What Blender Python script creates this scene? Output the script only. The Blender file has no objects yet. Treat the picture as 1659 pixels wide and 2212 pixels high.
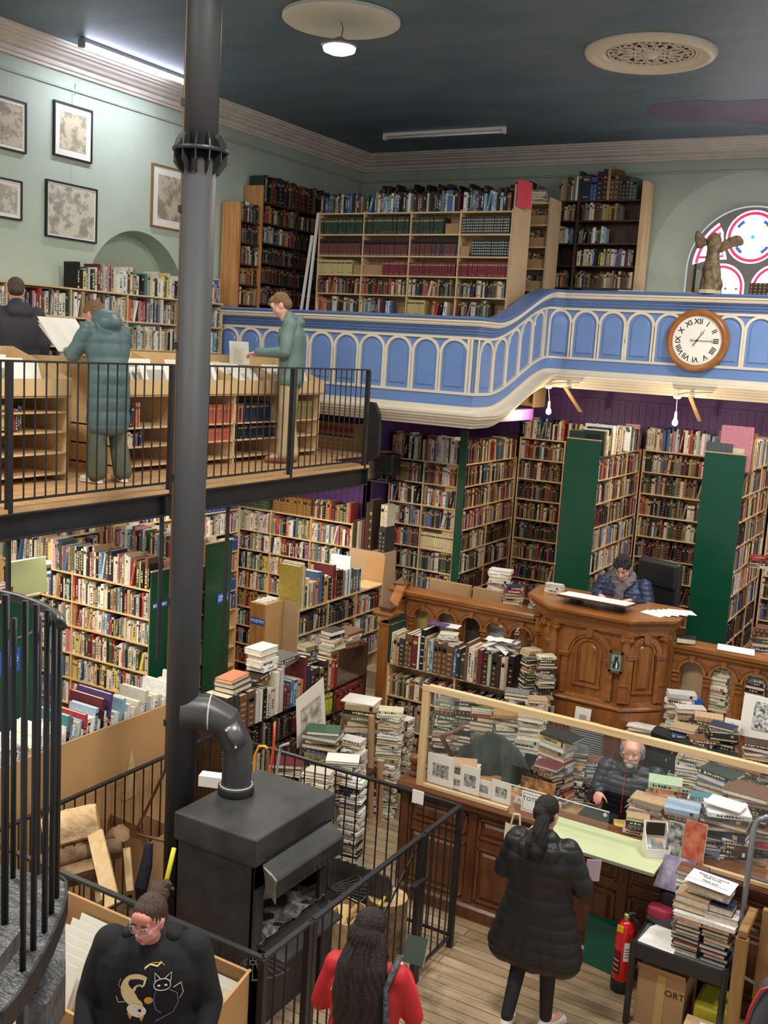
import bpy, bmesh, math, random
from mathutils import Vector, Matrix, Euler
from math import sin, cos, pi, radians, sqrt, atan2
random.seed(7)
SC = bpy.context.scene
COL = SC.collection
SC.view_settings.view_transform = 'Standard'
SC.view_settings.look = 'None'
SC.view_settings.gamma = 1.0
SC.view_settings.use_curve_mapping = False
SC.view_settings.exposure = 0.3
V = Vector
# ---------------------------------------------------------------- camera
FPX = 2244.5
CH = 4.7
def _axes(yaw=.52495, pitch=.15593, roll=.06085):
    cy, sy, cp, sp = cos(yaw), sin(yaw), cos(pitch), sin(pitch)
    f = V((-sy*cp, cy*cp, -sp)); r = V((cy, sy, 0)); u = r.cross(f)
    return cos(roll)*r+sin(roll)*u, -sin(roll)*r+cos(roll)*u, f
CR, CU, CF = _axes()
cam = bpy.data.objects.new('camera', bpy.data.cameras.new('camera'))
COL.objects.link(cam)
M = Matrix((CR, CU, -CF)).transposed().to_4x4(); M.translation = V((0, 0, CH))
cam.matrix_world = M
cam.data.sensor_fit = 'VERTICAL'
cam.data.sensor_height = 36
cam.data.lens = 36*FPX/2212
cam.data.clip_start = .05
SC.camera = cam
def at(px, py, x=None, y=None, z=None):
    """point of the plane x=/y=/z= seen at pixel px,py (used to measure the real places of things)"""
    d = CR*((px-829.5)/FPX) - CU*((py-1106)/FPX) + CF
    if x is not None: t = x/d.x
    elif y is not None: t = y/d.y
    else: t = (z-CH)/d.z
    return V((0, 0, CH)) + d*t
# ---------------------------------------------------------------- colours and materials
def lin(c):
    return tuple((v/255/12.92 if v/255 <= .04045 else ((v/255+.055)/1.055)**2.4) for v in c[:3])
MATS = {}
def mat(name, rgb=(200, 200, 200), rough=.5, metal=0, noise=0, scale=8, rgb2=None, bump=0, bscale=None, spec=.5,
        stretch=(1, 1, 1), attr=None, objcol=False, emit=0, coords='Object', alpha=None, trans=0, coat=0, detail=4):
    if name in MATS: return MATS[name]
    m = bpy.data.materials.new(name); m.use_nodes = True
    nt = m.node_tree; b = nt.nodes['Principled BSDF']
    b.inputs['Roughness'].default_value = rough
    b.inputs['Metallic'].default_value = metal
    b.inputs['Specular IOR Level'].default_value = spec
    if coat: b.inputs['Coat Weight'].default_value = coat; b.inputs['Coat Roughness'].default_value = .15
    c = (*lin(rgb), 1)
    b.inputs['Base Color'].default_value = c
    src = None
    if attr:
        a = nt.nodes.new('ShaderNodeAttribute'); a.attribute_name = attr; src = a.outputs['Color']
    elif objcol:
        a = nt.nodes.new('ShaderNodeObjectInfo'); src = a.outputs['Color']
    if noise or bump or rgb2:
        tc = nt.nodes.new('ShaderNodeTexCoord'); mp = nt.nodes.new('ShaderNodeMapping')
        mp.inputs['Scale'].default_value = stretch
        nt.links.new(tc.outputs[coords], mp.inputs['Vector'])
        n = nt.nodes.new('ShaderNodeTexNoise'); n.inputs['Scale'].default_value = scale; n.inputs['Detail'].default_value = detail
        nt.links.new(mp.outputs['Vector'], n.inputs['Vector'])
        if rgb2 or noise:
            mx = nt.nodes.new('ShaderNodeMix'); mx.data_type = 'RGBA'
            if rgb2:
                mx.inputs['A'].default_value = c; mx.inputs['B'].default_value = (*lin(rgb2), 1)
                cr = nt.nodes.new('ShaderNodeMapRange'); cr.inputs['From Min'].default_value = .35; cr.inputs['From Max'].default_value = .65
                nt.links.new(n.outputs['Fac'], cr.inputs['Value']); nt.links.new(cr.outputs['Result'], mx.inputs['Factor'])
            else:
                mx.blend_type = 'MULTIPLY'; mx.inputs['Factor'].default_value = noise
                mx.inputs['A'].default_value = c
                cr = nt.nodes.new('ShaderNodeMapRange'); cr.inputs['From Min'].default_value = .3; cr.inputs['From Max'].default_value = .7
                nt.links.new(n.outputs['Fac'], cr.inputs['Value']); nt.links.new(cr.outputs['Result'], mx.inputs['B'])
                if src: nt.links.new(src, mx.inputs['A'])
            src = mx.outputs['Result']
        if bump:
            bp = nt.nodes.new('ShaderNodeBump'); bp.inputs['Strength'].default_value = bump; bp.inputs['Distance'].default_value = .01
            if bscale:
                n2 = nt.nodes.new('ShaderNodeTexNoise'); n2.inputs['Scale'].default_value = bscale
                nt.links.new(mp.outputs['Vector'], n2.inputs['Vector']); n = n2
            nt.links.new(n.outputs['Fac'], bp.inputs['Height']); nt.links.new(bp.outputs['Normal'], b.inputs['Normal'])
    if src: nt.links.new(src, b.inputs['Base Color'])
    if emit:
        b.inputs['Emission Color'].default_value = c; b.inputs['Emission Strength'].default_value = emit
    if trans:
        b.inputs['Transmission Weight'].default_value = trans; b.inputs['IOR'].default_value = 1.1
    if alpha is not None: b.inputs['Alpha'].default_value = alpha
    MATS[name] = m
    return m
def wood(name, rgb, rgb2, rough=.45, stretch=(1, 1, 12), scale=3, bump=.05, coords='Object', coat=0):
    """wood grain: noise stretched along one axis, two browns"""
    if name in MATS: return MATS[name]
    m = bpy.data.materials.new(name); m.use_nodes = True
    nt = m.node_tree; b = nt.nodes['Principled BSDF']; b.inputs['Roughness'].default_value = rough
    if coat: b.inputs['Coat Weight'].default_value = coat; b.inputs['Coat Roughness'].default_value = .2
    tc = nt.nodes.new('ShaderNodeTexCoord'); mp = nt.nodes.new('ShaderNodeMapping'); mp.inputs['Scale'].default_value = stretch
    nt.links.new(tc.outputs[coords], mp.inputs['Vector'])
    n = nt.nodes.new('ShaderNodeTexNoise'); n.inputs['Scale'].default_value = scale; n.inputs['Detail'].default_value = 6
    n.inputs['Distortion'].default_value = .6
    nt.links.new(mp.outputs['Vector'], n.inputs['Vector'])
    r = nt.nodes.new('ShaderNodeValToRGB')
    r.color_ramp.elements[0].position = .3; r.color_ramp.elements[0].color = (*lin(rgb), 1)
    r.color_ramp.elements[1].position = .72; r.color_ramp.elements[1].color = (*lin(rgb2), 1)
    nt.links.new(n.outputs['Fac'], r.inputs['Fac']); nt.links.new(r.outputs['Color'], b.inputs['Base Color'])
    if bump:
        bp = nt.nodes.new('ShaderNodeBump'); bp.inputs['Strength'].default_value = bump; bp.inputs['Distance'].default_value = .005
        nt.links.new(n.outputs['Fac'], bp.inputs['Height']); nt.links.new(bp.outputs['Normal'], b.inputs['Normal'])
    MATS[name] = m
    return m
# ---------------------------------------------------------------- mesh builder
class MB:
    def __init__(s): s.v = []; s.f = []; s.m = []; s.c = []; s.cur = 0; s.col = (1, 1, 1)
    def add(s, vs, fs):
        o = len(s.v); s.v += [tuple(p) for p in vs]
        for f in fs: s.f.append(tuple(i+o for i in f)); s.m.append(s.cur); s.c.append(s.col)
        return s
    def quad(s, *p): return s.add(p, [tuple(range(len(p)))])
    def box(s, x0, x1, y0, y1, z0, z1):
        return s.ob(V((x0, y0, z0)), V((x1-x0, 0, 0)), V((0, y1-y0, 0)), V((0, 0, z1-z0)))
    def ob(s, o, a, b, c):
        """oriented box: corner + three edge vectors"""
        o, a, b, c = V(o), V(a), V(b), V(c)
        if a.cross(b).dot(c) < 0: a, b = b, a
        p = [o, o+a, o+a+b, o+b, o+c, o+a+c, o+a+b+c, o+b+c]
        return s.add(p, [(0, 3, 2, 1), (4, 5, 6, 7), (0, 1, 5, 4), (1, 2, 6, 5), (2, 3, 7, 6), (3, 0, 4, 7)])
    def cb(s, c, a, b, h):
        """centred oriented box: centre of its base, full edge vectors"""
        c, a, b, h = V(c), V(a), V(b), V(h)
        return s.ob(c-a/2-b/2, a, b, h)
    def cyl(s, p0, p1, r0, r1=None, n=16, cap=True):
        if r1 is None: r1 = r0
        return s.tube([p0, p1], [r0, r1], n, cap)
    def tube(s, pts, r, n=10, cap=True, flat=None):
        pts = [V(p) for p in pts]; k = len(pts)
        if not hasattr(r, '__len__'): r = [r]*k
        ring = []; prev = None
        for i, p in enumerate(pts):
            t = (pts[min(i+1, k-1)]-pts[max(i-1, 0)])
            if t.length < 1e-9: t = V((0, 0, 1))
            t.normalize()
            if prev is None:
                a = t.cross(V((0, 0, 1)))
                if a.length < .05: a = t.cross(V((1, 0, 0)))
            else: a = prev - t*prev.dot(t)
            a.normalize(); b = t.cross(a); prev = a
            ring.append([p+(a*cos(2*pi*j/n)+b*sin(2*pi*j/n))*r[i] for j in range(n)])
        vs = [q for rr in ring for q in rr]; fs = []
        for i in range(k-1):
            for j in range(n):
                fs.append((i*n+j, (i+1)*n+j, (i+1)*n+(j+1) % n, i*n+(j+1) % n)[::-1])
        if cap: fs += [tuple(range(n)), tuple(range((k-1)*n, k*n))[::-1]]
        fs = [f[::-1] for f in fs]
        return s.add(vs, fs)
    def lathe(s, prof, c, n=24, axis=(0, 0, 1)):
        """prof: (radius, height) pairs"""
        c = V(c); ax = V(axis).normalized()
        a = ax.cross(V((1, 0, 0)));
        if a.length < .1: a = ax.cross(V((0, 1, 0)))
        a.normalize(); b = ax.cross(a)
        vs = [c+ax*h+(a*cos(2*pi*j/n)+b*sin(2*pi*j/n))*r for r, h in prof for j in range(n)]
        fs = []
        for i in range(len(prof)-1):
            for j in range(n): fs.append((i*n+j, i*n+(j+1) % n, (i+1)*n+(j+1) % n, (i+1)*n+j))
        fs += [tuple(range(n))[::-1], tuple(range((len(prof)-1)*n, len(prof)*n))]
        return s.add(vs, fs)
    def prism(s, poly, ext):
        """planar polygon (3D points) extruded by ext"""
        n = len(poly); e = V(ext); vs = [V(p) for p in poly]+[V(p)+e for p in poly]
        fs = [tuple(range(n))[::-1], tuple(range(n, 2*n))]+[(i, (i+1) % n, n+(i+1) % n, n+i) for i in range(n)]
        return s.add(vs, fs)
    def ell(s, c, r, R=None, nu=16, nv=10):
        c = V(c); r = (r, r, r) if not hasattr(r, '__len__') else r
        vs = []; fs = []
        for i in range(nv+1):
            th = pi*i/nv
            for j in range(nu):
                p = V((r[0]*sin(th)*cos(2*pi*j/nu), r[1]*sin(th)*sin(2*pi*j/nu), r[2]*cos(th)))
                vs.append(c+(R@p if R else p))
        for i in range(nv):
            for j in range(nu): fs.append((i*nu+j, (i+1)*nu+j, (i+1)*nu+(j+1) % nu, i*nu+(j+1) % nu))
        return s.add(vs, fs)
    def sweep(s, prof, path, closed=False):
        """prof: list of (d,h); path: list of (point, outward normal incl. mitre, zoff)"""
        k = len(prof); vs = []
        for p, nn in path:
            for d, h in prof: vs.append(V(p)+V(nn)*d+V((0, 0, h)))
        fs = []
        for i in range(len(path)-1):
            for j in range(k if closed else k-1):
                fs.append((i*k+j, (i+1)*k+j, (i+1)*k+(j+1) % k, i*k+(j+1) % k))
        if closed: fs += [tuple(range(k)), tuple(range((len(path)-1)*k, len(path)*k))[::-1]]
        return s.add(vs, fs)
    def map(s, fn): s.v = [tuple(fn(V(p))) for p in s.v]; return s
    def build(s, name, m, parent=None, smooth=False, bevel=0, fix=True, col=False, angle=None, seg=2):
        me = bpy.data.meshes.new(name); me.from_pydata(s.v, [], s.f)
        ms = m if isinstance(m, (list, tuple)) else [m]
        for q in ms: me.materials.append(q)
        if len(ms) > 1: me.polygons.foreach_set('material_index', s.m)
        if col:
            at_ = me.color_attributes.new('Col', 'FLOAT_COLOR', 'CORNER'); buf = []
            for f, c in zip(s.f, s.c): buf += [c[0], c[1], c[2], 1.0]*len(f)
            at_.data.foreach_set('color', buf)
        if fix:
            bm = bmesh.new(); bm.from_mesh(me); bmesh.ops.recalc_face_normals(bm, faces=bm.faces); bm.to_mesh(me); bm.free()
        if smooth:
            me.polygons.foreach_set('use_smooth', [True]*len(me.polygons))
            if angle: me.set_sharp_from_angle(angle=radians(angle))
        me.update()
        o = bpy.data.objects.new(name, me); COL.objects.link(o)
        if parent: o.parent = parent; o.matrix_parent_inverse = parent.matrix_world.inverted()
        if bevel:
            b = o.modifiers.new('bevel', 'BEVEL'); b.width = bevel; b.segments = seg; b.limit_method = 'ANGLE'; b.angle_limit = radians(35)
        return o
def tag(o, label=None, cat=None, group=None, kind=None):
    if label: o['label'] = label
    if cat: o['category'] = cat
    if group: o['group'] = group
    if kind: o['kind'] = kind
    return o
def thing(name, loc, label, cat, group=None):
    o = bpy.data.objects.new(name, None); COL.objects.link(o); o.location = loc; o.empty_display_size = .1
    o.matrix_world = Matrix.Translation(V(loc))
    return tag(o, label, cat, group)
def struct(o, label=None): return tag(o, label, None, None, 'structure')
def apply_mods(o):
    dg = bpy.context.evaluated_depsgraph_get(); me = bpy.data.meshes.new_from_object(o.evaluated_get(dg))
    o.modifiers.clear(); o.data = me; return o
def cut(o, cutter, solver='EXACT'):
    b = o.modifiers.new('cut', 'BOOLEAN'); b.operation = 'DIFFERENCE'; b.object = cutter; b.solver = solver
    bpy.context.view_layer.update(); apply_mods(o); bpy.data.objects.remove(cutter); return o
def text(name, body, size, o, right, up, m, parent, depth=.001, label=None, align='CENTER', bold=0):
    """lettering as a thin mesh, centred at o, reading along right, upright along up"""
    cu = bpy.data.curves.new(name, 'FONT'); cu.body = body; cu.size = size; cu.align_x = align; cu.align_y = 'CENTER'; cu.extrude = depth; cu.offset = bold
    cu.resolution_u = 2
    t = bpy.data.objects.new(name+'_t', cu); COL.objects.link(t); bpy.context.view_layer.update()
    me = bpy.data.meshes.new_from_object(t); bpy.data.objects.remove(t)
    r, u = V(right).normalized(), V(up).normalized(); n = r.cross(u)
    Mx = Matrix((r, u, n)).transposed().to_4x4(); Mx.translation = V(o)
    me.transform(Mx); me.materials.clear(); me.materials.append(m); me.name = name
    ob = bpy.data.objects.new(name, me); COL.objects.link(ob)
    if parent: ob.parent = parent; ob.matrix_parent_inverse = parent.matrix_world.inverted()
    if label: ob['label'] = label
    return ob
X, Y, Z = V((1, 0, 0)), V((0, 1, 0)), V((0, 0, 1))
# common materials
m_wall = mat('pale_green_plaster', (184, 196, 178), .85, noise=.12, scale=1.2, bump=.12, bscale=9)
m_ceil = mat('slate_blue_ceiling_paint', (82, 106, 124), .5, rgb2=(98, 118, 130), scale=1.1, bump=.25, bscale=2.5, stretch=(1, 2.6, 1))
m_cream = mat('cream_gloss_paint', (222, 212, 192), .45, noise=.06, scale=5)
m_white = mat('white_paint', (232, 230, 224), .5)
m_corn = mat('aged_plaster_cornice', (226, 216, 202), .7, noise=.15, scale=4)
m_blue = mat('cornflower_blue_paint', (106, 138, 194), .42, noise=.08, scale=3, coat=.15)
m_blue2 = mat('darker_blue_paint', (90, 117, 168), .42, noise=.08, scale=3)
m_purple = mat('purple_board_paint', (98, 62, 124), .5, noise=.15, scale=3)
m_black = mat('black_metal_paint', (34, 35, 38), .42, noise=.2, scale=12, metal=0, spec=.5)
m_iron = mat('matt_black_stove_iron', (36, 36, 38), .5, rgb2=(62, 62, 63), scale=3, bump=.15, bscale=160)
m_flue = mat('dark_grey_flue_steel', (50, 50, 52), .6, rgb2=(60, 60, 62), spec=.3, scale=2, stretch=(1, 1, .25), bump=.03)
m_pine = wood('pale_pine', (226, 196, 150), (204, 166, 116), .5, (14, 14, 1), 1.5)
m_pineh = wood('pale_pine_across', (228, 200, 154), (206, 170, 122), .5, (1, 14, 14), 1.5)
m_piney = wood('pale_pine_along', (228, 200, 154), (206, 170, 122), .5, (14, 1, 14), 1.5)
m_mdf = mat('brown_mdf_board', (196, 152, 100), .7, noise=.12, scale=3, bump=.03, bscale=60)
m_mdf2 = mat('pale_mdf_board', (190, 160, 124), .7, noise=.12, scale=3)
m_knotty = wood('knotty_pine_plank', (205, 150, 88), (168, 110, 56), .45, (9, 9, .8), 2)
m_dwood = wood('dark_shelf_wood', (84, 58, 38), (60, 38, 24), .5, (8, 8, 1), 2)
m_oak = wood('varnished_golden_oak', (160, 102, 50), (120, 70, 30), .32, (5, 5, .7), 3, coat=.3)
m_oakh = wood('varnished_oak_across', (162, 104, 52), (122, 72, 32), .32, (.7, 5, 5), 3, coat=.3)
m_mahog = wood('red_brown_panelling', (112, 68, 38), (78, 42, 22), .38, (5, 5, .6), 3, coat=.1)
m_mahogh = wood('red_brown_rail', (120, 72, 38), (84, 44, 22), .3, (.6, 5, 5), 3, coat=.35)
m_green = mat('dark_green_gloss_board', (12, 74, 52), .3, noise=.08, scale=2, spec=.5)
m_paper = mat('white_paper', (238, 236, 230), .8)
m_card = mat('brown_cardboard', (176, 140, 98), .85, noise=.12, scale=5)
m_sign = mat('blue_sign_plastic', (38, 92, 190), .4)
m_signw = mat('white_lettering', (235, 240, 250), .5)
m_glass = mat('clear_glass', (240, 248, 246), .05, alpha=.05, spec=.5)
# ================================================================ ROOM
XL, YB, ZC = -9.0, 14.25, 7.6
# floor with boards
m = bpy.data.materials.new('worn_floorboards'); m.use_nodes = True; MATS['floor'] = m
nt = m.node_tree; b = nt.nodes['Principled BSDF']; b.inputs['Roughness'].default_value = .6
tc = nt.nodes.new('ShaderNodeTexCoord'); br = nt.nodes.new('ShaderNodeTexBrick')
br.inputs['Scale'].default_value = 1; br.inputs['Brick Width'].default_value = 3.2; br.inputs['Row Height'].default_value = .115
br.inputs['Mortar Size'].default_value = .003; br.inputs['Color1'].default_value = (*lin((186, 162, 130)), 1)
br.inputs['Color2'].default_value = (*lin((160, 134, 102)), 1); br.inputs['Mortar'].default_value = (*lin((62, 44, 28)), 1)
nt.links.new(tc.outputs['Object'], br.inputs['Vector'])
mp = nt.nodes.new('ShaderNodeMapping'); mp.inputs['Scale'].default_value = (1.2, 16, 1); nt.links.new(tc.outputs['Object'], mp.inputs['Vector'])
n = nt.nodes.new('ShaderNodeTexNoise'); n.inputs['Scale'].default_value = 2.2; n.inputs['Detail'].default_value = 8; nt.links.new(mp.outputs['Vector'], n.inputs['Vector'])
n2 = nt.nodes.new('ShaderNodeTexNoise'); n2.inputs['Scale'].default_value = 1.3; n2.inputs['Detail'].default_value = 9; n2.inputs['Roughness'].default_value = .7; nt.links.new(tc.outputs['Object'], n2.inputs['Vector'])
mr = nt.nodes.new('ShaderNodeMapRange'); mr.inputs['From Min'].default_value = .3; mr.inputs['From Max'].default_value = .7; mr.inputs['To Min'].default_value = .62; mr.inputs['To Max'].default_value = 1.1
nt.links.new(n.outputs['Fac'], mr.inputs['Value'])
mx = nt.nodes.new('ShaderNodeMix'); mx.data_type = 'RGBA'; mx.blend_type = 'MULTIPLY'; mx.inputs['Factor'].default_value = .8
nt.links.new(br.outputs['Color'], mx.inputs['A']); nt.links.new(mr.outputs['Result'], mx.inputs['B'])
mr2 = nt.nodes.new('ShaderNodeMapRange'); mr2.inputs['From Min'].default_value = .53; mr2.inputs['From Max'].default_value = .67
nt.links.new(n2.outputs['Fac'], mr2.inputs['Value'])
mx2 = nt.nodes.new('ShaderNodeMix'); mx2.data_type = 'RGBA'; mx2.inputs['B'].default_value = (*lin((74, 58, 44)), 1)
mul = nt.nodes.new('ShaderNodeMath'); mul.operation = 'MULTIPLY'; mul.inputs[1].default_value = .75
nt.links.new(mr2.outputs['Result'], mul.inputs[0]); nt.links.new(mul.outputs[0], mx2.inputs['Factor'])
nt.links.new(mx.outputs['Result'], mx2.inputs['A']); nt.links.new(mx2.outputs['Result'], b.inputs['Base Color'])
bp = nt.nodes.new('ShaderNodeBump'); bp.inputs['Strength'].default_value = .3; bp.inputs['Distance'].default_value = .004
nt.links.new(br.outputs['Fac'], bp.inputs['Height']); bp.invert = True; nt.links.new(bp.outputs['Normal'], b.inputs['Normal'])
struct(MB().box(-9.3, 4, -1, 14.6, -.1, 0).build('floor', m))
struct(MB().box(XL-.2, 5, -2, 14.6, ZC, ZC+.15).build('ceiling', m_ceil))
wl = MB().box(XL-.45, XL, -1, 14.9, 0, ZC+.1).build('wall_left', m_wall)
# round headed niche in the left wall
def arch_poly(c, r, h0, ax, n=28):
    p = [c-ax*r+Z*(h0-c.z), c+ax*r+Z*(h0-c.z)]
    return p+[c+ax*r*cos(pi*i/n)+Z*r*sin(pi*i/n) for i in range(n+1)]
nc = V((XL-.3, 9.32+.05, 5.07))
cut(wl, MB().prism(arch_poly(nc, .82, 4.2, Y), (1, 0, 0)).build('c', m_wall)); struct(wl)
wb = MB().box(XL, 5, YB, YB+.32, 0, ZC+.1).build('wall_back', m_wall)
# splayed round window opening
n = 40; o0 = V((-3.12, YB-.02, 6.0)); o1 = V((-3.09, YB+.34, 6.02))
p0 = arch_poly(o0, 1.24, 5.0, X, n); p1 = arch_poly(o1, .80, 5.0, X, n); k = len(p0)
cc = MB().add(p0+p1, [tuple(range(k))[::-1], tuple(range(k, 2*k))]+[(i, (i+1) % k, k+(i+1) % k, k+i) for i in range(k)]).build('c', m_wall)
cut(wb, cc); struct(wb)
# lower partition (purple boarding) closing the space under the gallery
def boarding(name, x0, x1, y, z0, z1, axis='x', sgn=1):
    mb = MB()
    n = int(abs(x1-x0)/.095)
    for i in range(n+1):
        a = x0+i*.095; bb = min(a+.089, x1)
        if bb <= a: continue
        if axis == 'x': mb.box(a, bb, y, y+.02, z0, z1)
        else: mb.box(y, y+.02, a, bb, z0, z1)
    if axis == 'x': mb.box(x0, x1, y+.008, y+.1, z0, z1)
    else: mb.box(y-.1, y+.012, x0, x1, z0, z1)
    return struct(mb.build(name, m_purple))
boarding('wall_purple_near', XL, -6.95, 11.6, 0, 3.95)
boarding('wall_purple_side', 11.6, 14.1, -6.95, 0, 4.4, 'y')
boarding('wall_purple_far', -6.95, 4, 14.0, .9, 4.18)
struct(MB().box(-6.95, 4, 13.985, 14.02, 4.18, 4.5).box(-6.95, 4, 13.965, 13.985, 4.165, 4.19).build('trim_1', m_purple))
struct(MB().box(-6.93, 4, 13.95, 14.0, 4.42, 4.5).build('trim_2', m_cream))
# cornice round the ceiling
prof = [(0, 7.385), (.035, 7.385), (.04, 7.41), (.065, 7.415), (.075, 7.435), (.075, 7.455), (.13, 7.465), (.15, 7.49), (.19, 7.51),
        (.2, 7.53), (.25, 7.535), (.255, 7.55), (.3, 7.555), (.31, 7.575), (.335, 7.58), (.34, 7.6), (0, 7.6)]
path = [(V((XL, -1, 0)), V((1, 0, 0))), (V((XL, YB, 0)), V((1, -1, 0))), (V((5, YB, 0)), V((0, -1, 0)))]
struct(MB().sweep(prof, path).build('trim_3', m_corn))
# picture rail with hooks
mb = MB()
mb.sweep([(0, 7.22), (.02, 7.225), (.022, 7.24), (.012, 7.25), (0, 7.255)], path)
for yy in (8.35, 9.6, 10.9, 12.1): mb.box(XL, XL+.012, yy, yy+.012, 7.2, 7.31)
for xx in (-8.0, -7.2): mb.box(xx, xx+.025, YB-.03, YB, 7.2, 7.39)
struct(mb.build('trim_4', mat('picture_rail_paint', (172, 182, 166), .6)))
# boarded dado in the window arch
mb = MB()
for i in range(13): mb.box(-4.36+i*.07, -4.36+i*.07+.065, YB-.03, YB-.01, 5.0, 5.62)
mb.box(-4.38, -3.46, YB-.02, YB, 5.0, 5.62).box(-4.38, -3.46, YB-.05, YB, 5.62, 5.66)
struct(mb.build('trim_5', mat('mauve_grey_dado', (128, 112, 112), .6)))
# ---------------------------------------------------------------- stained glass window
m_day = mat('white_daylight_glass', (250, 252, 255), .3, emit=2.2)
m_redg = mat('red_glass', (214, 40, 92), .3, emit=.9)
m_blug = mat('blue_glass', (40, 92, 190), .3, emit=.7)
m_cyan = mat('turquoise_glass', (60, 205, 205), .3, emit=.9)
m_yelg = mat('yellow_glass', (240, 215, 120), .3, emit=.9)
m_lead = mat('grey_lead_and_stone', (150, 144, 142), .7)
WY = YB+.3
win = thing('window_1', (-3.09, WY, 5.0), None, None); struct(win)
fr = MB().prism(arch_poly(V((-3.09, WY, 6.02)), .80, 5.0, X, 40), (0, .05, 0)).build('tracery', m_lead, None)
def circ(x, z, r, n=36): return [V((x+r*cos(2*pi*i/n), WY-.05, z+r*sin(2*pi*i/n))) for i in range(n)]
holes = [circ(-3.08, 6.44, .345), arch_poly(V((-3.43, WY-.05, 5.78)), .315, 5.02, X), arch_poly(V((-2.73, WY-.05, 5.78)), .315, 5.02, X)]
for sg in (1, -1):
    P = []
    for i in range(13):
        a = radians(176-i*50/12); P.append(V((-3.09+sg*.75*cos(a), WY-.05, 6.02+.75*sin(a))))
    P += [V((-3.09-sg*.37, WY-.05, 6.5)), V((-3.09-sg*.355, WY-.05, 6.36)), V((-3.09-sg*.29, WY-.05, 6.15)), V((-3.09-sg*.55, WY-.05, 6.13))]
    holes.append(P)
for h in holes:
    cut(fr, MB().prism(h, (0, .15, 0)).build('c', m_lead))
fr.parent = win; fr.matrix_parent_inverse = win.matrix_world.inverted()
MB().prism(arch_poly(V((-3.09, WY+.03, 6.02)), .79, 5.0, X, 40), (0, .01, 0)).build('pane', m_day, win)
def ring(mb, x, z, r0, r1, a0=0, a1=360, n=40, y=WY+.015):
    for i in range(n):
        a, b_ = radians(a0+(a1-a0)*i/n), radians(a0+(a1-a0)*(i+1)/n)
        mb.quad(V((x+r0*cos(a), y, z+r0*sin(a))), V((x+r1*cos(a), y, z+r1*sin(a))), V((x+r1*cos(b_), y, z+r1*sin(b_))), V((x+r0*cos(b_), y, z+r0*sin(b_))))
mb = MB(); ring(mb, -3.08, 6.44, .285, .325)
for xx in (-3.43, -2.73):
    ring(mb, xx, 5.78, .255, .29, 0, 180); mb.box(xx-.29, xx-.255, WY+.012, WY+.016, 5.02, 5.78); mb.box(xx+.255, xx+.29, WY+.012, WY+.016, 5.02, 5.78)
for sg in (1, -1):
    for i in range(12):
        a, b_ = radians(174-i*4), radians(174-(i+1)*4)
        mb.quad(*[V((-3.09+sg*r*cos(t), WY+.014, 6.02+r*sin(t))) for r, t in ((.68, a), (.72, a), (.72, b_), (.68, b_))])
    mb.tube([V((-3.09-sg*.42, WY+.014, 6.5)), V((-3.09-sg*.41, WY+.014, 6.36)), V((-3.09-sg*.35, WY+.014, 6.19)), V((-3.09-sg*.66, WY+.014, 6.17))], .017, 6)
mb.build('red_border', m_redg, win)
mb = MB()
for a in (45, 135, 225, 315): ring(mb, -3.08, 6.44, .215, .255, a-13, a+13, 8)
mb.build('blue_glass_piece', m_blug, win)
mb = MB()
for a in (45, 135, 225, 315): ring(mb, -3.08, 6.44, .19, .222, a-5, a+5, 4)
mb.build('yellow_glass_piece', m_yelg, win)
mb = MB(); mb.cyl((-3.08, WY+.01, 6.44), (-3.08, WY+.02, 6.44), .028, n=8); mb.build('turquoise_centre', m_cyan, win)
mb = MB(); ring(mb, -3.08, 6.44, .148, .152); mb.box(-3.23, -2.93, WY+.01, WY+.014, 6.438, 6.442); mb.box(-3.082, -3.078, WY+.01, WY+.014, 6.29, 6.59)
for xx in (-3.43, -2.73):
    for i in range(-1, 3): mb.box(xx-.25, xx+.25, WY+.008, WY+.014, 5.3+i*.155+.15, 5.304+i*.155+.15)
    for i in (-.5, .5, -1.5, 1.5): mb.box(xx+i*.14-.002, xx+i*.14+.002, WY+.008, WY+.014, 5.02, 5.95)
    for i in (-.5, .5, 1.5, -1.5):
        for j in range(4): mb.cyl((xx+i*.14, WY+.006, 5.3+j*.155), (xx+i*.14, WY+.012, 5.3+j*.155), .02, n=4)
mb.build('leading', m_lead, win)
# ================================================================ CEILING THINGS
c = V((-5.51, 8.22, ZC))
t = thing('ceiling_disc', c, 'round white disc fixed to the blue ceiling above the bright hanging lamp', 'ceiling disc')
MB().lathe([(.5, 0), (.53, -.005), (.53, -.035), (.515, -.045), (0, -.045)], c, 64).build('disc', mat('off_white_disc', (205, 208, 196), .5), t, smooth=True, angle=30)
lc = at(733, 103, y=8.16)
t = thing('pendant_lamp', (lc.x, lc.y, ZC), 'small round lamp glowing white below the ceiling disc', 'lamp')
m_lamp = mat('glowing_lamp', (255, 250, 235), .4, emit=9)
MB().tube([c+Z*-.04, V((lc.x+.03, lc.y, ZC-.12)), V((lc.x+.01, lc.y, lc.z+.06))], .004, 6).build('cord', m_black, t)
MB().lathe([(.015, .09), (.04, .08), (.08, .05), (.15, .03), (.165, .01), (.15, .0)], lc, 32).build('housing', mat('lamp_housing', (150, 150, 150), .4, metal=.8), t, smooth=True)
MB().lathe([(.148, .005), (.14, -.03), (.09, -.05), (.0, -.055)], lc, 32).build('diffuser', m_lamp, t, smooth=True)
c = V((-3.25, 10.08, ZC))
t = thing('ceiling_rose', c, 'oval looking cream plaster ceiling rose with pierced scrollwork grille', 'ceiling rose')
MB().lathe([(.43, .0), (.425, -.02), (.44, -.03), (.47, -.035), (.5, -.04), (.53, -.06), (.57, -.06), (.6, -.04), (.61, -.02), (.61, 0)], c, 72).build('rim', m_cream, t, smooth=True, angle=40)
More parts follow.
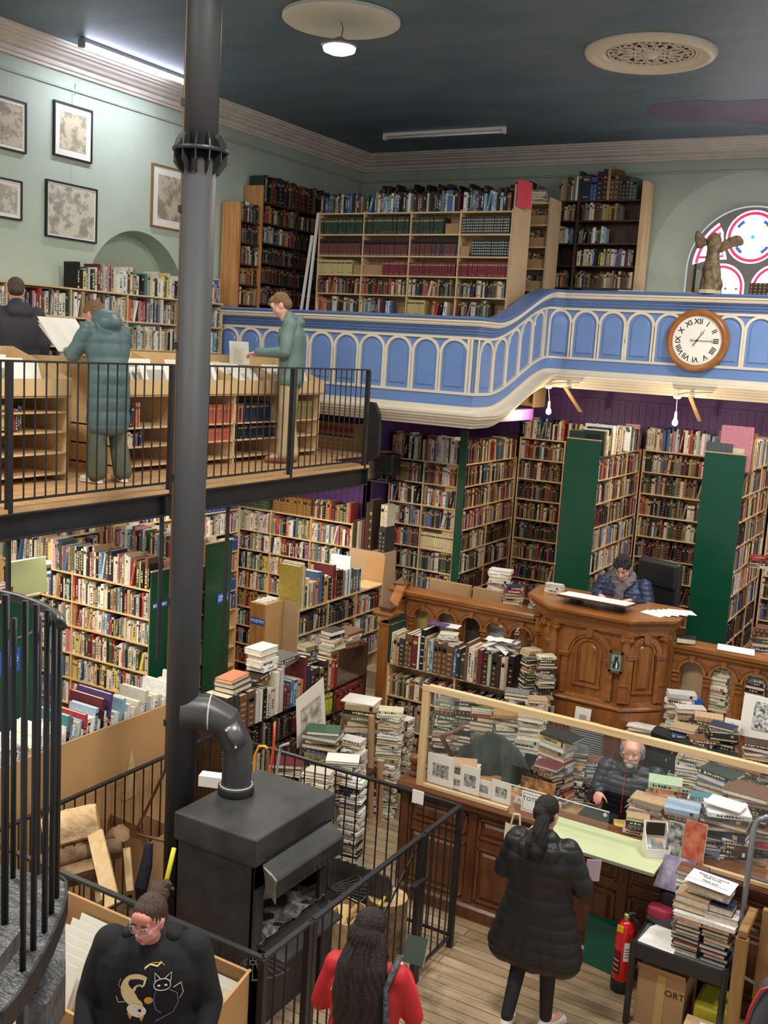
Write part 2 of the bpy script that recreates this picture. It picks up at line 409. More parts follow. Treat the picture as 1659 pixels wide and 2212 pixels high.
MB().cyl(c+Z*-.002, c+Z*-.006, .43, n=48).build('dark_opening', mat('dark_hole', (28, 26, 26), .9), t)
mb = MB()
def scroll(mb, o, a, sc, hand):
    pts = []
    for i in range(22):
        th = i*.42; r = sc*(.02+.0085*i*.5)
        q = V((r*cos(th*hand), r*sin(th*hand), 0)); q.rotate(Euler((0, 0, a))); pts.append(o+q)
    mb.tube(pts, .010, 5)
for k in range(8):
    a = k*pi/4; d = V((cos(a), sin(a), 0))
    scroll(mb, c+d*.24+V((0, 0, -.012)), a, 1, 1); scroll(mb, c+V((cos(a+.39), sin(a+.39), 0))*.33+V((0, 0, -.012)), a+1, .75, -1)
    scroll(mb, c+V((cos(a+.3), sin(a+.3), 0))*.15+V((0, 0, -.012)), a+2, .6, 1)
    mb.tube([c+d*.06+Z*-.012, c+d*.42+Z*-.012], .010, 5)
for r in (.39, .42, .09): mb.tube([c+V((cos(i*pi/24)*r, sin(i*pi/24)*r, -.012)) for i in range(49)], .011, 5)
mb.build('grille', m_cream, t, smooth=True)
MB().lathe([(.08, -.005), (.085, -.03), (.05, -.05), (.0, -.06)], c, 20).build('boss', m_cream, t, smooth=True)
for i in range(1):
    x0, x1, yy = -7.72, -5.9, 12.7
    t = thing('fluorescent_light', ((x0+x1)/2, yy, ZC), 'long unlit white fluorescent batten on the blue ceiling near the back', 'ceiling light')
    MB().box(x0, x1, yy-.03, yy+.03, ZC-.04, ZC).build('batten', m_white, t, bevel=.004)
    MB().box(x0, x0+.04, yy-.035, yy+.035, ZC-.085, ZC-.02).build('end_cap', m_white, t, bevel=.004)
    MB().box(x1-.04, x1, yy-.035, yy+.035, ZC-.085, ZC-.02).build('end_cap', m_white, t, bevel=.004)
    MB().cyl((x0+.04, yy, ZC-.062), (x1-.04, yy, ZC-.062), .016).build('tube', mat('unlit_tube', (235, 238, 240), .3), t, smooth=True)
x0, y0, y1 = -8.42, 7.9, 9.45
t = thing('fluorescent_light', (x0, (y0+y1)/2, ZC), 'lit fluorescent tube on the ceiling beside the left cornice', 'ceiling light')
MB().box(x0-.025, x0+.025, y0, y1, ZC-.035, ZC).build('batten', m_white, t)
MB().box(x0-.03, x0+.03, y0-.03, y0+.02, ZC-.09, ZC-.01).build('end_cap', mat('grey_cap', (150, 150, 152), .5), t, bevel=.004)
MB().box(x0-.03, x0+.03, y1-.02, y1+.03, ZC-.09, ZC-.01).build('end_cap', mat('grey_cap', (150, 150, 152), .5), t, bevel=.004)
MB().cyl((x0, y0+.02, ZC-.065), (x0, y1-.02, ZC-.065), .016, n=12).build('tube', mat('lit_tube', (225, 228, 255), .3, emit=26), t, smooth=True)
# irregular purple patch of older paint
pp = [(1395, 232), (1440, 222), (1520, 216), (1560, 220), (1659, 214), (1700, 214), (1700, 274), (1659, 272), (1600, 266), (1560, 262), (1500, 264), (1450, 262), (1400, 250)]
tag(MB().add([at(a, b_, z=ZC-.002) for a, b_ in pp], [tuple(range(len(pp)))]).build('trim_6', mat('dusky_purple_paint', (104, 96, 126), .6, noise=.2, scale=3)), kind='structure')
# ================================================================ GALLERY FRONT
def make_path():
    """samples: s, point, mitre normal, z offset"""
    P = [(V((XL, 10.7, 0)), V((0, -1, 0))), (V((-5.40, 10.7, 0)), V((0, -1, 0))), (V((-5.15, 10.7, 0)), V((1, -1, 0))), (V((-5.15, 10.92, 0)), V((1, 0, 0)))]
    n = 24
    for i in range(1, n+1): P.append((V((-5.15, 10.92+(12.72-10.92)*i/n, 0)), V((1, 0, 0))))
    c = V((-4.95, 12.72, 0))
    for i in range(1, 7):
        a = pi-i*pi/2/6; P.append((c+V((.2*cos(a), .2*sin(a)+.03*i/6, 0)), V((-cos(a), -sin(a), 0))))
    P.append((V((3, 12.95, 0)), V((0, -1, 0))))
    s = 0; out = []
    for i, (p, nn) in enumerate(P):
        if i: s += (p-P[i-1][0]).length
        t = min(1, max(0, (p.y-11.0)/1.85)); zo = .475*(t*t*(3-2*t))
        out.append((s, p, nn, zo))
    return out
GP = make_path()
def gmap(q):
    s, d, h = q
    i = 0
    while i < len(GP)-2 and GP[i+1][0] < s: i += 1
    a, b_ = GP[i], GP[i+1]; t = (s-a[0])/(b_[0]-a[0])
    p = a[1].lerp(b_[1], t); nn = a[2].lerp(b_[2], t); zo = a[3]+(b_[3]-a[3])*t
    return p+nn*d+V((0, 0, 3.9+h+zo))
def gs(x=None, y=None):
    """arclength of a point on the left run, the S or the right run"""
    if y is not None: return 3.85+(y-10.7)
    if x < -5.15: return x-XL
    e = GP[-2]; return e[0]+(x-e[1].x)
svals = sorted(set([g[0] for g in GP]))
GB = thing('gallery_balustrade', (-5.15, 10.7, 3.9), 'blue and cream panelled gallery front with round arches sweeping up to the clock', 'gallery front')
def gsweep(prof, name, m):
    mb = MB(); k = len(prof)
    vs = [V((s, d, h)) for s in svals for d, h in prof]
    fs = [(i*k+j, (i+1)*k+j, (i+1)*k+j+1, i*k+j+1) for i in range(len(svals)-1) for j in range(k-1)]
    mb.add(vs, fs).map(gmap); return mb.build(name, m, GB)
gsweep([(-.1, -.04), (.06, -.04), (.07, -.01), (.1, 0), (.105, .03), (.13, .035), (.14, .06), (.165, .07), (.17, .1), (.185, .105), (.185, .13), (.06, .145), (.05, .15), (.05, .2), (0, .2)], 'cornice', m_cream)
gsweep([(.0, .2), (.03, .2), (.035, .33), (.0, .33)], 'plinth', m_blue)
gsweep([(.0, .33), (.048, .33), (.05, .36), (0, .362)], 'lower_moulding', m_cream)
gsweep([(.0, .34), (.012, .36), (.012, .98), (.0, .98), (-.06, .98), (-.06, 0)], 'panel_backing', m_blue)
gsweep([(.0, .955), (.034, .955), (.036, .985), (0, .99)], 'upper_moulding', m_cream)
gsweep([(0, .985), (.03, .99), (.03, 1.01), (.045, 1.015), (.045, 1.04), (.06, 1.045), (.065, 1.07), (.08, 1.08), (.085, 1.1), (0, 1.1)], 'frieze', m_blue2)
gsweep([(0, 1.1), (.1, 1.1), (.115, 1.12), (.1, 1.135), (.125, 1.145), (.12, 1.168), (0, 1.17)], 'rail_moulding', m_cream)
gsweep([(0, 1.168), (.13, 1.168), (.14, 1.185), (.12, 1.205), (-.1, 1.21), (-.12, 1.19), (-.1, 1.15), (-.06, 1.14), (-.06, .9)], 'handrail', m_blue2)
R_ = .150; hc = .955-R_-.022
def garch(mb, s0, R0, R1, d0, d1, hb, n=14, w=.0):
    """raised arch band between radii"""
    out = [(s0-R0, hb)]+[(s0-R0*cos(pi*i/n), hc+R0*sin(pi*i/n)) for i in range(n+1)]+[(s0+R0, hb)]
    ou2 = [(s0-R1, hb)]+[(s0-R1*cos(pi*i/n), hc+R1*sin(pi*i/n)) for i in range(n+1)]+[(s0+R1, hb)]
    k = len(out); vs = []
    for (a, b_), (c_, d_) in zip(out, ou2):
        vs += [V((a, d0, b_)), V((a, d1, b_)), V((c_, d1, d_)), V((c_, d0, d_))]
    fs = [(i*4+j, (i+1)*4+j, (i+1)*4+(j+1) % 4, i*4+(j+1) % 4) for i in range(k-1) for j in range(4)]
    mb.add(vs, fs)
def gfield(mb, s0, r, hb, d0, d1, n=12):
    P = [(s0-r, hb), (s0+r, hb)]+[(s0+r*cos(pi*i/n), hc+r*sin(pi*i/n)) for i in range(n+1)]
    Q = [(s0-r+.014, hb+.014), (s0+r-.014, hb+.014)]+[(s0+(r-.014)*cos(pi*i/n), hc+(r-.014)*sin(pi*i/n)) for i in range(n+1)]
    k = len(P); vs = [V((a, d0, b_)) for a, b_ in P]+[V((a, d1, b_)) for a, b_ in Q]
    mb.add(vs, [tuple(range(k, 2*k))]+[(i, (i+1) % k, k+(i+1) % k, k+i) for i in range(k)])
centres = [gs(x=v) for v in (-8.66, -8.296, -7.933, -7.57, -7.207, -6.844, -6.481, -6.118, -5.755, -5.392)]
centres += [gs(y=v) for v in (10.975, 11.345, 11.715, 12.085, 12.455)]
rx = [-5.04+.359*i for i in range(22)]; centres += [gs(x=v) for v in rx]
for s0 in centres:
    mb = MB(); mf = MB()
    garch(mb, s0, R_, R_+.034, .012, .034, .36); mb.map(gmap).build('arch_moulding', m_cream, GB)
    gfield(mf, s0, .115, .41, .012, .026); mf.map(gmap).build('raised_panel', m_blue, GB)
mb = MB()
def gpost(s0, w, a=.36, b_=.96): mb.ob((s0-w/2, .012, a), (w, 0, 0), (0, .026, 0), (0, 0, b_-a))
for s0 in (gs(x=-5.2)-.0, 3.85+.06, gs(y=12.66), gs(x=-4.86-.37)+.0): gpost(s0, .035)
mb.map(gmap).build('corner_bead', m_cream, GB)
# gallery floor slabs and the sloping soffit between them
gf = MB(); gf.box(XL, -5.2, 10.72, 12.7, 3.9, 4.04).box(XL, -6.97, 12.7, YB, 3.9, 4.04); gf.box(-5.0, 4, 12.97, YB, 4.4, 4.5)
struct(gf.build('floor_gallery', m_purple))
# ---------------------------------------------------------------- clock
cc = V((-3.235, 12.95-.04, 5.02))
t = thing('wall_clock', cc, 'round wooden cased clock with roman numerals on the blue gallery front', 'clock')
cf = wood('clock_case_wood', (168, 108, 48), (130, 78, 32), .35, (1, 1, 1), 6)
ax = V((0, -1, 0))
MB().lathe([(.375, 0), (.375, .05), (.36, .075), (.335, .09), (.31, .085), (.295, .065), (.29, .05), (0, .05)], cc, 72, ax).build('case', cf, t, smooth=True, angle=35)
MB().cyl(cc+ax*.052, cc+ax*.056, .293, n=64).build('dial', mat('cream_clock_face', (232, 230, 222), .35), t)
mk = mat('clock_black', (18, 18, 20), .5)
for k, s_ in enumerate(['XII', 'I', 'II', 'III', 'IIII', 'V', 'VI', 'VII', 'VIII', 'IX', 'X', 'XI']):
    a = k*pi/6; up = V((sin(a), 0, cos(a))); rt = V((cos(a), 0, -sin(a)))
    text('numeral', s_, .088, cc+ax*.058+up*.225, rt, up, mk, t, .0006, bold=.0015)
def hand(ang, L, name, w):
    a = radians(ang); u = V((sin(a), 0, cos(a))); r = V((cos(a), 0, -sin(a))); o = cc+ax*(.062 if w > .008 else .066)
    mb = MB(); mb.ob(o-r*w/2-u*.05, r*w, u*(L-.02), ax*.002)
    e = o+u*L
    for q, s2 in ((e-u*.045, .022), (o-u*.06, .018)):
        mb.tube([q-u*s2, q-r*s2*.7, q+u*s2, q+r*s2*.7, q-u*s2], .0028, 5)
    mb.tube([e-u*.02, e+u*.01], .002, 5)
    mb.build(name, mk, t)
hand(33, .15, 'hour_hand', .009); hand(90.5, .235, 'minute_hand', .007)
MB().cyl(cc+ax*.06, cc+ax*.072, .012).build('hub', mk, t)
# ================================================================ BOOKS
BC = {'cream': (226, 214, 186), 'white': (240, 238, 232), 'tan': (188, 156, 112), 'brown': (116, 76, 48), 'dark brown': (68, 44, 32),
      'green': (56, 92, 66), 'dark green': (34, 56, 46), 'navy': (34, 44, 82), 'blue': (62, 104, 168), 'pale blue': (148, 188, 212),
      'maroon': (110, 30, 42), 'red': (184, 44, 42), 'orange': (216, 116, 56), 'yellow': (228, 204, 78), 'black': (28, 28, 31),
      'grey': (126, 124, 120), 'olive': (124, 120, 66), 'pink': (212, 130, 142), 'teal': (52, 128, 138), 'purple': (96, 62, 132), 'mustard': (196, 160, 40),
      'pale green': (166, 196, 160), 'lime': (172, 176, 60), 'pale grey': (196, 194, 188), 'gold': (176, 132, 60), 'charcoal': (58, 58, 60), 'slate': (84, 92, 100)}
STY = {'modern': 'white white white cream cream cream cream black black navy maroon red orange yellow blue pale_blue green dark_green grey grey brown pink teal cream white tan pale_grey'.split(),
       'bright': 'white white white cream red pink blue pale_blue yellow green black black orange navy teal maroon cream cream pale_grey'.split(),
       'antique': 'brown brown dark_brown dark_brown tan tan cream grey green dark_green navy maroon olive black cream grey red gold'.split(),
       'dark': 'black black dark_brown dark_brown dark_green navy brown maroon charcoal grey'.split(),
       'cloth': 'dark_green navy maroon brown brown tan tan cream pale_grey slate red olive grey black green blue cream dark_brown orange cream'.split(),
       'gal': 'white black black navy blue teal cream brown grey green maroon pale_blue dark_brown tan'.split(), 'white': 'white white white pale_grey cream black'.split(), 'cream': 'cream cream white cream tan pale_grey'.split(), 'biog': 'white white white white cream cream cream cream tan pale_grey black black black navy maroon red blue green orange grey brown pink tan pale_blue yellow'.split()}
m_bk = mat('book_cloth', attr='Col', rgb=(200, 200, 200), rough=.55, noise=.22, scale=40, detail=2)
m_bk.node_tree.nodes['Principled BSDF'].inputs['Specular IOR Level'].default_value = .35
PAGE = lin((222, 208, 178)); PAGE2 = lin((236, 228, 208))
def jit(c, a=.12):
    k = 1+random.uniform(-a, a); q = lin(BC[c.replace('_', ' ')]); g = sum(q)/3; return tuple(min(1, max(0, (v*.82+g*.18)*k*(1+random.uniform(-.06, .06)))) for v in q)
def bookgeo(cov, pag, o, a, up, dp, w, h, d, col, kind=0, title=None, pcol=None):
    """book with its spine facing -dp: o = lower spine corner, a = unit across the spine, up = unit along the spine, dp = unit into the pages"""
    a, up, dp = V(a), V(up), V(dp); t = min(.0035, w*.14)
    cov.col = col
    cov.ob(o, a*w, dp*t, up*h).ob(o+dp*t, a*t, dp*(d-t), up*h).ob(o+a*(w-t)+dp*t, a*t, dp*(d-t), up*h)
    pag.col = pcol or (PAGE if random.random() < .6 else PAGE2)
    pag.ob(o+a*t+dp*t+up*.005, a*(w-2*t), dp*(d-t-.006), up*(h-.010))
    e = -dp*.0007
    def q(x0, x1, h0, h1, c):
        cov.col = c; p = o+e
        cov.quad(p+a*x0+up*h0, p+a*x1+up*h0, p+a*x1+up*h1, p+a*x0+up*h1)
    lum = sum(col)/3
    ink = lin((235, 225, 190)) if lum < .25 else lin((40, 36, 40))
    if kind == 1:      # leather with raised bands
        gold = lin((190, 150, 80)); hh = h*random.uniform(.1, .14)
        for i in range(1, 6): q(0, w, h*i/6-.003, h*i/6+.002, tuple(v*.55 for v in col))
        if random.random() < .6: q(w*.06, w*.94, h*4/6+.004, h*5/6-.006, lin(random.choice([(150, 40, 34), (40, 60, 44), (30, 30, 34)])))
        q(w*.2, w*.8, h*.7, h*.76, gold)
        for i in (0, 1, 2, 3): q(w*.3, w*.7, h*(i+.35)/6, h*(i+.6)/6, gold)
    elif kind == 2:    # jacket with running title
        y = h*random.uniform(.12, .3); y1 = h*random.uniform(.6, .88)
        while y < y1:
            L = random.uniform(.006, .022)
            q(w*random.uniform(.22, .34), w*random.uniform(.62, .78), y, min(y+L, y1), ink); y += L+random.uniform(.003, .012)
        if random.random() < .35: q(0, w, h*.88, h*random.uniform(.92, 1), jit(random.choice(STY['bright'])))
        if random.random() < .3: q(w*.2, w*.8, h*.03, h*.09, ink)
    elif kind == 3:    # cloth with label
        q(w*.15, w*.85, h*.74, h*.84, lin((200, 160, 90)) if lum < .3 else ink)
        if random.random() < .5: q(w*.2, w*.8, h*.1, h*.14, lin((200, 160, 90)) if lum < .3 else ink)
        if random.random() < .3: q(0, w, h*.9, h*.91, lin((200, 160, 90)))
    elif kind == 4:    # two tone set
        q(0, w, h*.72, h, title); q(w*.2, w*.8, h*.76, h*.82, lin((210, 180, 110))); q(w*.25, w*.75, h*.06, h*.09, lin((225, 215, 190)))
    elif kind == 5:    # set with metallic studs
        for i in range(1, 6): q(w*.15, w*.85, h*i/6-.006, h*i/6+.006, lin((205, 205, 200)))
STUFF = MB(); NST = [0]
def pick(style):
    if style in STY:
        c = random.choice(STY[style])
        k = {'antique': random.choice([1, 1, 3, 3]), 'dark': random.choice([1, 3, 3]), 'cloth': 3}.get(style, random.choice([2, 2, 3, 0]))
        return jit(c), k, None, None
    return None
def row(o, u, n, L, hmax, style, dmax=.19, dens=1.0, wr=(.014, .042), hr=(.72, .97), lean=.05, sink=.02, up=Z):
    """a shelf of books; o = front left of the shelf board, u along, n out of the case"""
    o, u, n = V(o), V(u).normalized(), V(n).normalized(); x = .004; L -= .004
    if isinstance(style, tuple): runs = style
    else: runs = None
    hset = hmax*random.uniform(.78, .9); wset = random.uniform(.022, .032); sd = random.uniform(.6, .9)
    while x < L:
        if random.random() > dens: x += random.uniform(.02, .12); continue
        if runs:   # ('set', colour, kind, title colour)
            w, h = wset, hset*random.uniform(.99, 1.01); col = tuple(v*random.uniform(.9, 1.1) for v in lin(runs[1])); k = runs[2]; ti = lin(runs[3]) if len(runs) > 3 and runs[3] else None; d = dmax*sd
        else:
            w = random.uniform(*wr); h = hmax*random.uniform(*hr); d = min(dmax, h*random.uniform(.62, .8)); col, k, ti, _ = pick(style)
        if x+w > L: break
        a, up_ = u, up; dx = 0
        if not runs and random.random() < lean:
            an = random.uniform(.08, .22); a = (u*cos(an)+up*-sin(an)*-1*-1) if False else u*cos(an)-up*sin(an); up_ = up*cos(an)+u*sin(an); dx = h*sin(an)
            if x+w+dx > L: a, up_, dx = u, up, 0
        oo = o+u*x-n*random.uniform(0, sink)+(up*(w*sin(atan2(-a.dot(up), 1))) if dx else V((0, 0, 0)))
        bookgeo(STUFF, STUFF, oo, a, up_, -n, w, h, d, col, k, ti); NST[0] += 1
        x += w+dx+random.uniform(0, .002)
ORD = ['topmost', 'second from top', 'third from top', 'fourth from top', 'fifth from top', 'sixth from top', 'seventh from top', 'eighth from top', 'ninth from top', 'tenth from top', 'eleventh from top', 'twelfth from top', 'thirteenth from top', 'fourteenth from top', 'fifteenth from top', 'sixteenth from top', 'seventeenth from top', 'eighteenth from top']
ORL = ['first', 'second', 'third', 'fourth', 'fifth', 'sixth', 'seventh', 'eighth', 'ninth', 'tenth', 'eleventh', 'twelfth', 'thirteenth', 'fourteenth', 'fifteenth', 'sixteenth', 'seventeenth', 'eighteenth']+['nineteenth', 'twentieth', 'twenty first', 'twenty second', 'twenty third', 'twenty fourth', 'twenty fifth', 'twenty sixth', 'twenty seventh', 'twenty eighth', 'twenty ninth', 'thirtieth']
NIND = [0]; BOOKS = []
def book(o, a, up, dp, w, h, d, cname, label, group=None, kind=3, kindname='book', col=None, cover=None):
    """one countable book: an Empty with cover and pages"""
    if NIND[0] >= 300: bookgeo(STUFF, STUFF, V(o), a, up, dp, w, h, d, col or jit(cname, .05), kind); NST[0] += 1; return None
    NIND[0] += 1
    t = thing('book', V(o), label, 'book', group)
    cv, pg = MB(), MB(); col = col or jit(cname, .05)
    bookgeo(cv, pg, V(o), a, up, dp, w, h, d, col, kind)
    if cover: cover(cv, V(o), V(a), V(up), V(dp), w, h, d)
    cv.build('cover', m_bk, t, col=True); pg.build('pages', m_bk, t, col=True)
    return t
def stack(base, ang, n, where, pal=None, size=(.15, .22), th=(.018, .045), group=None, ind=True, jitter=.25, big=1, spine=None, colors=None):
    """books lying flat on each other; where = words that find the stack. returns height"""
    z = 0; items = []
    for i in range(n):
        t = random.uniform(*th); w = random.uniform(size[0]*.85, size[0]*1.1)*big; h = random.uniform(size[1]*.85, size[1]*1.1)*big
        c = colors[i] if colors and i < len(colors) else random.choice(STY[pal or 'cloth']).replace('_', ' ')
        an = ang+random.uniform(-jitter, jitter); sp = spine if spine is not None else random.random() < .5
        if sp: an += pi
        up = V((cos(an), sin(an), 0)); dp = V((-sin(an), cos(an), 0)); a = V((0, 0, 1))
        o = V(base)+V((0, 0, z))-up*h/2-dp*w/2+V((random.uniform(-.012, .012), random.uniform(-.012, .012), 0))
        items.append((o, a, up, dp, t, h, w, c)); z += t+.0006
    for i, (o, a, up, dp, t, h, w, c) in enumerate(items):
        k = random.choice([2, 2, 3, 1])
        if ind and NIND[0] < 243:
            kn = 'paperback' if t < .025 else 'hardback'
            book(o, a, up, dp, t, h, w, c, '%s %s, %s of %s' % (c, kn, ORD[min(n-1-i, 17)], where), group or 'books stacked '+where.split(' of ')[0][:60], k)
        else:
            bookgeo(STUFF, STUFF, o, a, up, dp, t, h, w, jit(c), k); NST[0] += 1
    return z
# ================================================================ BOOKCASES
def case(name, o, u, n, W, zs, top, depth, bays, m, label, cat='bookcase', back=True, t=.018, mback=None, endpanel=None, top_board=False, side_h=None, sides=True, base=None, mshelf=None):
    """o = front left foot (left as you face it), u along the front, n towards the viewer, zs = heights of the shelf boards"""
    o, u, n = V(o), V(u).normalized(), V(n).normalized(); c = thing(name, o, label, cat)
    bz = o.z; T = top
    if sides:
        for x in (0, W-t): MB().ob(V((o.x, o.y, bz))+u*x, u*t, -n*depth, Z*(T-bz)).build('side_panel', m, c)
    for i in range(1, bays): MB().ob(V((o.x, o.y, bz))+u*(W*i/bays-t/2)-n*.004, u*t, -n*(depth-.006), Z*(T-bz)).build('divider', m, c)
    for z in zs: MB().ob(V((o.x, o.y, z-t))+u*t*.98+n*.001, u*(W-2*t*.98), -n*(depth-.002), Z*t).build('shelf', mshelf or m, c)
    if back: MB().ob(V((o.x, o.y, bz))-n*(depth-.001), u*W, -n*.006, Z*(T-bz)).build('back_panel', mback or m, c)
    return c
def fill(o, u, n, W, zs, styles, bays=1, depth=.2, t=.018, hgap=None, toph=.27, **kw):
    """books on every shelf; styles[row][bay] or styles[row]"""
    o, u, n = V(o), V(u).normalized(), V(n).normalized(); bw = W/bays
    for i, z in enumerate(zs):
        hm = (zs[i-1]-z-t-.012) if i else toph
        if hgap: hm = min(hm, hgap) if i else toph
        for b_ in range(bays):
            s = styles[i % len(styles)]; s = s[b_ % len(s)] if isinstance(s, list) else s
            if s is None: continue
            dens = 1
            if isinstance(s, tuple) and s[0] == 'part': dens_l = s[2]; s = s[1]
            else: dens_l = 1
            row(V((o.x, o.y, z))+u*(bw*b_+t*.8), u, n, (bw-t*1.4)*dens_l, hm, s, depth-.01, **kw)
# ================================================================ GALLERY BOOKCASES
# middle case facing the room
zs = [6.45, 6.175, 5.9, 5.65, 5.4, 5.145]
case('bookcase', (-8.24, 12.0, 4.04), X, -Y, 2.85, zs, 6.47, .25, 4, m_pineh, 'wide pale bookcase on the gallery with green, maroon and black matching sets', mback=m_mdf2)
MB().box(-5.388, -5.368, 11.99, 12.5, 4.04, 6.76).build('end_panel', m_mdf2, bpy.data.objects['bookcase'])
grn, mar, bl2, dks, crm, mrd = ('set', (46, 70, 56), 3), ('set', (112, 66, 62), 4, (44, 38, 32)), ('set', (50, 62, 104), 4, (44, 38, 32)), ('set', (38, 52, 54), 5), ('set', (206, 190, 132), 3), ('set', (118, 46, 58), 3)
ST = [['gal', 'gal', 'gal', 'gal'], [grn, grn, ('part', grn, .68), ('set', (66, 64, 58), 5)], [mar, mar, mar, None], [('part', crm, .8), None, mrd, mrd], ['antique', 'antique', 'antique', 'cloth'], ['cloth', ('part', 'modern', .75), ('part', crm, .4), ('part', 'cloth', .7)]]
fill((-8.24, 12.0, 0), X, -Y, 2.85, zs, ST, 4, .24, toph=.27)
o = V((-8.24, 12.0, 0)); bw = 2.85/4
row(V((-8.24+bw*2.5, 12.0, 5.9)), X, -Y, bw*.5, .232, bl2, .2); row(V((-8.24+bw*3.25, 12.0, 5.9)), X, -Y, bw*.73, .232, dks, .2)
row(V((-8.24+bw*1.45, 12.0, 5.65)), X, -Y, bw*.54, .232, mrd, .2); row(V((-8.24+bw*2.55, 12.0, 5.145)), X, -Y, bw*.35, .2, 'modern', .18, lean=.5)
# cardboard fronts where shelves are empty
for (xa, xb, z) in ((.7*bw+bw*2, 3*bw-.02, 6.175), (bw+.02, bw*1.44, 5.65), (3*bw+.02, bw*3.2, 5.9), (bw*.82, bw-.02, 5.65)):
    MB().box(-8.24+xa, -8.24+xb, 12.02, 12.03, z, z+.13).build('cardboard_backing', m_card, bpy.data.objects['bookcase'])
# tall case behind it against the back wall: only its upper books show
case('bookcase', (-8.55, 13.95, 4.04), X, -Y, 2.75, [6.78, 6.45], 6.8, .26, 3, m_dwood, 'dark bookcase against the gallery back wall behind the wide pale bookcase')
row((-8.5, 13.95, 6.78), X, -Y, 2.65, .36, 'dark', .22, hr=(.5, 1), wr=(.02, .06)); row((-8.5, 13.95, 6.45), X, -Y, 2.65, .28, 'cloth', .22)
# cases along the left wall of the gallery
NL = V((1, 0, 0))
zs = [6.22, 5.95, 5.68, 5.42, 5.16]
case('bookcase', (-8.7, 10.9, 4.04), Y, X, .42, zs, 6.24, .26, 1, m_dwood, 'low bookcase at the near end of the gallery left wall beside the pine plank')
fill((-8.7, 10.9, 0), Y, X, .42, zs, ['antique', 'dark', 'antique', 'antique', 'cloth'], 1, .24, toph=.26)
tag(MB().box(-8.96, -8.68, 10.83, 10.88, 4.04, 6.44).build('upright_plank', m_knotty, bevel=.004), 'tall knotty pine plank standing at the gallery bookcase end behind the man in green', 'plank')
case('bookcase', (-8.7, 11.34, 4.04), Y, X, 2.45, [6.52, 6.26, 6.0, 5.74, 5.48, 5.2], 6.54, .26, 3, m_dwood, 'dark bookcase packed with old brown books along the gallery left wall')
fill((-8.7, 11.34, 0), Y, X, 2.45, [6.52, 6.26, 6.0, 5.74, 5.48, 5.2], ['dark', 'antique', ['cloth', 'dark', 'dark'], 'dark', 'dark', 'dark'], 3, .24, toph=.37)
tag(MB().box(-8.98, -8.68, 11.30, 11.335, 4.04, 6.72).build('upright_plank', m_knotty, bevel=.004), 'second knotty pine plank, set behind the first one on the gallery', 'plank')
tag(MB().ob(V((-8.35, 11.9, 4.9)), V((.03, 0, 0)), V((0, .03, 0)), V((.1, .05, 1.55))).build('white_lath', m_white), 'thin white lath leaning between the dark and the pale gallery bookcases', 'lath')
tag(MB().ob(V((-8.42, 11.85, 4.9)), V((.03, 0, 0)), V((0, .03, 0)), V((.12, .05, 1.25))).build('white_lath', m_white), 'shorter white lath leaning left of the thin one on the gallery', 'lath')
# narrow case with cardboard fronts, right of the middle case
zs = [6.7, 6.42, 6.14, 5.86, 5.58, 5.3]
case('bookcase', (-6.4, 13.05, 4.04), X, -Y, 1.05, zs, 6.72, .3, 1, m_pineh, 'bookcase with cardboard fronted shelves partly hidden behind the wide pale bookcase')
MB().box(-5.36, -5.335, 13.04, 13.42, 4.04, 6.76).build('end_panel', m_mdf2, bpy.data.objects['bookcase.004'] if 'bookcase.004' in bpy.data.objects else None)
for z in zs[1:]:
    MB().box(-6.36, -5.38, 13.07, 13.08, z, z+.12).build('cardboard_front', m_card, bpy.data.objects['bookcase.004'])
    row((-6.34, 13.12, z), X, -Y, .95, .22, 'cloth', .16, dens=.8)
stack((-5.62, 13.2, 6.7), 0, 5, 'x', 'antique', (.2, .3), ind=False)
# dark case on the back wall near the window
zs = [6.85, 6.585, 6.28, 5.98, 5.69, 5.4]
o = V((-5.6, 13.9, 4.5))
case('bookcase', o, X, -Y, 1.22, zs, 6.86, .28, 1, m_dwood, 'dark stained bookcase on the gallery beside the arched window')
cb_ = bpy.data.objects['bookcase.005']
MB().box(-4.41, -4.35, 13.88, 14.2, 4.5, 7.08).build('end_post', m_pine, cb_)
MB().box(-5.30, -5.27, 13.895, 14.15, 4.5, 7.0).build('divider', m_dwood, cb_)
row(o+V((0, 0, 2.35)), X, -Y, .3, .34, 'antique', .22, hr=(.7, 1)); row(V((-5.25, 13.9, 6.585)), X, -Y, .6, .25, 'antique', .2); row(V((-5.57, 13.9, 6.585)), X, -Y, .26, .25, 'antique', .2)
for z, L, s in ((6.28, .42, 'modern'), (5.98, .82, 'modern'), (5.69, .82, 'antique'), (5.4, .82, 'dark')): row(V((-5.25, 13.9, z)), X, -Y, L, .24, s, .2)
for z, s in ((6.28, 'modern'), (5.69, 'cloth')): row(V((-5.57, 13.9, z)), X, -Y, .26, .24, s, .2)
# big volumes on the top board, counted one by one
x = -5.54; specs = [('white', .03, .32, 0), ('dark green', .045, .38, 3), ('navy', .12, .34, 3), ('blue', .04, .30, 1), ('blue', .04, .30, 1), ('navy', .075, .37, 1), ('dark brown', .06, .40, 1), ('tan', .04, .45, 0),
                     ('brown', .055, .39, 1), ('brown', .055, .39, 1), ('charcoal', .045, .30, 1), ('charcoal', .045, .30, 1), ('charcoal', .045, .3, 1), ('slate', .045, .29, 1), ('slate', .045, .28, 1)]
for i, (c, w_, h, k) in enumerate(specs):
    book(V((x+.2, 13.9, 6.85)), X, Z, Y, w_, h, .24, c, '%s large volume, %s from left on the bookcase by the arched window' % (c, ORL[i]), 'large old volumes on the top board near the window', k); x += w_+.004
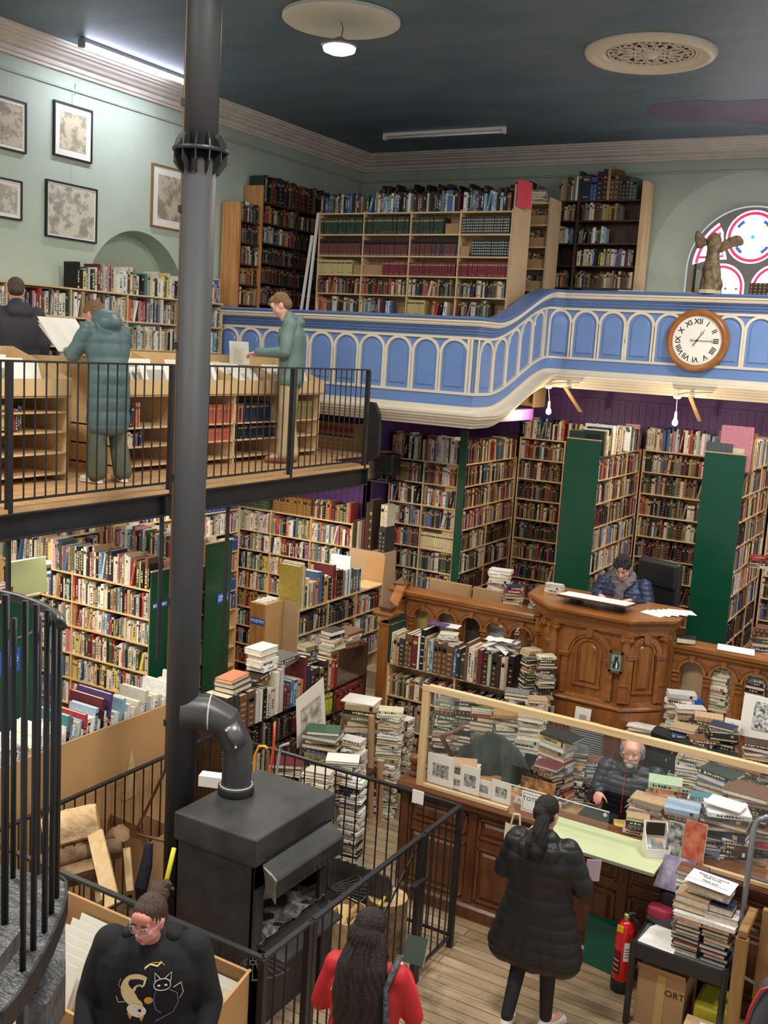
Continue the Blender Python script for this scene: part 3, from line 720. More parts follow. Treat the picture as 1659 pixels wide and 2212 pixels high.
# pink board and cloth item at the end of the middle case
tag(MB().ob(V((-5.36, 12.0, 6.5)), V((.06, .30, 0)), V((.008, -.002, 0)), V((.0, 0, .32))).build('folder', mat('red_pink_board', (196, 52, 72), .5)), 'bright pink red folder standing on the end panel of the pale gallery bookcase', 'folder')
# things lying along the gallery rail
tag(MB().box(-4.75, -4.35, 12.9, 13.15, 5.585, 5.6).build('picture_frame', m_black, bevel=.003), 'thin black picture frame lying flat on the gallery rail', 'frame')
tag(MB().box(-4.3, -4.0, 12.92, 13.15, 5.585, 5.6).build('picture_frame', mat('silver_frame', (190, 188, 184), .4), bevel=.003), 'thin silver picture frame lying flat beside the black one on the gallery rail', 'frame')
for i, (c, h) in enumerate((('olive', .28), ('black', .34), ('pale green', .27))):
    book(V((-3.40+i*.03-.03, 13.02, 5.6)), X, Z, Y, .027, h, .2, c, '%s book standing left of the winged statue, %s from the left' % (c, ORL[i]), 'books beside the statue', 0)
tag(MB().box(-3.5, -3.3, 13.0, 13.25, 5.56, 5.6).build('wooden_block', m_knotty), 'small wooden block under the books left of the statue', 'block')
for i in range(4): book(V((-2.72, 12.98, 5.585+i*.035)), Z, X, Y, .034, .3, .2, 'dark brown', 'dark brown leather book lying %s of the pile right of the statue' % ORD[3-i], 'brown books lying on the gallery rail', 1)
# headless draped winged figurine (plain generic form)
sx, sy, sz = -3.17, 12.93, 5.58
t = thing('statue', (sx, sy, sz), 'brown headless draped statue with two small spread wings on the gallery rail', 'statue')
m_st = mat('mottled_bronze_plaster', (128, 106, 76), .55, rgb2=(84, 66, 44), scale=18, bump=.5, bscale=30)
mb = MB()
n_ = 28; prof = [(.0, .13, .11), (.06, .125, .10), (.15, .115, .09), (.28, .10, .08), (.36, .085, .075), (.42, .075, .062), (.48, .08, .06), (.56, .085, .062), (.62, .078, .055), (.66, .045, .04), (.675, .02, .02)]
vs = []
for i in range(41):
    hh = .04+.675*i/40
    for a_, b_ in zip(prof, prof[1:]):
        if a_[0] <= hh-.04 <= b_[0]+1e-6:
            q = (hh-.04-a_[0])/(b_[0]-a_[0]); rx_, ry_ = a_[1]+(b_[1]-a_[1])*q, a_[2]+(b_[2]-a_[2])*q
    f = max(0, 1-(hh/.45))
    for j in range(n_):
        an = 2*pi*j/n_; w_ = 1+.13*f*sin(an*7+hh*14)+.04*sin(an*4-hh*40)
        vs.append(V((sx+rx_*w_*cos(an)+.02*f*sin(hh*9), sy+ry_*w_*sin(an), sz+hh)))
fs = [(i*n_+j, i*n_+(j+1) % n_, (i+1)*n_+(j+1) % n_, (i+1)*n_+j) for i in range(40) for j in range(n_)]+[tuple(range(40*n_, 41*n_))]
mb.add(vs, fs).build('draped_figure', m_st, t, smooth=True)
MB().lathe([(.15, 0), (.15, .03), (.13, .045), (.05, .05)], (sx, sy, sz), 10).build('base', mat('stone_base', (190, 176, 150), .7), t)
for sg, pts in ((-1, [(.03, .62), (.10, .66), (.17, .74), (.22, .78), (.25, .74), (.24, .62), (.2, .54), (.15, .55), (.10, .58)]), (1, [(.03, .60), (.12, .66), (.2, .70), (.28, .72), (.34, .66), (.35, .6), (.3, .58), (.2, .57), (.1, .5), (.06, .5)])):
    mb = MB(); k = len(pts); cx_ = sum(p[0] for p in pts)/k; cz_ = sum(p[1] for p in pts)/k
    fr_ = [V((sx+sg*px, sy, sz+pz*1.0-.02)) for px, pz in pts]; bk_ = [p+V((0, .03, 0)) for p in fr_]; cf_ = V((sx+sg*cx_, sy-.02, sz+cz_-.02)); cb2 = cf_+V((0, .07, 0))
    mb.add(fr_+bk_+[cf_, cb2], [(i, (i+1) % k, 2*k) for i in range(k)]+[(k+(i+1) % k, k+i, 2*k+1) for i in range(k)]+[(i, k+i, k+(i+1) % k, (i+1) % k) for i in range(k)])
    o_ = mb.build('wing', m_st, t); o_.modifiers.new('s', 'SUBSURF').levels = 2; o_.modifiers['s'].render_levels = 2
# ---------------------------------------------------------------- struts, conduits and bulbs below the gallery
m_cable = mat('grey_cable', (150, 146, 136), .6)
for i, (bx, w1, w2) in enumerate(((-5.02, (1215, 835), (1250, 890)), (-3.36, (1485, 855), (1507, 910)))):
    p0, p1 = at(*w1, y=12.75), at(*w2, y=13.35)
    tag(MB().ob(p0, V((.045, 0, 0)), V((0, .045, 0)), p1-p0).build('timber_strut', m_pine), 'pale timber strut slanting under the gallery by the %s bulb' % ('left' if i == 0 else 'middle'), 'strut')
    b0, b1 = at(1185 if i == 0 else 1463, 838 if i == 0 else 860, y=12.7), at(1185 if i == 0 else 1458, 888 if i == 0 else 912, y=12.7)
    t = thing('hanging_bulb', b0, 'bare lit bulb hanging under the gallery, %s' % ('just right of the curved end' if i == 0 else 'below the wall clock'), 'bulb', None)
    MB().lathe([(.05, 0), (.05, -.012), (.03, -.03), (0, -.03)], b0+Z*.02, 20).build('ceiling_cup', m_white, t, smooth=True, angle=40)
    MB().tube([b0, b1+Z*.13], .004, 6).build('flex', m_white, t)
    MB().lathe([(.012, .13), (.016, .12), (.018, .06), (.02, .045)], b1, 14).build('lamp_holder', m_white, t, smooth=True)
    MB().lathe([(.012, .05), (.016, .04), (.03, .015), (.034, -.01), (.028, -.032), (.012, -.044), (0, -.046)], b1, 20).build('glass_bulb', mat('lit_bulb', (255, 232, 190), .3, emit=30), t, smooth=True)
    tag(MB().tube([b0+V((0, 0, .04)), b0+V((.1, -.02, .07)), b0+V((.28, -.03, .09)), b0+V((.42, -.03, .10))], .010, 6).build('cable', m_cable, smooth=True), 'grey cable running to the %s hanging bulb' % ('left' if i == 0 else 'right'), 'cable')
    tag(MB().ob(b0+V((-.06, -.02, .03)), V((.42, 0, .02)), V((0, .08, 0)), V((0, 0, .012))).build('fixing_lath', m_corn), 'small painted lath holding the %s bulb fitting' % ('left' if i == 0 else 'right'), 'lath')
# ================================================================ PLATFORM (mezzanine along the left wall)
PX, PZ = -6.0, 3.40
m_deck = wood('pale_deck_boards', (206, 168, 122), (168, 128, 84), .5, (14, 1, 1), 2)
mb = MB()
y = 2.5
while y < 11.5:
    mb.box(XL, PX+.02 if y < 9.9 else -6.65, y, min(y+.118, 11.58), PZ-.03, PZ); y += .12
struct(mb.box(XL, PX-.1, 2.5, 9.95, PZ-.09, PZ-.03).build('floor_platform', m_deck))
t = thing('steel_beam', (PX, 6, 3.2), 'black steel beam carrying the edge of the timber platform', 'beam')
for ya, yb in ((2.5, 6.62), (6.66, 9.9)):
    MB().box(PX-.04, PX-.03, ya, yb, 3.19, 3.37).build('web', m_black, t)
    MB().box(PX-.1, PX+.03, ya, yb, 3.355, 3.372).build('top_flange', m_black, t, bevel=.003)
    MB().box(PX-.1, PX+.03, ya, yb, 3.175, 3.19).build('bottom_flange', m_black, t, bevel=.003)
    MB().box(PX-.1, PX+.03, yb-.012, yb, 3.19, 3.36).build('end_plate', m_black, t)
# struts of metal under the beam
for i, (px, py0, py1) in enumerate(((18, 1160, 1290), (350, 1108, 1220), (493, 1095, 1175))):
    p = at(px, py0, x=PX-.05)
    tag(MB().cyl((p.x, p.y, 1.9), (p.x, p.y, 3.18), .02, n=8).build('support_rod', m_black), ['black metal rod below the platform at the far left', 'black metal rod under the platform left of the stove flue', 'black metal rod under the platform right of the stove flue'][i], 'rod')
rail = thing('platform_railing', (PX, 6, PZ), 'black metal railing with thin upright bars along the platform edge', 'railing')
RT, RB = 4.46, 3.46
for ya, yb in ((2.5, 6.70), (6.74, 9.84)):
    MB().box(PX-.022, PX+.022, ya, yb, RT-.012, RT+.004).build('top_rail', m_black, rail, bevel=.002)
    MB().box(PX-.014, PX+.014, ya, yb, RB-.008, RB+.008).build('bottom_rail', m_black, rail)
posts = [5.0, 6.68, 8.43, 9.84]
for yy in posts: MB().box(PX-.022, PX+.022, yy-.022, yy+.022, 3.37, RT-.01).build('post', m_black, rail, bevel=.002)
y = 3.0; k = 0
while y < 9.8:
    if min(abs(y-p) for p in posts) > .04 and abs(y-6.72) > .06: MB().cyl((PX, y, RB), (PX, y, RT-.01), .0065, n=8).build('baluster', m_black, rail); k += 1
    y += .1015
# gusset at the end of the railing and the ledge with the loudspeaker
g = [(797, 868), (808, 870), (818, 895), (819, 930), (815, 985), (790, 1000)]
tag(MB().prism([at(a, b_, y=10.3) for a, b_ in g], (0, .06, 0)).build('bracket_panel', m_black), 'black curved metal panel behind the end post of the platform railing', 'panel')
sp = V((-6.55, 11.3, 3.06))
tag(MB().box(-6.95, -6.42, 11.2, 11.55, 3.03, 3.05).build('ledge', m_black), 'small black ledge under the loudspeaker', 'shelf')
t = thing('loudspeaker', (-6.57, 11.35, 3.05), 'black loudspeaker on a ledge below the curved gallery corner', 'speaker')
MB().box(-6.70, -6.45, 11.28, 11.5, 3.11, 3.39).build('cabinet', mat('black_plastic', (22, 22, 24), .35), t, bevel=.02)
mb = MB(); P = [V((-6.575+.095*cos(a*pi/12)*1, 11.279, 3.25+.12*sin(a*pi/12))) for a in range(24)]; mb.prism(P, (0, -.006, 0)).build('grille', mat('speaker_cloth', (14, 14, 16), .8), t)
MB().box(-6.66, -6.49, 11.27, 11.45, 3.05, 3.075).box(-6.63, -6.6, 11.3, 11.4, 3.07, 3.12).box(-6.55, -6.52, 11.3, 11.4, 3.07, 3.12).build('stand', mat('black_plastic', (22, 22, 24), .35), t)
MB().box(-6.60, -6.56, 11.2775, 11.2785, 3.36, 3.37).build('badge', m_paper, t)
for i, c in enumerate(('tan', 'cream', 'tan', 'dark brown', 'tan')): book(V((-6.93+i*.035, 11.25, 3.05)), X, Z, Y, .032, .24-.01*(i % 3), .17, c, '%s book on the ledge left of the loudspeaker, %s from the left' % (c, ORL[i]), 'books on the loudspeaker ledge', 1)
# leather set standing on the platform under the gallery
p = at(722, 975, z=PZ); x0 = p.x
p = V((-7.62, 11.2, PZ))
for i in range(9):
    w_ = .035 if i == 0 else .075
    c = 'black' if i == 0 else 'gold'
    book(V((p.x+(.0 if i == 0 else .045+.078*(i-1))+.0, 11.15, PZ)), X, Z, Y, w_, .36 if i == 0 else .33, .22, c, ('tall black book at the left end of the leather set' if i == 0 else 'tan leather volume under the gallery, %s of its set from the left' % ORL[i-1]), 'leather volumes standing under the gallery', 0 if i == 0 else 1,
         cover=None if i == 0 else (lambda cv, o, a, up, dp, w, h, d: [setattr(cv, 'col', lin((166, 50, 34))), cv.quad(o-dp*.0012+up*h*.68, o-dp*.0012+a*w+up*h*.68, o-dp*.0012+a*w+up*h*.86, o-dp*.0012+up*h*.86), setattr(cv, 'col', lin((60, 34, 22))), cv.quad(o-dp*.0014+up*h*.47, o-dp*.0014+a*w+up*h*.47, o-dp*.0014+a*w+up*h*.52, o-dp*.0014+up*h*.52)]))
# ---------------------------------------------------------------- print racks
def rack(y0, y1, label, rows, nd):
    t = thing('print_rack', (-6.9, y0, PZ), label, 'rack'); W = y1-y0
    MB().box(-6.87, -6.85, y0, y1, 4.14, 4.28).build('tray_front', m_mdf if False else mat('honey_mdf', (216, 182, 132), .55, noise=.1, scale=4), t)
    hm = MATS['honey_mdf']
    MB().box(-7.62, -7.60, y0, y1, 3.4, 4.52).build('back_board', hm, t)
    MB().box(-7.6, -6.87, y0, y1, 4.12, 4.14).build('tray_floor', hm, t)
    for yy in [y0+W*i/nd for i in range(nd+1)]:
        yy = min(yy, y1-.018)
        MB().prism([V((-6.86, yy, 4.14)), V((-6.86, yy, 4.28)), V((-7.6, yy, 4.52)), V((-7.6, yy, 4.14))], (0, .016, 0)).build('tray_divider', hm, t)
    nb = max(1, round(W/.8))
    for i in range(nb+1):
        yy = min(y0+W*i/nb, y1-.018); MB().box(-7.6, -6.9, yy, yy+.018, PZ, 4.12).build('upright', m_piney, t)
    for z in (3.47, 3.65, 3.83, 4.0):
        if z in rows: MB().box(-7.6, -6.9, y0, y1, z-.014, z).build('shelf', m_piney, t)
    return t
rack(3.2, 6.38, 'pale board print rack at the left end of the platform', (3.5, 3.65, 3.83, 4.0, 3.47), 3)
rack(7.06, 10.25, 'pale board print rack behind the railing where the man in green browses', (3.65, 3.83, 3.47), 4)
# backs between
MB().box(-7.62, -7.6, 6.38, 7.06, 3.4, 4.45).build('back_board', MATS['honey_mdf'], bpy.data.objects['print_rack'])
# books in the racks
row((-6.93, 8.26, 3.83), Y, X, .6, .24, ('set', (186, 96, 76), 3), .2); row((-6.93, 7.95, 3.65), Y, X, .7, .16, ('set', (186, 96, 76), 3), .2)
row((-6.93, 8.75, 3.83), Y, X, .62, .24, ('set', (36, 48, 66), 3), .2); row((-6.93, 8.75, 3.65), Y, X, .68, .165, ('set', (30, 40, 56), 3), .2)
row((-6.93, 9.5, 3.83), Y, X, .68, .25, ('set', (140, 126, 78), 3), .2)
row((-6.93, 7.1, 3.83), Y, X, .22, .25, 'cloth', .2, lean=.6); row((-6.93, 7.1, 3.65), Y, X, .25, .16, 'cloth', .2)
row((-6.95, 5.4, 4.0-.15), Y, X, .55, .24, 'modern', .2)
# mounts (prints) in the tray
m_mount = mat('white_mount_card', (232, 228, 216), .7); m_mountg = mat('grey_print', (168, 164, 156), .7)
def mount(loc, u, n, w, h, tilt, label, group, pic=None, name='mounted_print'):
    """card leaning back: loc=centre of its foot, u across, n towards the viewer"""
    u, n = V(u).normalized(), V(n).normalized(); up = Z*cos(tilt)-n*sin(tilt); nn = n*cos(tilt)+Z*sin(tilt)
    t = MB().ob(V(loc)-u*w/2, u*w, nn*.004, up*h).build(name, m_mount); tag(t, label, 'print', group)
    if pic:
        m_, a, b_, c, d = pic
        o = V(loc)+nn*.0048-u*w/2; q = MB().quad(o+u*w*a+up*h*c, o+u*w*b_+up*h*c, o+u*w*b_+up*h*d, o+u*w*a+up*h*d).build('picture', m_, t)
    return t
for yc, nn_, lb, gp in ((5.35, 9, 'white mounted print in the tray at the far left of the platform', 'prints in the far left tray'), (5.95, 9, 'white mounted print in the tray just left of the person in the teal coat', 'prints left of the teal coat'),
                    (7.55, 9, 'white mounted print in the tray between the teal coat and the flue', 'prints between teal coat and flue'), (8.3, 6, 'white mounted print in the tray just right of the flue', 'prints right of the flue'), (9.0, 8, 'white mounted print in the tray under the hands of the man in green', 'prints by the man in green'), (9.9, 5, 'white mounted print in the right end tray of the platform rack', 'prints at the rack end')):
    for k in range(nn_):
        mount((-6.95-.065*k, yc+random.uniform(-.05, .05), 4.145), Y, X, random.uniform(.34, .46), random.uniform(.24, .34)+.006*k, random.uniform(.35, .6), lb, gp, (m_mountg, .2, .8, .25, .8) if random.random() < .5 else None)
mount((-7.35, 9.28, 4.42), Y, X, .34, .26, .1, 'cream mount standing upright in front of the man in green', None, (mat('cream_card', (222, 216, 190), .7), .2, .8, .15, .7))
# ---------------------------------------------------------------- shelving on the left wall
zs = [5.14, 4.835, 4.52, 4.2, 3.88, 3.56]
case('wall_shelving', (-8.7, 3.0, PZ), Y, X, 7.6, zs, 5.14, .28, 9, m_piney, 'long pine shelving full of books on the pale green wall of the platform', 'shelving', back=False)
row((-8.7, 8.15, 5.14), Y, X, 2.4, .32, 'modern', .22, hr=(.62, .95), wr=(.02, .05)); 
fill((-8.7, 3.0, 0), Y, X, 7.6, zs[1:4], ['modern', 'modern', 'cloth'], 9, .22, toph=.285)
# ---------------------------------------------------------------- framed maps on the left wall
def mapmat(name, s, dark=.45, tint=(206, 200, 178)):
    m = bpy.data.materials.new(name); m.use_nodes = True; nt = m.node_tree; b = nt.nodes['Principled BSDF']; b.inputs['Roughness'].default_value = .4
    tc = nt.nodes.new('ShaderNodeTexCoord'); n = nt.nodes.new('ShaderNodeTexNoise'); n.inputs['Scale'].default_value = 5; n.inputs['Detail'].default_value = 9; n.inputs['Roughness'].default_value = .68
    mp = nt.nodes.new('ShaderNodeMapping'); mp.inputs['Location'].default_value = (s, s*2, s*.7); nt.links.new(tc.outputs['Object'], mp.inputs[0]); nt.links.new(mp.outputs[0], n.inputs[0])
    r = nt.nodes.new('ShaderNodeValToRGB'); e = r.color_ramp.elements
    e[0].position = .44; e[0].color = (*[v*dark for v in lin(tint)], 1); e[1].position = .58; e[1].color = (*lin(tint), 1)
    for p_, k in ((.47, .8), (.485, .3), (.495, .95)): q = e.new(p_); q.color = (*[v*k for v in lin(tint)], 1)
    nt.links.new(n.outputs[0], r.inputs[0]); nt.links.new(r.outputs[0], b.inputs['Base Color']); return m
def framed(pts, mf, label, mm, mount_=.045):
    a, b_, c, d = [at(*p, x=XL+.03) for p in pts]     # TL TR BR BL
    y0, y1, z0, z1 = (a.y+d.y)/2, (b_.y+c.y)/2, (c.z+d.z)/2, (a.z+b_.z)/2
    t = thing('framed_map', (XL, (y0+y1)/2, z0), label, 'picture')
    f = .018
    mb = MB().box(XL, XL+.03, y0, y0+f, z0, z1).box(XL, XL+.03, y1-f, y1, z0, z1).box(XL, XL+.03, y0+f, y1-f, z0, z0+f).box(XL, XL+.03, y0+f, y1-f, z1-f, z1)
    mb.build('frame', mf, t)
    MB().box(XL+.004, XL+.018, y0+f, y1-f, z0+f, z1-f).build('mount', m_mount, t)
    mt = mount_
    MB().box(XL+.016, XL+.020, y0+f+mt, y1-f-mt, z0+f+mt, z1-f-mt).build('map_sheet', mm, t)
    MB().tube([V((XL+.01, (y0+y1)/2-.0, z1)), V((XL+.012, (y0+y1)/2, 7.23))], .0018, 4).build('hanging_wire', m_corn, t)
framed([(-60, 190), (62, 221), (55, 327), (-66, 310)], m_black, 'black framed coastal map at the upper left edge of the green wall', mapmat('map_one', 1, .5, (196, 184, 158)), .03)
framed([(118, 215), (205, 240), (196, 353), (117, 335)], m_black, 'black framed upright map hanging top middle of the green wall', mapmat('map_two', 4, .55, (206, 194, 164)), .07)
framed([(-60, 370), (52, 392), (46, 476), (-64, 460)], m_black, 'black framed map cut by the photo edge below the coastal map', mapmat('map_three', 9, .6, (200, 194, 178)), .04)
framed([(104, 386), (215, 411), (206, 526), (97, 510)], m_black, 'large black framed map of a coastline, lower middle of the wall', mapmat('map_four', 14, .5, (204, 200, 180)), .02)
framed([(333, 353), (420, 374), (412, 505), (325, 487)], mat('gilt_frame', (150, 112, 62), .4, metal=.3), 'gilt framed picture partly behind the black flue on the green wall', mapmat('map_five', 20, .5, (196, 184, 158)), .09)
# ================================================================ BOOKCASES BELOW THE PLATFORM
def sign(parent, c, right, up, w, h, txt, size):
    n = V(right).cross(V(up)).normalized(); r, u = V(right).normalized(), V(up).normalized()
    s = MB().ob(V(c)-r*w/2-u*h/2, r*w, n*.004, u*h).build('sign', m_sign, parent); s['label'] = 'small blue sign reading '+txt.replace('\n', ' ')
    text('lettering', txt, size, V(c)+n*.0045, r, u, m_signw, s, .0004, bold=.0012)
case('bookcase', (-8.95, 7.35, 0), X, -Y, 2.15, [2.26, 1.97, 1.71, 1.42, 1.15, .88, .6, .32], 2.28, .28, 2, m_pine, 'pine bookcase of biographies whose green end panel stands left of the flue', mshelf=m_pineh)
bc = bpy.data.objects['bookcase.006']
MB().box(-6.80, -6.785, 7.34, 7.64, 0, 2.44).build('end_panel', m_green, bc)['label'] = 'dark green glossy end panel'
MB().box(-6.80, -6.78, 7.34, 7.65, 2.44, 2.452).build('panel_edge', m_pineh, bc)
sign(bc, (-6.783, 7.47, 2.1), Y, Z, .2, .055, 'BIOGRAPHY', .038)
zs = [2.26, 1.97, 1.71, 1.42, 1.15, .88, .6, .32]
fill((-8.95, 7.35, 0), X, -Y, 2.15, zs, [['biog', 'biog']]+[['biog', 'biog']]*8, 2, .22, toph=.33, hgap=.26)
row((-8.95, 7.58, 2.26), X, -Y, 2.1, .25, 'bright', .16)
# case in front at the left edge with green end
case('bookcase', (-8.95, 5.42, 0), X, -Y, 2.35, [2.4, 2.1, 1.8, 1.5], 2.42, .34, 2, m_pine, 'pine bookcase at the left photo edge, its green end behind the spiral stair', mshelf=m_pineh)
bc = bpy.data.objects['bookcase.007']
MB().box(-6.60, -6.585, 5.40, 5.80, 0, 2.53).build('end_panel', m_green, bc)['label'] = 'dark green glossy end panel'
MB().box(-6.60, -6.57, 5.40, 5.81, 2.53, 2.545).build('panel_edge', m_pineh, bc)
sign(bc, (-6.583, 5.50, 2.03), Y, Z, .2, .2, 'GENERAL\nHISTORY', .04)
fill((-8.95, 5.42, 0), X, -Y, 2.35, [2.4, 2.1, 1.8, 1.5], ['biog'], 2, .2, toph=.28)
tag(MB().ob(V((-6.72, 5.62, 2.50)), V((0, .38, 0)), V((.012, 0, 0)), V((-.03, 0, .3))).build('display_card', mat('pale_green_card', (206, 220, 160), .7)), 'pale green card standing on the green ended bookcase by the spiral stair', 'card')
for i in range(5): book(V((-6.95, 5.95, 2.55+i*.028)), Z, Y, -X, .026, .3, .22, ('blue', 'white', 'navy', 'grey', 'white')[i], '%s large book lying %s on the bookcase beside the green card' % (('white', 'grey', 'navy', 'white', 'blue')[4-i], ORD[4-i]), 'books beside the green card', 0)
# case with the second green panel
case('bookcase', (-8.95, 8.60, 0), X, -Y, 1.8, [2.26, 1.97, 1.71, 1.42, 1.15, .88, .6, .32], 2.28, .3, 2, m_pine, 'pine bookcase whose green end panel stands right of the flue', mshelf=m_pineh)
bc = bpy.data.objects['bookcase.008']
MB().box(-7.15, -7.135, 8.56, 9.0, 0, 2.50).build('end_panel', m_green, bc)['label'] = 'dark green glossy end panel'
MB().box(-7.15, -7.13, 8.55, 9.01, 2.50, 2.515).build('panel_edge', m_pineh, bc)
sign(bc, (-7.133, 8.86, 1.86), Y, Z, .2, .11, 'LITERARY\nCRITICISM', .036)
fill((-8.95, 8.62, 0), X, -Y, 1.8, zs, ['bright', 'biog'], 2, .2, toph=.28, hgap=.26)
row((-8.9, 8.85, 2.26), X, -Y, 1.75, .26, 'cream', .16)
# long case under the gallery front
ZL = [2.43, 2.12, 1.85, 1.575, 1.30, 1.03, .76, .49, .22]
case('bookcase', (-8.98, 11.3, 0), X, -Y, 1.98, ZL, 2.44, .24, 3, m_pine, 'pine bookcase below the gallery front against the purple boarding', back=False, mshelf=m_pineh)
fill((-8.98, 11.3, 0), X, -Y, 1.98, ZL, [[('set', (64, 92, 70), 1), ('set', (150, 110, 62), 1), 'antique']]+[['cream', 'modern', 'modern'], 'modern', ['modern', 'bright', 'modern'], 'modern', 'antique', 'modern', 'bright', 'modern'], 3, .2, toph=.27)
case('bookcase', (-8.72, 7.75, 0), Y, X, 3.4, ZL, 2.44, .26, 4, m_pine, 'pine bookcase along the left wall below the platform', back=False, mshelf=m_pine)
fill((-8.72, 7.75, 0), Y, X, 3.4, ZL[:6], [['modern', 'bright', 'modern', ('set', (52, 78, 160), 3)], 'bright'], 4, .22, toph=.26)
# corner cupboard with tall volumes
cb_ = tag(MB().box(-7.0, -6.48, 11.25, 11.58, 0, 2.12).build('corner_cupboard', m_mdf2, bevel=.004), 'plain pale board cupboard in the corner right of the leather sets', 'cupboard')
MB().ob(V((-6.75, 11.24, 1.55)), V((.27, 0, 0)), V((0, .004, 0)), V((.03, 0, .55))).build('loose_board', m_mdf, cb_)
for i, (x, w_, h, c, k) in enumerate(((-6.98, .04, .37, 'dark green', 0), (-6.93, .035, .36, 'tan', 1), (-6.89, .03, .36, 'grey', 0), (-6.85, .03, .39, 'maroon', 0), (-6.81, .045, .62, 'dark brown', 0), (-6.76, .05, .66, 'dark brown', 1), (-6.60, .045, .33, 'charcoal', 1), (-6.55, .045, .33, 'charcoal', 1))):
    book(V((x, 11.3, 2.12)), X, Z, Y, w_, h, .24, c, '%s tall book on the corner cupboard, %s from the left' % (c, ORL[i]), 'tall books on the corner cupboard', k)
for i in range(2): book(V((-6.60+i*.05, 11.32, 2.455)), X, Z, Y, .045, .28, .2, 'cream', 'cream banded book on the upper corner shelf, %s one' % ('left' if i == 0 else 'right'), 'cream books on the corner shelf', 1)
# poetry case
t = thing('poetry_case', (-6.8, 9.0, 0), 'knotty pine ended bookcase with a blue POETRY sign behind the book piles', 'bookcase')
a0, a1 = at(541, 1300, y=9.0), at(574, 1306, y=9.0)
zt = a0.z
MB().box(a0.x, a1.x, 9.0, 9.02, 0, zt).build('end_panel', m_knotty, t)
MB().box(a1.x-.02, a1.x, 9.02, 9.34, 0, zt).build('side_panel', m_mdf, t)
MB().box(a0.x, a0.x+.02, 9.02, 9.34, 0, zt).build('side_panel', m_mdf, t)
MB().box(a0.x+.02, a1.x-.02, 9.02, 9.34, zt-.35, zt-.33).build('shelf', m_pineh, t)
s_ = at(557, 1342, y=9.0); sign(t, (s_.x, 8.998, s_.z), X, Z, .19, .075, 'POETRY', .05)
for i in range(6): bookgeo(STUFF, STUFF, V((a0.x+.02, 9.04+i*.045, zt-.32)), Y, Z, X, .04, .33+.01*(i % 2), .15, lin(BC['white']), 0)
PXF = at(643, 1330, y=9.34).x
case('bookcase', (PXF, 9.36, 0), Y, X, 1.85, [1.74, 1.45, 1.17, .89, .6], 1.75, .28, 3, m_pine, 'pine bookcase topped by tall books running back from the POETRY end', mshelf=m_pine)
zz = at(643, 1324, x=PXF).z
fill((PXF, 9.36, 0), Y, X, 1.85, [zz-.29, zz-.58, zz-.87], [['antique', 'dark', 'cloth'], ['cream', 'antique', 'modern'], ['dark', 'modern', 'modern']], 3, .24, toph=.25)
MB().box(a1.x+.005, PXF+.0, 9.33, 9.35, 0, at(620, 1297, y=9.33).z).build('board_panel', m_mdf2, bpy.data.objects['poetry_case'])
o = V((PXF, 9.36, zz)); y = 9.37; nb_ = 0
for c, w_, h, k in (('mustard', .05, .52, 0), ('cream', .03, .55, 0), ('tan', .03, .50, 0), ('dark green', .04, .27, 3), ('cream', .04, .36, 0), ('tan', .03, .30, 2), ('cream', .035, .3, 2), ('grey', .03, .29, 3), ('orange', .05, .3, 3), ('blue', .04, .4, 3), ('blue', .04, .4, 0), ('dark brown', .045, .36, 1), ('tan', .05, .33, 1),
                    ('tan', .05, .33, 1), ('dark brown', .06, .3, 1), ('white', .03, .27, 0), ('maroon', .05, .43, 0), ('red', .03, .33, 3), ('dark brown', .06, .36, 1), ('dark brown', .06, .35, 1), ('grey', .05, .33, 0), ('white', .035, .34, 0), ('teal', .04, .33, 0), ('white', .035, .48, 0), ('slate', .06, .33, 2), ('slate', .06, .31, 2), ('grey', .05, .3, 2), ('blue', .04, .3, 2)):
    if y+w_ > 11.22: break
    book(V((PXF-.005-random.uniform(0, .02), y, zz)), Y, Z, -X, w_, h, min(.28, h*.72), c, '%s tall book on the poetry bookcase top, %s from its near end' % (c, ORL[nb_]), 'tall books on the poetry bookcase', k); nb_ += 1
    y += w_+.003
# MDF backed bin with white spined books
t = thing('book_bin', (-5.85, 5.0, 0), 'long brown board book bin behind the fence left of the flue', 'book bin')
MB().box(-5.87, -5.85, 3.2, 6.95, 0, 1.545).build('front_board', m_mdf, t); MB().box(-6.35, -5.87, 3.2, 6.95, 1.2, 1.22).build('shelf', m_mdf, t); MB().box(-6.37, -6.35, 3.2, 6.95, 0, 1.3).build('back_board', m_mdf, t)
MB().box(-6.35, -5.87, 6.93, 6.95, 0, 1.5).build('end_board', m_mdf, t)
MB().prism([V((-5.849, 6.05, .85)), V((-5.849, 6.2, .85)), V((-5.849, 6.16, 1.16)), V((-5.849, 6.13, 1.27))], (.014, 0, 0)).build('wooden_offcut', m_pine, t)
# books in it face the left; tops show
y = 3.3; k = 0
while y < 6.85:
    w_ = random.uniform(.014, .04); h = random.uniform(.36, .45) if k % 9 else .5; c = random.choice(('white', 'white', 'cream', 'white', 'pale grey', 'cream', 'pale blue', 'white', 'tan' if k % 4 == 0 else 'cream'))
    bookgeo(STUFF, STUFF, V((-5.89, y, 1.22)), Y, (Z+Y*.12).normalized(), -X, w_, h, .3, jit(c), 2, None, PAGE2); y += w_+.003; k += 1
for c, yy, h, w_ in (('maroon', 5.78, .56, .03), ('purple', 5.86, .58, .03), ('teal', 5.42, .52, .035), ('red', 5.6, .48, .03)):
    book(V((-5.89, yy, 1.22)), Y, (Z+Y*.12).normalized(), -X, w_, h, .38, c, '%s large book rising above the white ones in the brown book bin' % c, None, 0)
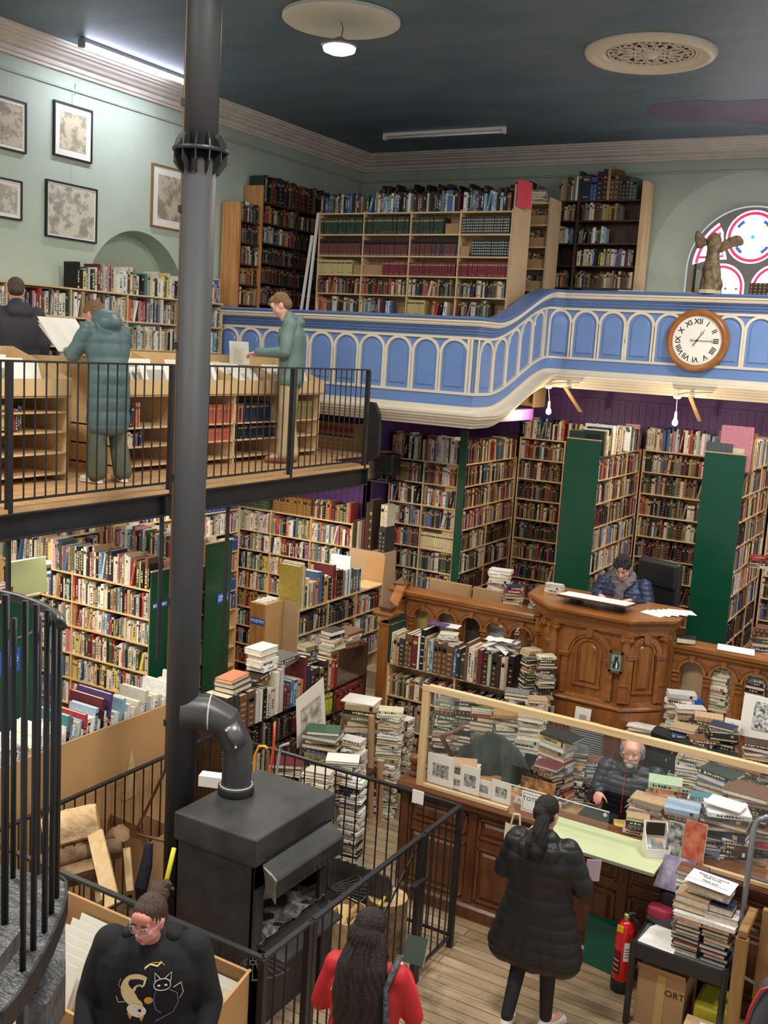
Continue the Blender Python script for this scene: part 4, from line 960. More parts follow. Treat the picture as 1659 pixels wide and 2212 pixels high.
# ================================================================ FENCE ROUND THE STOVE
FT = 1.2
fence = thing('stove_fence', (-3.22, 5.8, 0), 'black metal fence with thin bars around the wood stove', 'fence')
def fpanel(p, q, name='panel', post=(1, 1), parent=fence, top=FT, sp=.105, bottom=.09, r=.0065):
    p, q = V(p), V(q); d = (q-p); L = d.length; d.normalize(); s = V((-d.y, d.x, 0))
    MB().ob(p-s*.018+Z*(top-.014), d*L, s*.036, Z*.022).build('top_rail', m_black, parent, bevel=.002)
    MB().ob(p-s*.012+Z*bottom, d*L, s*.024, Z*.018).build('bottom_rail', m_black, parent)
    n = int(L/sp)
    for i in range(1, n):
        x = p+d*(L*i/n); MB().cyl(x+Z*bottom, x+Z*(top-.01), r, n=8).build('bar', m_black, parent)
    for e, w in zip((p, q), post):
        if w: MB().ob(e-d*.022-s*.022, d*.044, s*.044, Z*top).build('post', m_black, parent, bevel=.002)
fpanel((-5.65, 4.49, 0), (-3.22, 4.49, 0)); fpanel((-5.65, 4.49, 0), (-5.65, 7.03, 0), post=(0, 1)); fpanel((-5.65, 7.03, 0), (-3.22, 7.03, 0), post=(0, 1))
fpanel((-3.22, 6.45, 0), (-3.22, 7.03, 0), post=(1, 0)); fpanel((-3.22, 4.49, 0), (-3.22, 4.95, 0), post=(0, 1))
gt = thing('fence_gate', (-3.22, 5.0, 0), 'black barred gate in the stove fence nearest the long haired woman', 'gate')
fpanel((-3.22, 5.0, 0), (-3.22, 6.40, 0), parent=gt)
MB().ob(V((-3.235, 5.05, .15)), V((0, 1.3, .95)), V((.008, 0, 0)), V((0, -.01, .02))).build('brace', m_black, gt)
MB().box(-3.21, -3.17, 6.25, 6.42, .84, .87).build('latch', m_black, gt)
# ================================================================ WOOD STOVE
sx0, sx1, sy0, sy1, st = -4.53, -3.84, 5.21, 6.14, 1.45
stove = thing('wood_stove', (-4.2, 5.68, 0), 'large black iron wood stove with an open ash filled firebox', 'stove')
lid = MB().box(sx0-.012, sx1+.012, sy0-.012, sy1+.012, 1.25, st).build('upper_casing', m_iron, stove, bevel=.012)
body = MB()
body.box(sx0, sx1, sy0, sy0+.03, .0, 1.25).box(sx0, sx1, sy1-.03, sy1, 0, 1.25).box(sx0, sx0+.03, sy0, sy1, 0, 1.25)
body.box(sx1-.03, sx1, sy0, sy0+.12, 0, 1.25).box(sx1-.03, sx1, sy1-.12, sy1, 0, 1.25).box(sx1-.03, sx1, sy0, sy1, 1.08, 1.25).box(sx1-.03, sx1, sy0, sy1, 0, .62)
body.box(sx0, sx1, sy0, sy1, .60, .64)
body.build('body', m_iron, stove, bevel=.006)
# hood over the firebox opening
hx = sx1+.125
hp = [(sx1, 1.24), (hx-.015, 1.165), (hx, 1.15), (hx, 1.03), (hx-.02, 1.03), (hx-.02, 1.14), (sx1, 1.20)]
MB().prism([V((x, sy0+.08, z)) for x, z in hp], (0, sy1-sy0-.1, 0)).build('hood', m_iron, stove, bevel=.004)
m_ash = mat('scorched_silver_metal', (150, 148, 142), .5, metal=.6, noise=.5, scale=14, bump=.3)
MB().prism([V((x, sy0+.06, z)) for x, z in ((sx1+.02, 1.24), (sx1+.1, 1.20), (hx+.01, 1.17), (hx, 1.09), (hx+.008, 1.0), (sx1+.1, 1.04), (sx1+.03, 1.0), (sx1+.045, 1.12))], (0, .02, 0)).build('hood_end_plate', m_ash, stove, bevel=.006)
mb = MB()
for i in range(9): mb.cyl((hx+.0005, sy0+.32+i*.062, 1.06), (hx+.002, sy0+.32+i*.062, 1.06), .015, n=14)
mb.build('vent_holes', mat('vent_black', (8, 8, 8), .9), stove)
MB().box(sx1+.0, sx1+.014, sy0+.1, sy1-.1, 1.27, 1.285).build('lid_trim', m_black, stove)
# ash bed, charred logs and embers
import_ash = MB(); nx, ny = 14, 22
vs = [V((sx0+.05+(sx1-sx0-.04)*i/nx, sy0+.05+(sy1-sy0-.1)*j/ny, .655+.05*sin(i*.9)*cos(j*.7)+random.uniform(0, .035)+.05*(1-i/nx))) for i in range(nx+1) for j in range(ny+1)]
import_ash.add(vs, [(i*(ny+1)+j, (i+1)*(ny+1)+j, (i+1)*(ny+1)+j+1, i*(ny+1)+j+1) for i in range(nx) for j in range(ny)])
o_ = import_ash.build('ash_bed', mat('grey_ash', (176, 170, 162), .95, rgb2=(92, 86, 80), scale=22, bump=.8, bscale=40), stove)
for i, (p, q, r) in enumerate((((-4.2, 5.35, .76), (-3.95, 5.75, .74), .05), ((-4.3, 5.6, .82), (-3.95, 5.9, .78), .055), ((-4.0, 5.3, .74), (-3.92, 5.55, .72), .03))):
    MB().tube([p, (V(p)+V(q))/2+V((0, 0, .02)), q], [r*.8, r, r*.7], 9).build('charred_log', mat('charcoal_log', (22, 18, 17), .95, bump=.6, bscale=40), stove)
MB().ell((-3.97, 5.36, .71), (.02, .06, .02)).ell((-3.96, 5.46, .715), (.015, .04, .012)).build('embers', mat('glowing_ember', (200, 30, 40), .6, emit=1.5), stove)
MB().ell((-4.44, 5.75, .95), (.05, .3, .28)).build('soot_stained_back', mat('soot_brick', (120, 92, 66), .9, rgb2=(50, 42, 36), scale=6), stove)
MB().ob(V((sx1-.0, sy0+.1, .60)), V((.20, 0, -.03)), V((0, sy1-sy0-.2, 0)), V((0, 0, .02))).build('ash_shelf', m_iron, stove)
MB().box(sx1, sx1+.06, sy1-.14, sy1-.02, .0, .62).build('foot_casing', m_iron, stove)
# fan shaped trivets
def trivet(c, a0, a1, lab):
    mb = MB(); c = V(c); R0 = .30
    P = lambda a, r: c+V((cos(a)*r, sin(a)*r, 0))
    arc = [P(radians(a0+(a1-a0)*i/16), R0) for i in range(17)]
    mb.tube([c]+arc+[c], .006, 6)
    for i in range(1, 8): a = radians(a0+(a1-a0)*i/8); mb.tube([P(a, .11), P(a, R0)], .004, 5)
    for i in range(4):
        a = radians(a0+(a1-a0)*(i+.5)/4); cc_ = P(a, .105); mb.tube([cc_+V((cos(k*pi/5)*.026, sin(k*pi/5)*.026, 0)) for k in range(11)], .004, 5)
    for i in range(4): a = radians(a0+(a1-a0)*(i+.5)/4); mb.tube([c, P(a, .08)], .004, 5)
    return mb.build('trivet', m_iron, stove, smooth=True)
trivet((-3.82, 6.1, .72), -10, 75, ''); trivet((-3.86, 5.26, .60), -85, 0, '')
tag(MB().prism([V((-4.13, 6.6, .0)), V((-4.13, 6.6, .67))]+[V((-4.13+.56*i/30, 6.6, .67+.008*sin(i*1.6)-.05*max(0, i/30-.7))) for i in range(1, 31)]+[V((-3.55, 6.6, .6)), V((-3.55, 6.6, 0))], (0, .015, 0)).build('fire_screen', m_iron), 'dark metal fire screen with scalloped top behind the wood stove', 'fire screen')
# flue
fc = V((-4.75, 5.5, 0)); fb = V((-4.40, 5.70, st)); fr_ = .112
flue = thing('stove_flue', fc, 'tall dark grey flue pipe with flanged collar rising from behind the stove to the ceiling', 'flue')
zc_ = at(437, 330, y=5.5).z
MB().cyl(fc, fc+Z*zc_, fr_*.97, n=40).build('lower_pipe', m_flue, flue, smooth=True)
MB().cyl(fc+Z*zc_, fc+Z*ZC, fr_*.99, n=40).build('upper_pipe', m_flue, flue, smooth=True)
MB().lathe([(fr_, .0), (fr_+.07, .0), (fr_+.075, .012), (fr_+.07, .024), (fr_, .024)], fc+Z*(zc_+.0), 32).build('collar_flange', m_black, flue)
mb = MB()
for i in range(12):
    a = 2*pi*i/12; d = V((cos(a), sin(a), 0)); s = V((-sin(a), cos(a), 0))
    mb.prism([fc+Z*(zc_+.02)+d*fr_-s*.004, fc+Z*(zc_+.02)+d*(fr_+.065)-s*.004, fc+Z*(zc_+.07)+d*(fr_+.055)-s*.004, fc+Z*(zc_+.11)+d*(fr_+.03)-s*.004, fc+Z*(zc_+.12)+d*fr_-s*.004], s*.008)
    mb.prism([fc+Z*(zc_)+d*fr_-s*.004, fc+Z*(zc_)+d*(fr_+.065)-s*.004, fc+Z*(zc_-.07)+d*(fr_+.065)-s*.004, fc+Z*(zc_-.13)+d*(fr_+.02)-s*.004, fc+Z*(zc_-.14)+d*fr_-s*.004], s*.008)
mb.build('collar_rib', m_black, flue)
MB().lathe([(fr_+.012, 0), (fr_+.02, .01), (fr_+.02, .06), (fr_+.002, .065), (fr_-.006, .08)], fb, 40).build('stove_collar', m_iron, flue, smooth=True, angle=40)
mb = MB(); mb.tube([fb+V((cos(i*pi/16)*(fr_+.004), sin(i*pi/16)*(fr_+.004), .068)) for i in range(33)], .005, 6); mb.build('silver_sealant_ring', mat('sealant', (196, 192, 182), .5), flue)
dd = (fc-fb); dd.z = 0; dd.normalize()
e1 = fb+Z*.36; e2 = e1+dd*.10+Z*.17; e3 = e2+dd*.14+Z*.06
ze = e3.z
def elbow(p, q, name, r, m=m_flue): return MB().tube([p, q], r, 36).build(name, m, flue, smooth=True, angle=40)
MB().tube([fb+Z*.03, e1, e2, e3, V((fc.x, fc.y, ze))], [fr_*.95, fr_*.98, fr_*1.14, fr_*1.22, fr_*1.22], 36).build('elbow_pipe', mat('flue_elbow', (66, 66, 68), .38, noise=.2, scale=5), flue, smooth=True, angle=25)
ap = (e1+e2)/2+(V((0, 0, 0))); nn_ = (CR*.30+(-CF)*.85+CU*.25).normalized(); tdir = (e2-e1).normalized(); sdir = tdir.cross(nn_).normalized(); nn_ = sdir.cross(tdir).normalized()
oo_ = (e1+e2)/2+tdir*.0
mb = MB(); k_ = 7
vs = [];
for i in range(k_):
    a = radians(-26+52*i/(k_-1)); dv = nn_*cos(a)+sdir*sin(a)
    for s_ in (-1, 1): vs.append(oo_+tdir*.085*s_+dv*(fr_*1.13))
mb.add(vs, [(2*i, 2*i+2, 2*i+3, 2*i+1) for i in range(k_-1)])
pl = mb.build('access_plate', mat('flue_plate', (96, 96, 98), .3, metal=.3), flue, smooth=True); sm_ = pl.modifiers.new('s', 'SOLIDIFY'); sm_.thickness = .006; sm_.offset = 1
for s_ in (-1, 1): MB().ell(oo_+tdir*.07*s_+(nn_*cos(.35)-sdir*sin(.35))*(fr_*1.17), .012).build('bolt', mat('steel_bolt', (200, 200, 198), .3, metal=.9), flue, smooth=True)
ring_c = V((fc.x, fc.y, ze))-dd*.2; pz = dd.cross(Z)
MB().tube([ring_c+(Z*cos(i*pi/16)+pz*sin(i*pi/16))*fr_*1.225 for i in range(33)], .006, 6).build('sealant_seam', MATS['sealant'], flue)
# copper brown pipe clipped beside the flue
m_cop = mat('brown_old_pipe', (112, 84, 66), .45, metal=.3)
pp_ = [at(px, py, y=5.55) for px, py in ((403, 2), (397, 220), (391, 450), (384, 745), (377, 1030), (370, 1298), (363, 1560), (361, 1655))]
pp_ = [V((sum(p.x for p in pp_)/len(pp_), 5.55, p.z)) for p in pp_]
p2 = at(297, 1790, y=5.9); p3 = at(380, 1822, y=5.6)
pipe = thing('wall_pipe', pp_[-1], 'thin brown pipe clipped up the left side of the flue and bending towards the stove', 'pipe')
MB().tube([V((pp_[0].x, 5.55, ZC))]+pp_+[pp_[-1]+V((-.02, .02, -.04)), p2, p2+V((.03, -.03, -.03)), p3], .013, 8).build('pipe_run', m_cop, pipe, smooth=True)
for p in pp_[1:7]: MB().ob(p+V((-.02, -.02, -.03)), V((.1, 0, 0)), V((0, .03, 0)), V((0, 0, .05))).build('pipe_clip', m_black, pipe, bevel=.003)
q1, q2 = at(378, 1922, y=5.3), at(338, 1905, y=5.4)
tag(MB().tube([q1, q2, q2+V((-.02, 0, -.03)), q2+V((-.02, 0, -.4))], .014, 8).build('low_pipe', m_cop, smooth=True), 'short brown pipe bending down beside the lower left side of the stove', 'pipe')
# ================================================================ LOGS, CRATE, BOX, POKER
m_log = mat('split_log_wood', (206, 176, 134), .8, rgb2=(172, 138, 96), scale=4, stretch=(1, 6, 6), bump=.4, bscale=14)
m_bark = mat('rough_bark', (146, 116, 84), .9, rgb2=(92, 70, 50), scale=9, bump=.8, bscale=18)
def log(p, q, r, label, m=m_log, seed=1, split=False):
    p, q = V(p), V(q); d = (q-p).normalized(); a = d.cross(Z).normalized(); b_ = a.cross(d); random.seed(seed); n = 18
    ph = [random.uniform(.86, 1.12) for _ in range(n)]
    if split: ph = [v*(.55 if 3 < i < 9 else 1) for i, v in enumerate(ph)]
    vs = []; K = 7
    for k in range(K+1):
        c = p.lerp(q, k/K)+a*random.uniform(-.006, .006)
        for j in range(n):
            rr = r*ph[j]*random.uniform(.97, 1.03)*(1 if 0 < k < K else .93); vs.append(c+(a*cos(2*pi*j/n)+b_*sin(2*pi*j/n))*rr)
    fs = [(k*n+j, k*n+(j+1) % n, (k+1)*n+(j+1) % n, (k+1)*n+j) for k in range(K) for j in range(n)]+[tuple(range(n))[::-1], tuple(range(K*n, K*n+n))]
    return tag(MB().add(vs, fs).build('log', m, smooth=True, angle=50), label, 'log', 'logs in the stove pen')
log(at(95, 1800, x=-5.35), at(212, 1772, x=-5.1), .125, 'thick round pale log on top of the wood pile', seed=3)
log(at(88, 1862, x=-5.3), at(262, 1825, x=-4.95), .09, 'rough split log lying under the thick round log', m_bark, 5, True)
log(at(100, 1900, x=-5.2), at(240, 1862, x=-4.9), .10, 'cracked log at the bottom of the wood pile', m_bark, 8, True)
log(at(245, 1815, x=-5.1), at(262, 1800, x=-5.0), .07, 'small split log end behind the leaning plank', m_bark, 9)
random.seed(21)
def plank(p0, p1, w, t_, label, m=m_pine):
    p0, p1 = V(p0), V(p1); d = p1-p0; s = d.cross(-CF).normalized(); nn = s.cross(d).normalized()
    return tag(MB().ob(p0-s*w/2, s*w, nn*t_, d).build('plank', m, bevel=.003), label, 'plank', 'timber leaning on the log pile')
b0 = at(245, 1958, y=4.75); t0 = at(208, 1800, y=4.95)
plank(b0, t0, .11, .03, 'pale knotty plank leaning in front of the logs'); plank(at(222, 1950, y=4.85), at(190, 1812, y=5.05), .05, .04, 'narrow plank edge just left of the leaning knotty plank')
tag(MB().box(-4.98, -4.80, 4.85, 5.1, .0, .42).build('timber_block', m_pine, bevel=.004), 'square timber block standing right of the leaning planks', 'block')
plank(at(283, 1925, y=5.1), at(275, 1832, y=5.2), .05, .03, 'short plank upright behind the leaning planks')
c0 = at(300, 1850, x=-5.25)
t = thing('cardboard_box', (-5.3, 6.1, 0), 'open brown cardboard box with raised flaps between the logs and the flue', 'box')
bz = .0
B = [at(247, 1790, z=.62), at(320, 1822, z=.62), at(375, 1790, z=.62), at(300, 1752, z=.62)]
for i in range(4):
    p, q = B[i], B[(i+1) % 4]; n_ = (q-p).cross(Z).normalized()
    MB().ob(V((p.x, p.y, .02)), V((q.x-p.x, q.y-p.y, 0)), n_*.006, Z*.6).build('side', m_card, t)
cx_, cy_ = sum(p.x for p in B)/4, sum(p.y for p in B)/4
MB().add([V((p.x, p.y, .03)) for p in B], [(0, 1, 2, 3)]).build('bottom', m_card, t)
for i in (0, 3): 
    p, q = B[i], B[(i+1) % 4]; o_ = (V((p.x+q.x, p.y+q.y, 0))/2-V((cx_, cy_, 0))).normalized()
    MB().ob(V((p.x, p.y, .62)), V((q.x-p.x, q.y-p.y, 0)), o_*.003+Z*.002, o_*.07+Z*.16).build('flap', m_card, t)
tag(MB().tube([at(322, 1822, y=5.35), at(316, 1870, y=5.3), at(305, 1915, y=5.25), at(302, 1945, y=5.25)], [.03, .045, .05, .03], 10).build('dark_bag', mat('navy_fabric', (26, 28, 48), .8)), 'navy cloth bag hanging down beside the cardboard box', 'bag')
tag(MB().tube([at(376, 1832, y=5.0), at(345, 1965, y=4.9)], .016, 10).build('yellow_pole', mat('yellow_plastic', (206, 196, 40), .4), smooth=True), 'yellow pole leaning against the left side of the stove', 'pole')
# white box behind the stove pipe
tag(MB().ob(at(428, 1698, y=6.25), V((.26, .1, .0)), V((-.04, .1, 0)), V((0, 0, .09))).build('white_box', m_white), 'white cardboard box partly hidden behind the black stove top', 'box')
# kindling box, chopping block with axe
t = thing('kindling_box', (-3.55, 5.75, 0), 'open wooden box of kindling on the floor inside the stove fence', 'box')
K0 = [at(706, 1987, z=.42), at(752, 1998, z=.42), at(790, 1957, z=.42), at(745, 1935, z=.42)]
for i in range(4):
    p, q = K0[i], K0[(i+1) % 4]; n_ = (q-p).cross(Z).normalized()
    MB().ob(V((p.x, p.y, 0)), V((q.x-p.x, q.y-p.y, 0)), n_*.01, Z*.42).build('side', m_pine, t)
MB().add([V((p.x, p.y, .05)) for p in K0], [(0, 1, 2, 3)]).build('bottom', m_pine, t)
kc = V((sum(p.x for p in K0)/4, sum(p.y for p in K0)/4, .3))
for i in range(7):
    a = random.uniform(0, 3); d = V((cos(a)*.08, sin(a)*.08, random.uniform(.02, .12)))
    tag(MB().ob(kc-d+Z*.05, d*2, V((-sin(a)*.05, cos(a)*.05, 0)), Z*.014).build('kindling_stick', mat('fresh_split_wood', (226, 190, 130), .6)), 'pale split stick of kindling in the wooden box', 'kindling', 'kindling sticks in the box')
cbk = at(838, 1935, z=.46); cbk.z = 0
t = thing('chopping_block', cbk, 'upright tree stump used as chopping block inside the fence', 'stump')
MB().lathe([(.17, 0), (.165, .2), (.16, .455)], cbk, 20).build('bark', m_bark, t, smooth=True, angle=50)
MB().lathe([(.155, .456), (.0, .462)], cbk, 20).build('cut_face', m_log, t)
t = thing('axe', cbk+Z*.47, 'small axe with yellow handle resting on the chopping block', 'axe')
h0 = cbk+V((-.06, .03, .49)); 
MB().tube([h0+V((.03, .0, 0)), h0+V((.08, -.12, .0)), h0+V((.1, -.24, -.0))], [.014, .013, .016], 8).build('handle', mat('yellow_handle', (224, 190, 70), .4), t, smooth=True)
MB().prism([h0+V((-.09, .05, .02)), h0+V((-.08, -.05, .02)), h0+V((.02, -.02, .035)), h0+V((.07, -.0, .03)), h0+V((.07, .04, .03)), h0+V((.02, .04, .035))], (0, 0, -.02)).build('head', mat('axe_steel', (186, 184, 186), .35, metal=.7), t)
# walking sticks behind the stove
wd = {}
for nm, c, pts, r, lb in (('umbrella_handle', (226, 166, 60), [(548, 1672), (551, 1632), (560, 1612), (572, 1612), (578, 1618)], .012, 'yellow curved cane handle hooked behind the stove'), ('walking_pole', (222, 78, 40), [(585, 1668), (592, 1600), (594, 1560)], .010, 'orange walking pole standing behind the stove'), ('crutch', (150, 156, 164), [(597, 1672), (604, 1628), (606, 1612), (624, 1606)], .012, 'grey crutch with angled handle behind the stove')):
    P_ = [at(a, b_, y=6.75) for a, b_ in pts]
    o_ = MB().tube([V((P_[0].x, 6.75, .0))]+P_, r, 8).build(nm, mat(nm+'_m', c, .4), smooth=True); tag(o_, lb, 'walking stick')
# ================================================================ PRINT BIN AT THE LOWER LEFT
t = thing('print_bin', (-4.0, 4.2, 0), 'brown board print bin in front of the stove fence full of white mounts', 'print bin')
BX0, BX1 = -5.2, -3.27
MB().box(BX0, BX1, 4.43, 4.45, 0, 1.12).build('back_board', m_mdf, t)
MB().box(BX0, BX1, 3.85, 3.87, .66, .86).build('front_lip', m_mdf, t)
MB().box(BX0, BX1, 3.87, 4.43, .68, .70).build('tray_floor', m_mdf, t)
MB().prism([V((BX1, 3.85, .66)), V((BX1, 3.85, .87)), V((BX1, 3.98, .98)), V((BX1, 4.45, 1.13)), V((BX1, 4.45, 0)), V((BX1, 3.95, 0))], (-.018, 0, 0)).build('end_panel', m_mdf, t)
MB().box(BX0, BX1, 3.87, 4.43, .1, .12).build('shelf', m_pineh, t)
MB().box(-4.25, -4.23, 3.9, 4.43, .12, .66).build('divider', m_mdf, t)
m_tree = [mat('sepia_picture', (150, 112, 84), .6, rgb2=(214, 160, 120), scale=14), mat('dark_engraving', (70, 70, 66), .6, rgb2=(200, 198, 188), scale=16)]
for j, (xc, n_) in enumerate(((-4.93, 6), (-4.42, 8), (-3.95, 8), (-3.5, 7))):
    for k in range(n_):
        mount((xc+random.uniform(-.01, .01), 3.93+.055*k, .705), X, -Y, .36, .30+.012*k, .42, 'white mounted print in the brown bin, %s row' % ('far left', 'second left', 'third', 'right end')[j], 'prints in the brown bin, %s row' % ('far left', 'second left', 'third', 'right end')[j], (m_tree[j % 2], .25, .62, .1, .55) if k == 0 else None)
for i, c in enumerate(('tan', 'slate', 'slate', 'blue', 'grey', 'charcoal', 'slate')):
    book(V((-5.02+i*.07, 3.92, .12)), X, Z, Y, .055 if c != 'blue' else .03, .5-.02*(i % 3), .3, c, '%s tall book on the low shelf below the print bin, %s from left' % (c, ORL[i]), 'tall books below the print bin', 0)
# ================================================================ SPIRAL STAIR
m_cheq = mat('chequer_plate_steel', (74, 75, 78), .42, rgb2=(104, 104, 104), scale=26, stretch=(1, 2.4, 1), bump=1.0, metal=.35, bscale=34)
ss = thing('spiral_stair', (-2.6, 1.3, 0), 'black spiral staircase with chequer plate treads and thin balusters at the left edge', 'staircase')
edge = [at(px, py, z=3.1) for px, py in ((0, 2190), (35, 2150), (60, 2110), (88, 2064), (110, 2020), (130, 1972), (141, 1935), (139, 1905), (125, 1893))]
inner = [at(px, py, z=3.1) for px, py in ((60, 1884), (-60, 1850), (-140, 1900), (-140, 2150), (-60, 2220))]
poly = edge+inner
MB().prism(poly, (0, 0, -.012)).build('tread', m_cheq, ss)
rim = [p-V((0, 0, .0)) for p in edge]
mb = MB()
for a, b_ in zip(rim[:-1], rim[1:]):
    n_ = (b_-a).cross(Z).normalized(); mb.ob(a+Z*-.055, b_-a, n_*.008, Z*.06)
mb.build('tread_rim', m_black, ss)
t2 = [at(px, py, z=3.26) for px, py in ((-80, 2010), (42, 1995), (44, 2010), (-10, 2080), (-80, 2120))]
MB().prism(t2, (0, 0, -.045)).build('tread', m_cheq, ss)
t3 = [at(px, py, z=2.9) for px, py in ((60, 2175), (100, 2170), (142, 2100), (141, 1990), (120, 1980), (40, 2100))]
MB().prism(t3, (0, 0, -.13)).build('tread', m_cheq, ss)
hr = [at(px, py, z=3.97) for px, py in ((-70, 1262), (0, 1283), (40, 1292), (80, 1306), (110, 1320), (128, 1336), (133, 1352))]
MB().tube(hr, .013, 10).build('handrail', mat('handrail_paint', (52, 46, 48), .4), ss, smooth=True)
for px, yb, yt, w_ in ((10, 2000, 1285, 16), (32, 1895, 1335, 8), (53, 2095, 1298, 12), (76, 2050, 1306, 12), (84, 1888, 1330, 9), (100, 2012, 1318, 12), (115, 1972, 1328, 11), (126, 1938, 1345, 13)):
    b0 = at(px+(-4 if w_ < 14 else 0), yb, z=3.1); MB().cyl(b0, V((b0.x, b0.y, at(px, yt, x=b0.x).z)), .0082 if w_ < 14 else .0105, n=10).build('baluster', m_black, ss, smooth=True)
hb = [at(px, py, z=3.75) for px, py in ((18, 1387), (60, 1372), (95, 1350), (115, 1340))]
MB().tube(hb, .005, 6).build('rear_handrail', MATS['handrail_paint'], ss, smooth=True)
pc = at(92, 2120, z=2.9); MB().cyl(V((pc.x-.02, pc.y-.02, 0)), V((pc.x-.02, pc.y-.02, 2.9)), .042, n=20).build('newel_post', m_flue, ss, smooth=True)
MB().prism([at(px, py, z=3.04) for px, py in ((8, 2120), (44, 2110), (44, 2000), (16, 2020))], (0, 0, -.03)).build('bracket', m_black, ss)
# ================================================================ RAISED FLOOR AND ALCOVE BOOKCASES
DZ = 1.0
struct(MB().box(-5.45, 4, 10.06, 14.0, .0, DZ).build('floor_dais', m_oakh))
ZA = [3.58, 3.29, 3.0, 2.71, 2.425, 2.14, 1.85, 1.565, 1.28]
def acase(o, u, n, W, bays, label, z0=0, fillst=None, toph=.3, **kw):
    c = case('bookcase', (o[0], o[1], DZ), u, n, W, ZA[z0:], ZA[z0]+.002, .24, bays, m_pine, label, mshelf=m_pineh if abs(V(u).x) > .5 else m_piney)
    fill((o[0], o[1], 0), u, n, W, ZA[z0:], fillst, bays, .2, toph=toph, **kw); return c
acase((-6.86, 11.93), X, -Y, 1.02, 2, 'pine bookcase facing the room just right of the loudspeaker', 1, [['modern', 'white' if False else 'modern'], 'cloth', 'biog', ['biog', 'cloth'], ['cloth', ('set', (226, 206, 160), 3)], 'cloth', 'cloth', 'antique'], .36)
acase((-5.8, 13.7), -Y, X, 1.72, 2, 'pine bookcase running back from the narrow green panel', 1, ['cloth', 'cloth', 'antique', 'cloth', ['dark', 'cloth'], 'cloth', 'dark', 'antique'], .32)
MB().box(-5.835, -5.735, 11.90, 11.925, DZ, 3.735).build('end_panel', m_green, bpy.data.objects['bookcase.013'])['label'] = 'narrow dark green end board'
c1 = acase((-5.78, 13.7), X, -Y, 1.35, 2, 'pine bookcase at the back of the left alcove, between the green panels', 0, ['modern', 'cloth', ['antique', 'cloth'], 'dark', 'antique', 'dark', 'cloth', 'cloth', 'cloth'], .3)
for nm, xa, xb, lb in (('w1', -4.43, -4.0, 'double bookcase ending in the wide green panel left of the man at the pulpit'), ('w2', -2.78, -2.33, 'double bookcase ending in the wide green panel right of the man at the pulpit')):
    c = acase((xb-.02, 13.7), -Y, X, 1.72, 3, lb, 0, ['modern', 'cloth', 'cloth', ['cloth', 'antique', 'dark'], ['biog', 'biog', 'biog'], 'biog', 'cloth', 'dark', 'dark'], .34)
    MB().box(xa, xb, 11.93, 11.955, DZ, 3.765).build('end_panel', m_green, c)['label'] = 'tall flat green end panel'
    MB().box(xa, xb, 11.928, 11.96, 3.765, 3.778).build('panel_edge', m_mdf2, c)
    MB().box(xa, xa+.02, 11.96, 13.7, DZ, 3.58).build('left_panel', m_pine, c)
    fill((xa, 11.97, 0), Y, -X, 1.7, ZA[:5], ['cloth'], 3, .2)
acase((-4.0, 13.7), X, -Y, 1.2, 1, 'pine bookcase at the back of the middle alcove behind the pulpit chair', 0, ['modern', 'cloth', 'antique', 'antique', 'antique', 'dark', 'antique', 'antique', 'antique'], .33)
acase((-2.32, 13.7), X, -Y, 2.2, 3, 'pine bookcase at the back of the right hand alcove', 0, ['cloth', 'cloth', 'antique', 'cloth', 'cloth', 'cloth'], .3)
# far right: shelves at the photo edge facing the alcove
# big books on top of the double cases, counted
def topbooks(x0, y0, specs, where, group):
    y = y0
    for i, (c, w_, h, d, k) in enumerate(specs):
        book(V((x0, y, 3.58)), Y, Z, -X, w_, h, d, c, '%s large book, %s from the front on %s' % (c, ORL[i], where), group, k); y += w_+.004
topbooks(-3.99, 12.0, [('dark green', .05, .3, .26, 0), ('olive', .06, .29, .4, 3), ('cream', .05, .31, .3, 2), ('pale grey', .04, .24, .3, 0), ('black', .06, .33, .3, 2), ('olive', .05, .27, .3, 0), ('white', .05, .36, .36, 0), ('cream', .05, .34, .36, 0), ('red', .03, .27, .25, 2), ('cream', .04, .35, .36, 0), ('charcoal', .05, .3, .3, 2), ('cream', .04, .3, .3, 2), ('tan', .06, .31, .3, 0)], 'the left wide green panel case', 'big books above the left wide green panel')
topbooks(-2.30, 12.0, [('pink', .05, .5, .34, 0), ('charcoal', .05, .24, .24, 0), ('grey', .06, .36, .42, 0), ('red', .03, .4, .4, 0), ('yellow', .04, .38, .4, 0), ('olive', .04, .42, .42, 0), ('cream', .05, .34, .3, 2), ('tan', .06, .33, .3, 2), ('olive', .05, .3, .3, 2)], 'the right wide green panel case', 'big books above the right wide green panel')
book(V((-4.42, 11.98, 3.58)), Y, Z, X, .03, .28, .2, 'dark green', 'dark green board book facing out above the left wide green panel', None, 0)
book(V((-2.79, 11.98, 3.58)), Y, Z, X, .03, .3, .3, 'slate', 'grey green board book facing out above the right wide green panel', None, 0)
# long framed whitish boards stacked behind
for i in range(2): tag(MB().box(-4.38+.2*i, -4.15+.2*i, 12.6+.3*i, 12.62+.3*i, 3.6, 3.86-.02*i).build('white_board', m_white), 'white card board standing behind the big books, %s from the left' % ORL[i], 'board', 'white boards behind the big books')
